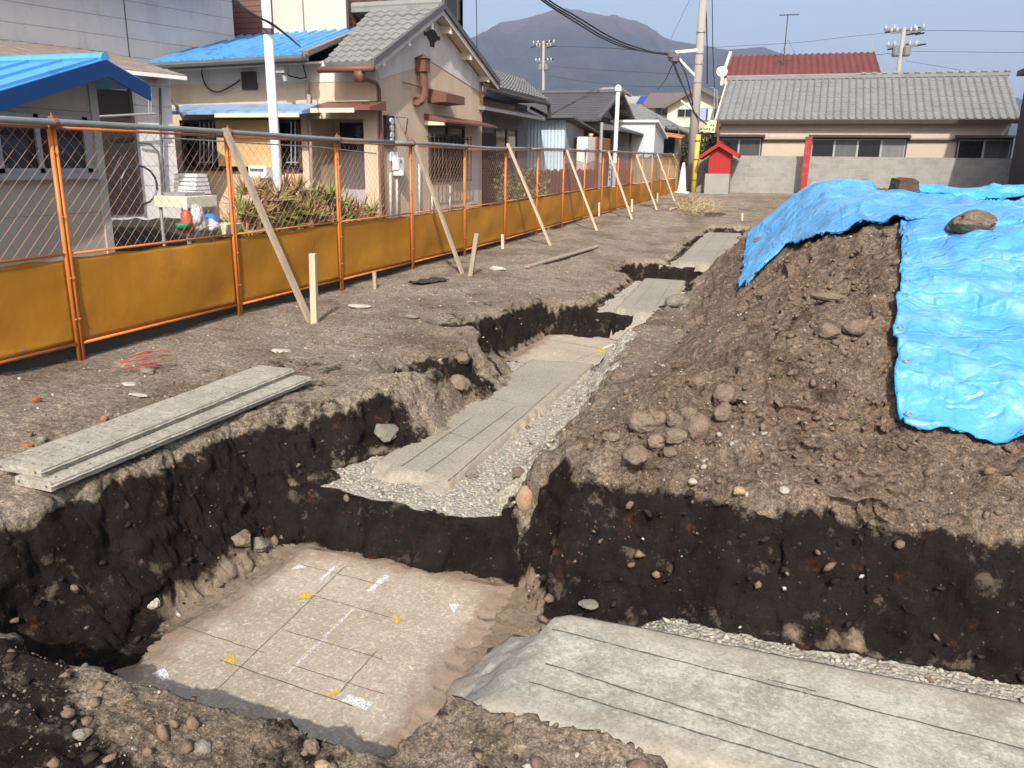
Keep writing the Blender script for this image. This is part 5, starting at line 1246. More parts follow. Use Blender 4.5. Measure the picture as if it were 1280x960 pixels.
def lump(name, label, cat, c, r, sq, m, seed):
    bm = bmesh.new(); bmesh.ops.create_icosphere(bm, subdivisions=4, radius=1); co = np.array([v.co[:] for v in bm.verts])
    d = 1+.35*fbm(co[:, 0]*2+seed, co[:, 1]*2, co[:, 2]*2, seed=seed, oct=4)
    for v, q in zip(bm.verts, co*d[:, None]*np.array(sq)*r): v.co = q
    me = bpy.data.meshes.new(name); bm.to_mesh(me); bm.free(); me.materials.append(m); o = bpy.data.objects.new(name, me); COL.objects.link(o); o.location = c
    return tag(o, label, cat)
p = AXs(246, 275); lump('plastic_bag', 'crumpled grey plastic bag before the red canister', 'plastic bag', p, .125, (.7, .9, 1.2), CLEARB, 3)
p = AXs(262, 283); lump('plastic_bag', 'small whitish bag beside the blue basin', 'plastic bag', p, .09, (1, 1.2, .8), mat('pink_white_bag', (.60, .52, .52), .5, .1), 5)
p = AXs(266, 273); tag(MB().lathe((p.x-.1, p.y, p.z-.07), [(.14, 0), (.135, .05), (.10, .11), (.04, .14)], 18).build('blue_basin', mat('blue_plastic', (.05, .22, .62), .35, .1), smooth=True), 'upturned blue basin beside the plastic bag', 'basin')
a_, b_ = AXs(269, 280), AXs(290, 294)
mb = MB(); mb.add([(-.85, a_.y+.03, b_.z), (-.65, a_.y+.03, b_.z), (-.65, b_.y-.03, b_.z), (-.85, b_.y-.03, b_.z), (-.9, a_.y, a_.z), (-.6, a_.y, a_.z), (-.6, b_.y, a_.z), (-.9, b_.y, a_.z)], [(0, 1, 2, 3), (0, 4, 5, 1), (1, 5, 6, 2), (2, 6, 7, 3), (3, 7, 4, 0), (4, 7, 6, 5)])
tag(mb.build('planter', DIRTY, bevel=.006), 'pale yellow planter box beside the second fence post', 'planter')
for px, lab, m in ((304, 'grey flower pot right of the second fence post', mat('grey_pot', (.33, .33, .34), .6, .1)), (322, 'chipped white flower pot by the first brace', WHITEP), (382, 'long white planter rim low among the aloes', WHITEP)):
    p = AXs(px, 297); r_ = .11 if px < 380 else .12
    tag(MB().lathe((p.x+.15, p.y, p.z-.10), [(r_*.75, 0), (r_, .17), (r_*1.1, .17), (r_*1.1, .20), (r_*.9, .20)], 16).build('flower_pot', m, smooth=False), lab, 'flower pot')
for px, lab in ((424, 'upper'), (391, 'lower')): pass
bm = bmesh.new(); bmesh.ops.create_grid(bm, x_segments=60, y_segments=60, size=1)
for v in bm.verts:
    x_, y_ = v.co.x, v.co.y; e_ = max(abs(x_), abs(y_)); v.co = (-3.35+x_*1.6, 4.4+y_*2.1, .62*(1-e_**4) + .10*float(fbm(np.array([x_*5]), np.array([y_*5]), seed=17)[0])*(1-e_**4) - .05)
me = bpy.data.meshes.new('added_dark_mound'); bm.to_mesh(me); bm.free(); me.materials.append(mat('mound_darkening', (.035, .029, .024), .95, .4, 5, .02, 20)); me.polygons.foreach_set('use_smooth', [True]*len(me.polygons))
o = bpy.data.objects.new('added_dark_mound', me); COL.objects.link(o); tag(o, 'low dark mound added to darken the yard before the brown door', 'added mound')  # mound added to darken the yard in place of dim ground and clutter
mb = MB(); c_ = wp(136, 232, 3.0)
for k, (dx, r_) in enumerate(((-.45, .3), (.5, .3))):
    cc = c_+Tt*dx; mb.tube([cc+Tt*(r_*math.cos(t*.4))+Vector((0, 0, r_*math.sin(t*.4))) for t in range(17)], .018, 6)
mb.tube([c_-Tt*.45, c_+Vector((0, 0, .05)), c_+Tt*.25+Vector((0, 0, .45)), c_+Tt*.5], .016, 6); mb.tube([c_, c_-Tt*.2+Vector((0, 0, .5)), c_+Tt*.25+Vector((0, 0, .45))], .016, 6)
tag(mb.build('bicycle', mat('black_bike', (.03, .03, .032), .4, .2)), 'dark old bicycle leaning in the shade before the brown door', 'bicycle')

# ------------------------------------------------------------------ houses further along the fence
def house_block(root, x0, x1, y0, y1, z0, z1, m, name='wall'): return MB().box(x0, x1, y0, y1, z0, z1).build(name, m, root)
def win(root, y0, y1, z0, z1, x, m=None, ax='x', name='window'):
    mb = MB(); t = .05
    for (a, b, c, d) in ((y0, y1, z0, z0+t), (y0, y1, z1-t, z1), (y0, y0+t, z0+t, z1-t), (y1-t, y1, z0+t, z1-t), ((y0+y1)/2-.02, (y0+y1)/2+.02, z0+t, z1-t)):
        mb.box(x-.01, x+.04, a, b, c, d) if ax == 'x' else mb.box(a, b, x-.04, x+.01, c, d)
    w_ = mb.build(name, m or FRAME, root)
    (MB().box(x-.005, x+.012, y0+.02, y1-.02, z0+.02, z1-.02) if ax == 'x' else MB().box(y0+.02, y1-.02, x-.012, x+.005, z0+.02, z1-.02)).build('pane', GLASS, w_)
    return w_
# dark house beside the gable house
root = thing('dark_house', 'dark walled house with grey tiled roof, right of the gable house', 'house', (-5, 18, 0))
xw2 = -2.6; ya, yb = 15.2, AX(659, 150, xw2).y; e0, e1 = AX(604, 109, -1.9), AX(684, 123, -1.9)
GREYW = mat('dark_grey_wall', (.17, .16, .16), .85, .25, 1.5, stain=(.10, .095, .09))
house_block(root, -8, xw2, ya, yb, -.2, e0.z-.05, GREYW)
mb = MB(); r_0, r_1 = AX(596, 78, -4.6), AX(652, 103, -4.6); r_1.z = r_0.z = (r_0.z+r_1.z)/2; e1.z = e0.z = (e0.z+e1.z)/2
mb.tiles(e0, e1, r_0, r_1, 20, 10, .04, .03)
mb.prism([e1, r_1, (-8, r_1.y, r_1.z), (-8, e1.y, e1.z)], (0, .02, -.06)); mb.build('roof', ROOFL, root)
mb = MB(); mb.tube([e0+Vector((.05, 0, -.1)), e1+Vector((.05, 0, -.1)), e1+Vector((.05, .1, -.45)), AX(664, 135, xw2)], .055, 8); mb.build('gutter', FRAME_D, root)
c0, c1 = AX(606, 134, -1.9), AX(690, 143, -1.7)
mb = MB(); mb.prism([(xw2, c0.y, c0.z+.25), (c0.x, c0.y, c0.z), (c0.x, c0.y, c0.z-.06), (xw2, c0.y, c0.z-.06)], (0, c1.y-c0.y, 0)); mb.build('porch_roof', mat('grey_sheet', (.20, .19, .185), .6, .2, 3), root)
c0, c1 = AX(605, 132, -2.3), AX(644, 137, -2.3); MB().box(xw2, -2.3, c0.y, c1.y, c0.z-.1, c0.z+.14).build('awning_box', BROWNM, root)
a_, b_ = AX(618, 157, xw2), AX(645, 200, xw2); win(root, a_.y, b_.y, b_.z, a_.z, xw2, FRAME_D, name='sliding_door')
a_ = AX(608, 200, xw2); MB().box(xw2+.02, xw2+.08, ya, a_.y+.5, 0, 2.2).build('door_post', DKWOOD, root)
# green bush and other growth behind the fence there
def bush(label, x, y, z0, rx, ry, rz, n, seed, cols=((.045, .06, .02), (.11, .12, .045)), ls=.045, name='bush', cat='bush', group=None):
    rg = np.random.default_rng(seed); root = thing(name, label, cat, (x, y, z0), group)
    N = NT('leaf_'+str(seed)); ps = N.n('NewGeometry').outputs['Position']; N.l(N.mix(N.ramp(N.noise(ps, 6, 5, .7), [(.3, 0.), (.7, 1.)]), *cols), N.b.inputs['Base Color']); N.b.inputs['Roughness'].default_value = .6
    ncl = max(5, n//60); cl = rg.normal(size=(ncl, 3)); cl /= np.linalg.norm(cl, axis=1, keepdims=True); cl *= rg.uniform(.35, 1, (ncl, 1))
    k = rg.integers(0, ncl, n); p = cl[k]*.8+rg.normal(0, .2, (n, 3)); p = p*np.array([rx, ry, rz])+np.array([x, y, z0+rz])
    mb = MB()
    for q in p:
        if q[2] < z0: continue
        a, b = rg.normal(size=3), rg.normal(size=3); a /= np.linalg.norm(a); b -= a*(a@b); b /= np.linalg.norm(b); s = ls*rg.uniform(.6, 1.4)
        mb.add([q-a*s, q+b*s*.5, q+a*s, q-b*s*.5], [(0, 1, 2, 3)])
    mb.build('foliage', N.m, root, recalc=False)
    st = MB()
    for c in cl[:8]: st.tube([(x, y, z0-.2), tuple(c*np.array([rx, ry, rz])*.6+np.array([x, y, z0+rz]))], .015, 5)
    st.build('stem', DKWOOD, root)
p = AX(650, 235, -.9); bush('loose green bush behind the fence right of the gable house', -.9, p.y, 0, .5, 1.3, .75, 1400, 3, ((.05, .06, .02), (.13, .13, .05)))
p = AX(668, 240, -.8); bush('dull green weedy bush before the pale blue shed', -.8, p.y, 0, .4, 1.1, .6, 900, 4, ((.07, .07, .03), (.18, .15, .07)))
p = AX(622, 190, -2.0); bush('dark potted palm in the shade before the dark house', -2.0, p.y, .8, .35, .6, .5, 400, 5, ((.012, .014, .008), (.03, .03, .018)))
# orange crate
p = AX(616, 250, -.6); mb = MB()
for k in range(4): mb.box(-.75, -.45, p.y-.3, p.y+.3, .15+.12*k, .24+.12*k)
tag(mb.build('crate', mat('orange_crate', (.45, .14, .05), .6, .15)), 'orange slatted crate behind the fence at the gable house corner', 'crate')
# pale blue shed
root = thing('blue_shed', 'pale blue corrugated shed lit by the sun, behind the fence', 'shed', (-3, 22, 0))
BLS = mat('pale_blue_sheet', (.42, .53, .60), .55, .12, 2, streak=True, stain=(.50, .52, .52)); ys = 21.0
l_, r_ = AY(650, 180, ys), AY(706, 180, ys); zt_ = AY(690, 150, ys).z; zb_ = AY(690, 211, ys).z
mb = MB(); mb.tiles((l_.x-1.5, ys, -.2), (r_.x, ys, -.2), (l_.x-1.5, ys, zt_), (r_.x, ys, zt_), 26, 1, .012, 0, kind='sine'); mb.build('front_wall', BLS, root)
yr_ = AX(729, 190, r_.x).y; house_block(root, l_.x-1.5, r_.x, ys+.06, yr_, -.2, zt_-.05, mat('grey_blue_sheet', (.30, .33, .34), .6, .15, 2, streak=True), 'side_wall')
mb = MB(); a_ = AY(648, 148, ys-.4); b_ = AX(737, 166, r_.x+.4)
mb.prism([(l_.x-1.6, ys-.4, zt_+.05), (r_.x+.35, ys-.4, zt_+.05), (r_.x+.35, yr_+.8, zt_+.05-.35), (l_.x-1.6, yr_+.8, zt_-.3)], (0, 0, .06)); mb.build('roof', GREYT, root)
root = thing('board_fence', 'weathered red brown board fence close behind the netted panels', 'fence', (-.75, 22, 0))
fa, fb = AX(662, 213, -.75), AX(792, 207, -.75); mb = MB(); y = fa.y; k = 0
while y < fb.y:
    w_ = .17+.03*math.sin(k*2.3); mb.box(-.77-.006*(k % 2), -.75-.006*(k % 2), y, y+w_-.012, -.1, fa.z+.03*math.sin(k*1.7)); y += w_; k += 1
mb.build('board', mat('red_brown_fence', (.13, .075, .055), .8, .3, 3, streak=True), root)
mb = MB()
for z_ in (.35, fa.z-.2): mb.box(-.83, -.785, fa.y, fb.y, z_-.04, z_+.04)
mb.build('rail', DKWOOD, root)
# brown box, white sheet, washing between sheds
bx = AX(745, 185, -1.2); a_, b_ = AX(746, 171, -1.2), AX(762, 200, -1.2); tag(MB().box(-1.9, -1.2, a_.y, b_.y, .1, a_.z).build('storage_box', mat('brown_box', (.26, .095, .035), .6, .15, 4), bevel=.02), 'brown storage cabinet behind the red brown net', 'cabinet')
a_, b_ = AX(735, 171, -1.25), AX(745, 190, -1.25); tag(MB().box(-1.6, -1.25, a_.y, b_.y, .1, a_.z).build('white_board', WHITEP, bevel=.01), 'white panel standing next to the brown cabinet', 'panel')
for k, (px, py, c) in enumerate(((722, 182, (.62, .62, .64)), (731, 181, (.10, .13, .24)))):
    a_ = AX(px, py-3, -2.0); mb = MB(); mb.box(-2.02, -1.99, a_.y-.28, a_.y+.28, a_.z-.62, a_.z); mb.box(-2.02, -1.99, a_.y-.45, a_.y+.45, a_.z-.22, a_.z-.002)
    tag(mb.build('hung_shirt', mat('cloth_%d' % k, c, .9, .2, 5)), ('white shirt' if k == 0 else 'dark blue shirt')+' hung out to dry between the two sheds', 'shirt')
p = AX(769, 190, -.45); t_ = AX(768, 112, -.45); r_ = .085
mb = MB(); mb.tube([(-.45, p.y, -.1), (-.45, p.y, t_.z)], .065, 14); mb.lathe((-.45, p.y, t_.z), [(.105, 0), (.105, .10), (.07, .16), (.02, .19)], 14); tag(mb.build('vent_pipe', WHITEP, smooth=False), 'white vent pipe with a domed cap, before the dark roofed house', 'pipe')
p = AX(752, 160, -.6); mb = MB(); mb.tube([(-.6, p.y, 0), (-.6, p.y, AX(752, 153, -.6).z)], .05, 8); tag(mb.build('grey_pipe', FRAME), 'thin grey pipe left of the white vent pipe', 'pipe')
# dark roofed house
root = thing('dark_roof_house', 'brown house with dark grey slate roof and open gable, beyond the pale blue shed', 'house', (-5, 28, 0))
ye, yr2, yk = 24.5, 28.0, 31.6
xg = AY(776, 116, yr2).x; ez = AY(735, 150, ye).z; rz_ = AY(730, 117, yr2).z; xl = AY(672, 140, ye).x-3
mb = MB(); mb.tiles((xl, ye, ez), (xg, ye, ez), (xl, yr2, rz_), (xg, yr2, rz_), 40, 16, .006, .022, kind='sine', sub=2)
mb.tiles((xg, yk, ez), (xl, yk, ez), (xg, yr2, rz_), (xl, yr2, rz_), 40, 16, .006, .022, kind='sine', sub=2); mb.build('roof', ROOFD, root)
mb = MB(); mb.tube([(xl, yr2, rz_+.05), (xg, yr2, rz_+.05)], .10, 8); mb.bar((xg, ye, ez+.03), (xg, yr2, rz_+.03), .16, .10); mb.bar((xg, yr2, rz_+.03), (xg, yk, ez+.03), .16, .10); mb.build('verge', ROOFD, root)
mb = MB(); a_ = AY(700, 151, ye-.6); mb.prism([(xl, ye-.05, ez-.12), (AY(726, 150, ye).x, ye-.05, ez-.12), (AY(726, 150, ye).x, ye-.9, ez-.38), (xl, ye-.9, ez-.38)], (0, 0, -.05)); mb.build('lower_roof', mat('brown_grey_sheet', (.15, .115, .11), .6, .2), root)
BRWOOD = mat('red_brown_boards', (.075, .04, .03), .75, .3, 3, streak=True)
mb = MB(); mb.prism([(xg-.7, ye+.9, -.2), (xg-.7, yk-.9, -.2), (xg-.7, yk-.9, ez+.25), (xg-.7, yr2, rz_-.2), (xg-.7, ye+.9, ez+.25)], (xl-xg, 0, 0)); mb.build('wall', BRWOOD, root)
mb = MB(); g1, g2 = AX(758, 146, xg-.68), AX(778, 149, xg-.68); mb.prism([(xg-.68, ye+1.1, ez+.30), (xg-.68, yk-1.6, ez+.30), (xg-.68, yr2, rz_-.45)], (.02, 0, 0)); mb.build('gable_panel', mat('grey_gable', (.20, .21, .22), .8, .15), root)
for k in range(4):
    f_ = (k+.5)/4; mb = MB(); y_ = yr2+(yk-yr2)*f_; z_ = rz_+(ez-rz_)*f_-.16; mb.box(xg-.7, xg-.02, y_-.06, y_+.06, z_-.06, z_+.06); mb.build('rafter', mat('red_rafter', (.16, .06, .04), .7, .2), root)
a_, b_ = AX(755, 158, xg+.3), AX(792, 164, xg+.3); mb = MB(); mb.prism([(xg-.7, ye+.4, a_.z+.35), (xg+.7, ye+.4, a_.z-.05), (xg+.7, ye+.4, a_.z-.12), (xg-.7, ye+.4, a_.z-.02)], (0, 6.2, 0)); mb.build('porch_roof', GREYT, root)
for y_ in (ye+.6, ye+3.2, ye+6.3): MB().box(xg+.5, xg+.6, y_-.05, y_+.05, -.1, a_.z-.05).build('porch_post', DKWOOD, root)
mb = MB(); p = AX(742, 159, xg); mb.lathe((xg-.3, ye+.2, p.z-.3), [(.05, 0), (.08, .05), (.08, .25), (.04, .3)], 10); mb.build('lantern', CREAMT, root)
# white shed
root = thing('white_shed', 'plain bluish white shed standing right of the dark roofed house', 'shed', (-2, 31, 0))
ys = 29.6; l_, r_ = AY(783, 160, ys), AY(819, 160, ys); zt_ = AY(800, 153.5, ys).z
WSH = mat('bluish_white_sheet', (.47, .50, .53), .5, .06, 2, streak=True)
house_block(root, l_.x-1.2, r_.x, ys, ys+2.4, -.1, zt_, WSH)
mb = MB(); mb.prism([(l_.x-1.3, ys-.12, zt_+.02), (r_.x+.14, ys-.12, zt_+.02), (r_.x+.14, ys+2.6, zt_-.55), (l_.x-1.3, ys+2.6, zt_-.55)], (0, 0, .09)); mb.build('roof', WHITEP, root)
# grey tiled house behind
root = thing('grey_roof_house', 'low house with wide grey tiled hip roof behind the white shed', 'house', (-4, 40, 0))
yq = 37.; a_, b_ = AY(788, 156, yq), AY(846, 161, yq); c_, d_ = AY(776, 120, yq+4), AY(800, 131, yq+4); a_.x -= 4
mb = MB(); mb.tiles(a_, b_, c_-Vector((4, 0, 0)), d_, 24, 10, .04, .03); mb.prism([b_, d_, d_+Vector((0, .5, 0)), b_+Vector((0, 8, 0))], (0, 0, -.08)); mb.build('roof', ROOFL, root)
house_block(root, a_.x, b_.x-.5, yq+.6, yq+8, 0, a_.z-.05, mat('grey_brown_wall', (.15, .13, .12), .8, .2))
p = AY(831, 180, yq); win(root, p.x-.6, p.x+.6, p.z-.5, p.z+.7, yq+.6, FRAME, 'y')
a_, b_ = AY(823, 166, 35.), AY(856, 172, 35.); tag(MB().prism([(a_.x, 34.2, a_.z-.15), (b_.x, 34.2, b_.z-.05), (b_.x, 35.4, b_.z+.05), (a_.x, 35.4, a_.z)], (0, 0, .08)).build('carport_roof', mat('orange_sheet_roof', (.48, .16, .07), .6, .15)), 'little orange sheet roof right of the white shed', 'roof')
p = AY(838, 178, 35.2); root = thing('cream_hut', 'small cream hut wall under the orange sheet roof', 'hut', (p.x, 36, 0)); house_block(root, AY(826, 180, 35.6).x, AY(848, 180, 35.6).x, 35.6, 36.6, -.1, AY(838, 170, 35.6).z, CREAMT); a_ = AY(838, 180, 35.5); win(root, a_.x-.4, a_.x+.2, a_.z-.5, a_.z+.35, 35.58, FRAME_D, 'y')
# two storey cream house
root = thing('cream_house', 'two storey cream house with a brown roof, behind the utility pole', 'house', (1, 55, 0))
yq = 52.; a_, b_ = AY(835, 130, yq), AY(912, 130, yq); z0, z1 = AY(850, 149, yq).z, AY(850, 128, yq).z
CRM = mat('cream_wall', (.60, .54, .43), .8, .06, 1); BRR = mat('brown_tile', (.14, .115, .105), .7, .2, 3)
pk = AY(873, 108, yq)
mb = MB(); mb.prism([(a_.x, yq, z0), (b_.x, yq, z0), (b_.x, yq, z1), (pk.x, yq, pk.z), (a_.x, yq, z1)], (0, 8, 0)); mb.box(a_.x-.3, b_.x+.5, yq-1.2, yq+8, -.1, z0-.02); mb.build('wall', CRM, root)
house_block(root, AY(806, 130, yq+1).x, a_.x, yq+1.2, yq+8, z0, z1-.1, WHITEP, 'side_wall')
el_, er_ = AY(829, 131, yq-.6), AY(922, 131, yq-.6); pk2 = AY(873, 106, yq-.6)
mb = MB(); mb.prism([el_, pk2, pk2-Vector((0, 0, .25)), el_-Vector((0, 0, .25))], (0, 9.5, 0)); mb.prism([pk2, er_, er_-Vector((0, 0, .25)), pk2-Vector((0, 0, .25))], (0, 9.5, 0))
q0, q1 = AY(802, 131, yq+.4), AY(812, 113, yq+4); mb.prism([q0, (el_.x+1, yq+.4, q0.z), (pk2.x-.5, yq+4.5, pk2.z-.05), (q1.x, yq+4.5, pk2.z-.05)], (0, 0, -.2)); mb.build('roof', BRR, root)
for (xa, xb, ya_, yb_) in ((847, 866, 136, 147), (876, 895, 135, 148), (815, 832, 134, 144)):
    p, q = AY(xa, ya_, yq), AY(xb, yb_, yq); win(root, p.x, q.x, q.z, p.z, yq-.02 if xa > 840 else yq+1.18, FRAME, 'y')
mb = MB(); p, q = AY(836, 151, yq-1.8), AY(868, 165, yq-2.5); mb.prism([(p.x-1, yq-.3, p.z), (q.x+.2, yq-.3, p.z), (q.x+.2, yq-2.2, q.z), (p.x-1, yq-2.2, q.z)], (0, 0, -.1)); mb.build('lower_roof', BRR, root)
p, q = AY(872, 152, yq-1.6), AY(897, 166, yq-1.6); MB().box(p.x, q.x, yq-1.6, yq-1.2, q.z, p.z).build('balcony_wall', mat('tan_balcony', (.50, .38, .23), .8, .1), root)
for px, c in ((880, (.30, .36, .58)), (888, (.60, .62, .66))): p = AY(px, 140, yq-1.3); tag(MB().box(p.x-.25, p.x+.25, yq-1.35, yq-1.30, p.z-.5, p.z+.2).build('laundry', mat('laundry_%d' % px, c, .9, .1)), ('blue' if px == 880 else 'white')+' laundry drying on the balcony of the cream house', 'laundry')
# a few roofs farther off
for (px0, px1, py0, py1, Y, c, lab) in ((742, 775, 106, 116, 85, (.26, .24, .22), 'far grey roofed house whose roof shows above the dark slate roof'), (680, 702, 110, 122, 95, (.30, .28, .27), 'tiny far house just right of the far utility pole'),
                                        (776, 800, 117, 128, 70, (.33, .31, .29), 'far pale roofed house between the dark slate roof and the blue panel')):
    p, q = AY(px0, py0, Y), AY(px1, py1, Y); root = thing('far_house', lab, 'house', (p.x, Y, 0))
    house_block(root, p.x, q.x, Y, Y+6, -.1, q.z, WHITEP); mb = MB(); mb.prism([(p.x-.4, Y-.5, q.z), (q.x+.4, Y-.5, q.z), (q.x-.6, Y+3, p.z), (p.x+.4, Y+3, p.z)], (0, 0, -.12)); mb.prism([(q.x+.4, Y+6.5, q.z), (p.x-.4, Y+6.5, q.z), (p.x+.4, Y+3, p.z), (q.x-.6, Y+3, p.z)], (0, 0, -.12)); mb.build('roof', mat('far_roof_%d' % px0, c, .7, .2), root)
p, q = AY(792, 119, 60), AY(805, 135, 60); root = thing('solar_panel', 'dark blue solar panel propped on a far roof', 'solar panel', (p.x, 60, q.z))
MB().prism([(p.x, 60, q.z), (q.x, 60, q.z), (q.x+.3, 61.2, p.z), (p.x+.3, 61.2, p.z)], (0, 0, .05)).build('panel', mat('solar_blue', (.03, .06, .22), .2, .1), root)
mb = MB(); mb.bar((p.x, 60, q.z), (p.x+.3, 61.2, p.z), .08, .08); mb.bar((q.x, 60, q.z), (q.x+.3, 61.2, p.z), .08, .08); mb.bar((p.x+.3, 61.2, p.z), (q.x+.3, 61.2, p.z), .08, .08); mb.box(p.x, q.x, 60.4, 62, 2.0, q.z); mb.build('frame', FRAME, root)

# ------------------------------------------------------------------ far side of the plot: block wall, long house
def block_wall_material():
    N = NT('concrete_blocks'); tc = N.n('TexCoord').outputs['Object']; sp = N.n('SeparateXYZ'); N.l(tc, sp.inputs[0]); cb = N.n('CombineXYZ'); N.l(sp.outputs[0], cb.inputs[0]); N.l(sp.outputs[2], cb.inputs[1])
    br = N.n('TexBrick'); N.l(cb.outputs[0], br.inputs[0]); br.inputs['Scale'].default_value = 1; br.inputs['Brick Width'].default_value = .40; br.inputs['Row Height'].default_value = .20; br.inputs['Mortar Size'].default_value = .010
    br.inputs['Color1'].default_value = (.21, .205, .195, 1); br.inputs['Color2'].default_value = (.265, .26, .245, 1); br.inputs['Mortar'].default_value = (.30, .29, .275, 1)
    c = N.mix(N.ramp(N.noise(tc, 1.1, 6, .7), [(.4, 0.), (.7, .65)]), br.outputs[0], (.32, .30, .27)); c = N.mix(N.ramp(N.noise(tc, 3.1, 6, .7), [(.5, 0.), (.72, .5)]), c, (.13, .125, .12))
    N.l(c, N.b.inputs['Base Color']); N.b.inputs['Roughness'].default_value = .9; N.l(N.bump(br.outputs['Fac'], -.01, .6), N.b.inputs['Normal']); return N.m
YW = 33.0; zt_ = AY(1070, 196, YW).z; x0 = AY(869, 215, YW).x
root = thing('block_wall', 'grey concrete block wall along the far end of the plot', 'wall', (x0, YW, 0))
MB().box(x0, 13.6, YW, YW+.15, 0, zt_).build('wall', block_wall_material(), root)
root = thing('long_house', 'long single storey pinkish house with wide grey tiled roof behind the block wall', 'house', (7, 37, 0))
YH = 34.42; ze = AY(1090, 149, 34.0).z; zr_ = AY(1090, 97, 38.0).z; xa, xb = 1.33, 13.35
PINKW = siding('pink_siding', (.47, .39, .335), .30, .75, .25, 'Z', .012, .08); TANW = mat('tan_board', (.44, .36, .285), .8, .1, 2)
zw = AY(1090, 176, YH).z
house_block(root, xa+.2, xb-.3, YH, 41.5, 0, ze+.2, PINKW)
mb = MB(); mb.tiles((xa, 34.0, ze), (xb, 34.0, ze), (xa, 38, zr_), (xb, 38, zr_), 40, 18, .075, .012, sub=10, jit=.004, kind='roll'); mb.tiles((xb, 42, ze), (xa, 42, ze), (xb, 38, zr_), (xa, 38, zr_), 38, 6, .06, .03); rf = mb.build('roof', ROOFL, root)
mb = MB(); mb.box(xa-.05, xb+.05, 37.86, 38.14, zr_-.02, zr_+.12); mb.tube([(xa-.05, 38, zr_+.14), (xb+.05, 38, zr_+.14)], .07, 8)
for k in range(14): mb.tube([(xb-6.0+k*.45, 37.9, zr_+.18), (xb-5.8+k*.45, 37.9, zr_+.18)], .06, 6)
mb.build('ridge', ROOFL, rf)
mb = MB(); mb.prism([(xa-.06, 34.0, ze), (xa-.06, 38, zr_), (xa-.06, 38, zr_-.22), (xa-.06, 34, ze-.2)], (.06, 0, 0)); mb.build('bargeboard', CREAMT, rf)
MB().box(xa, xb, 33.98, 34.02, ze-.18, ze-.03).build('fascia', DKWOOD, rf); MB().box(xa+.2, xb-.2, 34.02, YH, ze-.12, ze-.08).build('soffit', DKWOOD, rf)
for (pa, pb, shut) in ((896, 951, 0), (1014, 1131, 1), (1197, 1262, 0)):
    p, q = AY(pa, 171, YH), AY(pb, 200, YH); zt2, zb2 = AY(1070, 172, YH).z, AY(1070, 200, YH).z
    mb = MB(); mb.box(p.x, q.x, YH-.09, YH-.001, zb2, zb2+.06); mb.box(p.x, q.x, YH-.09, YH-.001, zt2-.07, zt2)
    mb.box(p.x, p.x+.06, YH-.09, YH-.001, zb2+.06, zt2-.07); mb.box(q.x-.06, q.x, YH-.09, YH-.001, zb2+.06, zt2-.07); wn = mb.build('window', FRAME_D, root)
    n = 4 if shut else 2
    for k in range(n):
        xa_, xb_ = p.x+.06+(q.x-p.x-.12)*k/n, p.x+.06+(q.x-p.x-.12)*(k+1)/n
        mb = MB(); mb.box(xa_, xa_+.04, YH-.07, YH-.03, zb2+.06, zt2-.07); mb.box(xb_-.04, xb_, YH-.07, YH-.03, zb2+.06, zt2-.07); mb.box(xa_+.04, xb_-.04, YH-.07, YH-.03, zb2+.06, zb2+.10); mb.box(xa_+.04, xb_-.04, YH-.07, YH-.03, zt2-.11, zt2-.07); mb.build('sash', FRAME, wn)
        m_ = GLASS
        if shut and k in (1, 3) : m_ = mat('curtained_pane_%d' % k, (.16, .165, .17) if k == 3 else (.10, .105, .11), .25, .3, 6, streak=True)
        if not shut and k == 1: m_ = mat('dim_pane', (.06, .06, .062), .2, .4, 6, streak=True)
        MB().box(xa_+.04, xb_-.04, YH-.055, YH-.045, zb2+.06, zt2-.07).build('pane', m_, wn)
    MB().prism([(p.x-.1, YH-.005, zt2+.12), (p.x-.1, YH-.42, zt2+.04), (p.x-.1, YH-.42, zt2+.0), (p.x-.1, YH-.005, zt2+.0)], (q.x-p.x+.2, 0, 0)).build('hood', FRAME_D, wn)
for pa, pb in ((953, 1012), (1133, 1195)):
    p, q = AY(pa, 175, YH), AY(pb, 175, YH); mb = MB(); mb.tube([(p.x, YH-.12, p.z), (q.x, YH-.12, q.z)], .05, 8); mb.build('rail', FRAME_D, root)
    MB().box(p.x+.02, q.x-.02, YH-.02, YH-.003, p.z-1.2, p.z-.07).build('shutter_case', TANW, root)
mb = MB(); p, q = AY(898, 175, 34.4), AY(951, 175, 34.4); pts = [(p.x+(q.x-p.x)*t/10, 34.4, p.z-.42*math.sin(math.pi*t/10)) for t in range(11)]; mb.tube(pts, .012, 5)
for t in range(1, 10): mb.lathe(tuple(Vector(pts[t])-Vector((0, 0, .12))), [(.01, 0), (.035, .04), (.03, .09), (.01, .12)], 6)
tag(mb.build('light_string', WHITEP), 'sagging string of white bulbs under the long house eave', 'light string')
p = AY(1262, 158, 34.2); mb = MB(); mb.tube([(p.x, 34.2, ze-.2), (p.x-.15, 34.4, ze-.6), (p.x-.15, 34.5, ze-1.2)], .07, 8); mb.build('downpipe', CREAMT, root)
mb = MB(); c_ = AY(902, 91, 35.6); r_ = .25
mb.lathe((0, 0, 0), [(.02, 0), (r_*.6, .04), (r_, .12), (r_*.97, .13), (r_*.5, .06)], 24); dd = mb.build('dish', WHITEP, smooth=True)
dd.rotation_euler = (rad(68), 0, rad(12)); dd.location = c_; tag(dd, 'round white satellite dish at the left end of the long house roof', 'satellite dish')
mb = MB(); mb.tube([(0, 0, .02), (0, -.1, .3), (0, -.25, .33)], .015, 6); mb.tube([(0, 0, 0), (0, -.9, -.2), (0, -1.0, -.4)], .03, 8); mb.build('arm', FRAME, dd)
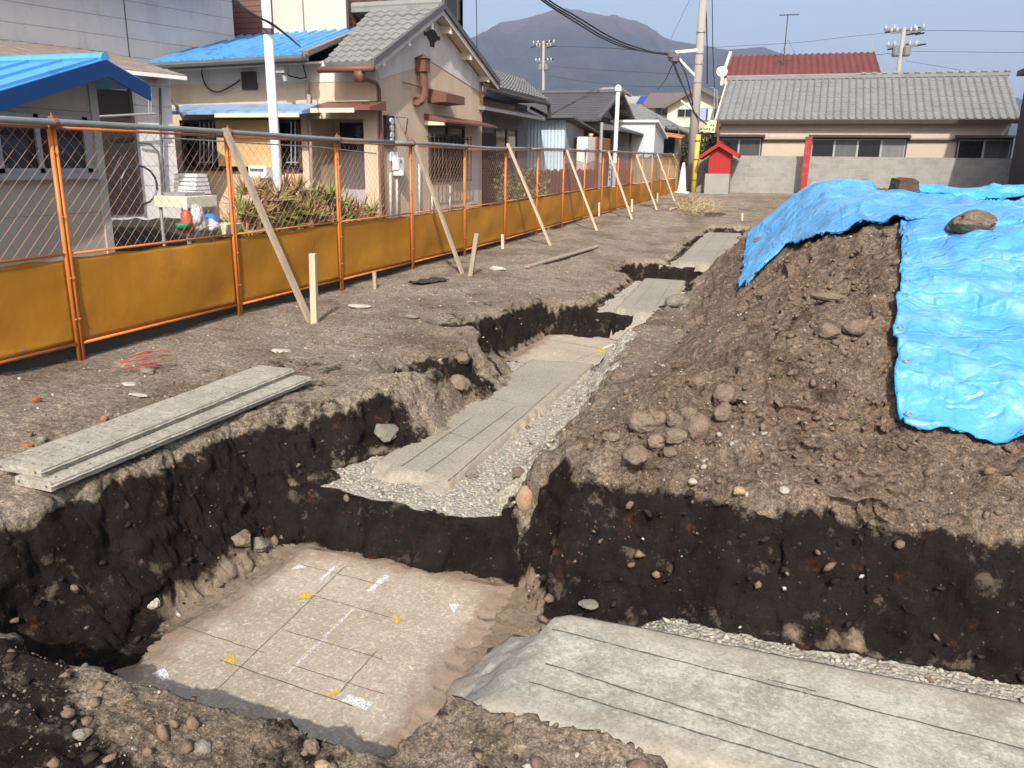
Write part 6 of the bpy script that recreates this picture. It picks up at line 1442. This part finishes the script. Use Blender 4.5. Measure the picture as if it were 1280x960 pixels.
# red roofed house behind
root = thing('red_roof_house', 'house with dull red ribbed roof rising behind the long house', 'house', (5, 48, 0))
Y1, Y2 = 45., 48.5; e0, e1 = AY(906, 96, Y1), AY(1101, 93, Y1); r0_, r1_ = AY(912, 71, Y2), AY(1093, 66, Y2)
e1.z = e0.z = (e0.z+e1.z)/2; r1_.z = r0_.z = (r0_.z+r1_.z)/2
mb = MB(); mb.tiles(e0, e1, r0_, r1_, 24, 1, .09, 0, kind='pan', sub=6); mb.tiles((e1.x, 52, e1.z), (e0.x, 52, e0.z), r1_, r0_, 24, 1, .09, 0); mb.build('roof', mat('dull_red_tile', (.135, .042, .036), .75, .25, 1.5, stain=(.10, .04, .035)), root)
house_block(root, e0.x+.3, e1.x-.3, Y1+.5, 51.5, 0, e0.z-.08, CRM)
mb = MB(); mb.prism([(e0.x-.2, Y1-.2, e0.z+.05), (e0.x-.2, Y2, r0_.z+.3), (e0.x-.2, Y2, r0_.z-.4), (e0.x-.2, Y1-.2, e0.z-.45)], (.16, 0, 0)); mb.build('gable_wall', CREAMT, root)
MB().box(e0.x, e1.x, Y1-.06, Y1+.05, e0.z-.35, e0.z-.08).build('fascia', CREAMT, root)
mb = MB(); a_ = AY(985, 90, 46.5); b_ = AY(985, 18, 46.5); a_.x = b_.x
mb.tube([a_, b_], .03, 6); mb.tube([AY(974, 19, 46.5), AY(999, 18, 46.5)], .025, 6)
for k in range(6): p = AY(976+k*4, 18.6, 46.5); mb.tube([p-Vector((0, .35, 0)), p+Vector((0, .35, 0))], .012, 5)
p = AY(985, 75, 46.5); mb.tube([AY(971, 76, 46.5), AY(994, 75, 46.5)], .02, 6)
for s in (-1, 1): mb.tube([AY(985, 50, 46.5), AY(985+s*22, 92, 46.5)], .008, 4)
tag(mb.build('aerial', FRAME_D), 'television aerial on a tall mast above the red roof', 'aerial')
p, q = AY(1137, 97, 60), AY(1177, 91, 60); root = thing('far_red_house', 'far house with a low red roof showing over the long roof ridge', 'house', (p.x, 62, 0))
mb = MB(); mb.tiles((p.x-.5, 59, p.z), (q.x+.5, 59, p.z), (p.x, 61, q.z), (q.x, 61, q.z), 14, 1, .1, 0); mb.build('roof', mat('far_red', (.24, .06, .055), .7, .15), root); house_block(root, p.x, q.x, 59.5, 64, 0, p.z-.05, CRM)

# ------------------------------------------------------------------ shrine, red post, stones, straw, guard pole
REDP = mat('shrine_red', (.31, .022, .018), .6, .14, 3, stain=(.28, .024, .02))
ysn = 31.6; root = thing('small_shrine', 'little red wooden shrine on a grey concrete block by the far wall', 'shrine', (AY(897, 240, ysn).x, ysn, .25))
a_, b_ = AY(881.5, 217, ysn), AY(912, 217, ysn); zg = g0(np.array([2.]), np.array([31.]))[0]
MB().box(a_.x, b_.x, ysn, ysn+.95, zg-.1, a_.z).build('plinth', mat('plinth_concrete', (.27, .265, .25), .85, .2, 2), root, bevel=.015)
a_, b_ = AY(885, 217, ysn+.04), AY(912, 217, ysn+.04); zt2 = AY(898, 192, ysn+.04).z; pk = AY(899, 180, ysn-.1)
mb = MB(); xm = (a_.x+b_.x)/2
mb.prism([(a_.x, ysn+.04, a_.z), (b_.x, ysn+.04, a_.z), (b_.x, ysn+.04, zt2), (xm, ysn+.04, pk.z-.12), (a_.x, ysn+.04, zt2)], (0, .85, 0)); bd = mb.build('body', REDP, root)
mb = MB()
for k in range(1, 4): x_ = a_.x+(b_.x-a_.x)*k/4; mb.box(x_-.004, x_+.004, ysn+.036, ysn+.039, a_.z+.02, zt2)
mb.build('plank_joint', mat('dark_red_gap', (.20, .015, .012), .7, .1), bd)
l_, r_ = AY(873, 195, ysn-.2), AY(924, 193, ysn-.2); pk = AY(899, 178, ysn-.2)
mb = MB(); mb.prism([(l_.x, ysn-.2, l_.z), (pk.x, ysn-.2, pk.z), (r_.x, ysn-.2, r_.z), (r_.x-.05, ysn-.2, r_.z-.14), (pk.x, ysn-.2, pk.z-.16), (l_.x+.05, ysn-.2, l_.z-.14)], (0, 1.3, 0)); mb.build('roof', REDP, root)
MB().box(pk.x-.06, pk.x+.06, ysn-.22, ysn+1.12, pk.z-.02, pk.z+.07).build('ridge', REDP, root)
p = AY(1003.5, 243.5, 32.25); yq = p.y; t_ = AY(1011, 174, yq)
root = thing('red_post', 'leaning red painted post standing before the block wall', 'post', tuple(p))
mb = MB(); mb.bar(p-Vector((0, 0, .1)), t_, .26, .26, up=(0, 1, 0)); mb.build('shaft', mat('worn_red', (.30, .03, .026), .6, .25, 4, stain=(.30, .12, .10)), root, bevel=.01)
mb = MB(); d_ = (t_-p).normalized(); mb.bar(t_, t_+d_*.1, .30, .30, up=(0, 1, 0)); mb.build('cap', BROWNM, root)
mb = MB(); mb.bar(p-d_*.05, p+d_*.06, .42, .42, up=(0, 1, 0)); mb.build('foot', mat('pink_foot', (.45, .17, .15), .7, .2), root)
p = AY(1019, 243, 32.4); q = AY(1019, 227, p.y); mb = MB(); h_ = q.z-p.z
mb.prism([p+Vector((x_*.3, 0, z_*h_)) for x_, z_ in ((-1.1, -.1), (1.1, -.1), (1.2, .6), (.5, 1.0), (-.4, .98), (-1.15, .65))], (0, .35, 0)); tag(mb.build('boulder', stone_mat('beige_boulder', (.40, .33, .25), (.52, .45, .36)), bevel=.03), 'angular beige stone beside the foot of the red post', 'stone')
p = AY(1072, 238, 32.3); stone('stone', 'brown rock lying at the wall just behind the blue tarp', 'stone', p, .36, ST_B, sub=3, sq=(1.3, .8, .8), seed=4)
p = AY(867, 232, 32.2); t_ = AY(873, 168, 32.2); mb = MB(); mb.tube([(p.x, 32.2, 0), (t_.x, 32.2, t_.z)], .11, 12); gp = tag(mb.build('guard_pole', mat('yellow_guard', (.50, .36, .06), .6, .15), smooth=True), 'yellow guard tube standing at the end of the fence', 'pole')
mb = MB()
for f_ in (.3, .62, .9): q = Vector((p.x, 32.2, 0)).lerp(t_, f_); mb.tube([q-Vector((0, 0, .03)), q+Vector((0, 0, .03))], .118, 12)
mb.build('band', mat('dark_band', (.12, .10, .05), .5, .1), gp)
p = surf(852, 241); mb = MB(); mb.lathe(p, [(.34, -.03), (.34, .05), (.20, .06), (.15, .5), (.10, 1.0), (.05, 1.25), (.02, 1.28)], 16); tag(mb.build('traffic_cone', WHITEP, smooth=False), 'white cone standing at the last fence panel', 'cone')
mb = MB(); rg = random.Random(4)
for k in range(2600):
    px, py = rg.gauss(868, 15), rg.gauss(254, 5.5)
    if not (830 < px < 905 and 243 < py < 270): continue
    c = AZ(px, py, .18+.14*math.exp(-((px-868)/12)**2)*rg.random()); a = rg.uniform(0, 6.28); L = rg.uniform(.1, .32); d = Vector((math.cos(a)*L, math.sin(a)*L, rg.uniform(-.05, .13))); s = Vector((-math.sin(a), math.cos(a), .3))*.008
    mb.add([c-s, c+s, c+d], [(0, 1, 2)])
tag(mb.build('straw', mat('dry_straw', (.40, .31, .17), .9, .25, 6), recalc=False), 'dry yellow straw strewn before the shrine', 'straw', kind='stuff')
mb = MB(); a_, b_ = surf(838, 264), surf(868, 255); mb.tube([a_+Vector((0, 0, .05)), b_+Vector((0, 0, .1))], .03, 6); tag(mb.build('branch', WOODP), 'pale bare branch lying by the straw', 'branch')
# sign with a yellow face near the pole
p = AY(885, 157, 33.9); mb = MB(); mb.prism([AY(876, 164, 33.9), AY(893, 166, 33.9), AY(896, 151, 33.9), AY(887, 150, 33.9)], (0, .06, 0)); sg = tag(mb.build('sign', mat('pale_yellow_sign', (.66, .62, .36), .6, .08)), 'pale yellow sign board tilted beside the utility pole', 'sign')
mb = MB()
for (x0_, y0_, x1_, y1_) in ((888, 155, 890, 158), (891, 155, 893, 158), (883, 160, 885, 162.5), (886, 160, 888, 163), (890, 161, 893, 163)):
    a_, b_ = AY(x0_, y0_, 33.88), AY(x1_, y1_, 33.88); mb.box(a_.x, b_.x, 33.885, 33.897, b_.z, a_.z)
mb.build('writing', mat('sign_ink', (.18, .17, .12), .7, .1), sg)
mb = MB(); mb.tube([(AY(899, 195, 33.9).x, 33.95, .2), AY(898, 150, 33.95)], .05, 8); mb.build('sign_post', BROWNM, sg)

# ------------------------------------------------------------------ poles and wires
PC = mat('pole_concrete', (.29, .27, .24), .85, .12, 2, streak=True)
yp = 33.9; b_ = AY(864, 215, yp); t_ = AY(881, -30, yp); root = thing('utility_pole', 'tall grey concrete utility pole with a side arm, at the end of the fence', 'utility pole', (b_.x, yp, 0))
mb = MB(); bb = b_ + (b_-t_)*(b_.z/(t_.z-b_.z)); mb.tube([bb, t_], [.23, .16], 18); mb.build('shaft', PC, root, smooth=True)
mb = MB()
for py in (37, 63, 76, 99, 137): c_ = b_.lerp(t_, (215-py)/245); mb.tube([c_-Vector((0, 0, .03)), c_+Vector((0, 0, .03))], .215, 14)
mb.build('band', FRAME, root)
A, Bq = AY(838, 66, yp-.1), AY(877, 62, yp-.1); C_, D_ = AY(846, 70, yp-.1), AY(873, 99, yp-.1)
mb = MB(); mb.bar(A, Bq, .12, .12); mb.bar(C_, D_, .09, .09); mb.tube([AY(851, 126, yp-.4), AY(866, 137, yp-.2)], .05, 8); mb.build('arm', mat('galvanised_white', (.62, .63, .63), .45, .08), root)
mb = MB()
for (px, py, r_) in ((840, 69, .2), (844, 74, .2), (838, 73, .12)): c_ = AY(px, py, yp-.2); mb.lathe(c_-Vector((0, 0, r_)), [(r_*.4, 0), (r_, r_*.5), (r_, r_*1.5), (r_*.4, r_*2)], 10)
mb.build('splice_box', mat('dark_grey_fitting', (.10, .10, .105), .5, .2), root)
mb = MB(); mb.tube([AY(880, -20, yp+.3), AY(883, 20, yp+.2), AY(884, 60, yp), AY(884, 105, yp)], .03, 6); mb.tube([AY(890, -20, yp+1.5), AY(891, 60, yp+1.5), AY(893, 110, yp+1.5)], .02, 5)
for pts in (((840, 72), (850, 98), (868, 140), (884, 156)), ((841, 76), (846, 92), (856, 112), (864, 130)), ((848, 74), (858, 95), (866, 130))): mb.tube(smooth_path([AY(x, y, yp-.25) for x, y in pts], 4), .034, 6)
mb.tube([AY(842, 78, yp-.3), AY(832, 100, yp+2), AY(822, 112, yp+6)], .02, 5)
mb.build('riser_cable', BLACKC, root)
def hang(name, label, pts, r_, grp='overhead wires'):
    mb = MB(); mb.tube(pts, r_, 6); return tag(mb.build(name, BLACKC, smooth=True), label, 'cable', grp)
def along(pts, y0, y1):
    n = len(pts); out = []
    P3 = [CAM+ray(x, y)*(y0+(y1-y0)*(i/(n-1))) for i, (x, y) in enumerate(pts)]
    return P3
CB = {0: [(640, -34), (677, 0), (720, 28), (749, 45.7), (779, 58.6), (810, 65), (837, 69)], -4: [(646, -34), (681, 0), (720, 24.4), (756, 46.5), (791, 60.5), (815, 66), (838, 68.5)], -8: [(652, -34), (686, 0), (721, 21), (767.5, 48.5), (803, 61.5), (820, 65.5), (839, 68)]}
for dy, r_, lab in ((0, .026, 'thick lower black cable sagging from the top edge to the pole arm'), (-4, .024, 'middle black cable sagging from the top edge to the pole arm'), (-8, .026, 'upper black cable sagging from the top edge to the pole arm')):
    k = dy/8
    hang('overhead_cable', lab, smooth_path(along(CB[dy], 22, 37.5)), r_)
for pts, r_, lab, d0, d1 in (([(838, 50), (862, 0), (875, -25)], .012, 'thin wire rising steeply left of the utility pole top', 60, 45), ([(1136, 38), (1210, 38.5), (1300, 40)], .016, 'highest of the wires running right from the far tilted pole', 64, 50),
                             ([(1130, 64), (1210, 65), (1300, 66)], .014, 'wire level with the transformer right of the far tilted pole', 64, 50), ([(1132, 76), (1180, 84), (1235, 94)], .014, 'low wire sloping down right of the far tilted pole', 64, 55),
                             ([(1120, 40), (1060, 46), (1000, 53), (930, 57), (884, 60)], .014, 'wire joining the far tilted pole with the tall utility pole', 64, 60),
                             ([(1122, 66), (1100, 68), (1080, 72)], .02, 'short wire left of the far tilted pole', 64, 60),
                             ([(596, 60), (596, 30), (595, -10)], .012, 'upright thin wire above the gable end', 22, 22), ([(700, 58), (760, 60), (838, 67)], .03, 'wire from the far pole before the mountain to the arm', 95, 45),
                             ([(690, 83), (760, 88), (840, 92), (862, 92)], .02, 'long pale wire before the mountain, upper', 110, 60), ([(686, 95), (740, 103), (800, 108), (858, 108)], .02, 'long pale wire before the mountain, lower', 110, 60)):
    hang('overhead_wire', lab, smooth_path(along(pts, d0, d1), 4), r_)
def far_pole(label, bx, by, tx, ty, Y, s):
    b_, t_ = AY(bx, by, Y), AY(tx, ty, Y); root = thing('utility_pole', label, 'utility pole', (b_.x, Y, 0)); bb = b_+(b_-t_)*(b_.z/(t_.z-b_.z))
    mb = MB(); mb.tube([bb, t_], [.19*s, .14*s], 12); mb.build('shaft', PC, root, smooth=True); L = t_-b_
    mb = MB()
    for f_, w_ in ((.95, 1.3), (.9, .9), (.62, 1.0)):
        c_ = b_.lerp(t_, f_); mb.bar(c_-Vector((w_*s, 0, 0)), c_+Vector((w_*s, 0, 0)), .12*s, .12*s)
    mb.build('crossarm', mat('dark_crossarm', (.13, .13, .135), .5, .1), root)
    mb = MB()
    for f_, w_ in ((.95, 1.2), (.9, .8), (.62, .9)):
        c_ = b_.lerp(t_, f_)
        for q in (-1, -.55, .55, 1): mb.lathe(c_+Vector((q*w_*s, 0, .05)), [(.08*s, 0), (.11*s, .1*s), (.06*s, .3*s)], 8)
    mb.build('insulator', mat('grey_insulator', (.34, .34, .35), .4, .1), root)
    mb = MB(); c_ = b_.lerp(t_, .5)
    for q in (-.35, .35): mb.lathe(c_+Vector((q*s, -.1, -.3*s)), [(.2*s, 0), (.26*s, .1*s), (.26*s, .6*s), (.12*s, .7*s)], 10)
    mb.build('transformer', mat('grey_transformer', (.16, .165, .17), .5, .15), root)
    mb = MB(); rg = random.Random(int(bx))
    for k in range(14):
        f_ = rg.choice((.95, .9, .62)); c_ = b_.lerp(t_, f_)+Vector((rg.uniform(-1.5, 1.5)*s, 0, rg.uniform(-.15, .2))); mb.tube([c_-Vector((rg.uniform(.1, .5)*s, 0, .05)), c_+Vector((rg.uniform(.1, .5)*s, 0, .05))], .06*s, 5)
    mb.build('wire_clamp', BLACKC, root)
far_pole('far utility pole with transformers, before the mountain', 679, 118, 679.5, 51, 88, 1.0)
far_pole('tilted utility pole beyond the long house roof', 1122, 96, 1130.5, 34, 62, 1.0)
mb = MB(); p = AY(1090, 70, 50); mb.tube([AY(1090, 68, 50), AY(1090, 46, 50)], .02, 5); mb.tube([AY(1086, 46, 50), AY(1095, 45, 50)], .015, 5); tag(mb.build('aerial', FRAME), 'small aerial at the right end of the red roof', 'aerial')
mb = MB(); mb.tube([AY(893, 136, 36), AY(893, 109, 36)], .025, 6); mb.tube([AY(897, 136, 36), AY(896, 110, 36)], .025, 6); mb.tube([AY(887, 110, 36), AY(900, 109, 36)], .02, 6); tag(mb.build('aerial', FRAME), 'twin mast aerial left of the long house roof', 'aerial')

# ------------------------------------------------------------------ trees and the right hand house
bush('dark evergreen shrub behind the utility pole', AY(886, 178, 38).x, 38, .2, 1.2, 1.0, 1.6, 2200, 11, ((.02, .028, .012), (.06, .07, .03)), .10, 'shrub', 'shrub')
bush('brownish green shrub left of the yellow guard pole', AY(856, 180, 38).x, 38, .2, .9, .8, 1.4, 1400, 12, ((.05, .05, .02), (.12, .10, .05)), .10, 'shrub', 'shrub')
root = thing('tall_house', 'dark house at the right edge, throwing its shadow on the long house', 'house', (16, 27, 0))
xq = AY(1270, 170, 31.).x; zt_ = AY(1275, 94, 31).z
house_block(root, xq, 22, 23.2, 31, 0, zt_, mat('dark_boards', (.05, .043, .04), .8, .25, 3, streak=True))
mb = MB(); mb.prism([(xq-.25, 31.4, zt_), (xq-.25, 22.8, zt_), (22.5, 22.8, zt_), (22.5, 31.4, zt_)], (0, 0, .18)); mb.build('roof', ROOFD, root)
mb = MB(); mb.prism([(xq+.5, 24.2, zt_+.18), (xq+.5, 30, zt_+.18), (xq+.5, 27.2, zt_+4.6)], (7, 0, 0)); mb.build('upper_storey', mat('upper_boards', (.12, .11, .10), .8, .2), root)

# ------------------------------------------------------------------ the mountain
sk = [(330, 150), (480, 112), (560, 72), (592, 53), (610, 43), (625, 34), (650, 30), (672, 25), (690, 19), (703, 17), (718, 20), (740, 24), (760, 28), (780, 33), (800, 41), (815, 49), (830, 54), (850, 57), (870, 62), (900, 66), (925, 64), (945, 62), (965, 69), (1000, 78), (1080, 96), (1200, 120), (1500, 150)]
D0 = 2600.
pts = [CAM+ray(x, y)*(D0/1.05) for x, y in sk]
lat = np.array([(p-CAM).dot(_R) for p in pts]); hgt = np.array([p.z for p in pts])
nu, nv = 320, 110; U = np.linspace(lat[0], lat[-1], nu); V = np.linspace(-1500, 900, nv); UU, VV = np.meshgrid(U, V)
hh = np.interp(UU+18*fbm(UU/90, VV/200, seed=3)*np.clip(-VV/400, 0, 1), lat, hgt); fall = np.where(VV < 0, 1-sstep(0, 1500, -VV)**.8, 1-sstep(0, 1000, VV))
rg_ = np.abs(fbm(UU/170, VV/520, seed=5, oct=4)); nz = (-rg_*170 + 55*fbm(UU/60, VV/80, seed=9, oct=5))*np.clip(np.abs(VV)/300, 0, 1)*np.clip(fall*1.4, 0, 1)
zz = np.maximum(hh*fall+nz*.5, -20)
base = CAM + _Hd*D0; vs = [tuple(base + _R*u + _Hd*v + Vector((0, 0, z-CAM.z))) for u, v, z in zip(UU.ravel(), VV.ravel(), zz.ravel())]
mb = MB(); mb.add(vs, [(j*nu+i, j*nu+i+1, (j+1)*nu+i+1, (j+1)*nu+i) for j in range(nv-1) for i in range(nu-1)])
N = NT('mountain_forest'); ps = N.n('NewGeometry').outputs['Position']; sp = N.n('SeparateXYZ'); N.l(ps, sp.inputs[0])
c = N.mix(N.ramp(N.noise(ps, .012, 8, .7), [(.35, 0.), (.65, 1.)]), (.016, .022, .020), (.045, .046, .038))
hgtf = N.ramp(N.math('ADD', N.math('DIVIDE', sp.outputs['Z'], 420.), N.math('MULTIPLY', N.math('SUBTRACT', N.noise(ps, .008, 6, .6), .5), .3)), [(.72, 0.), (.98, 1.)])
c = N.mix(hgtf, c, (.08, .056, .05)); N.l(c, N.b.inputs['Base Color']); N.b.inputs['Roughness'].default_value = 1; N.b.inputs['Specular IOR Level'].default_value = 0
N.l(N.bump(N.noise(ps, .05, 6, .7), 14, .8), N.b.inputs['Normal'])
tag(mb.build('mountain', N.m, smooth=True), kind='structure')

# ------------------------------------------------------------------ hazy air
HZ = 2.4e-4
hm = bpy.data.materials.new('hazy_air'); hm.use_nodes = True; t = hm.node_tree; t.nodes.remove(t.nodes['Principled BSDF'])
pv = t.nodes.new('ShaderNodeVolumePrincipled'); pv.inputs['Color'].default_value = (.57, .70, 1.0, 1); pv.inputs['Density'].default_value = HZ; pv.inputs['Anisotropy'].default_value = .1
t.links.new(pv.outputs[0], t.nodes['Material Output'].inputs['Volume'])
o = MB().box(-9500, 9500, -3600, 12600, -40, 640).build('haze', hm); tag(o, kind='stuff')
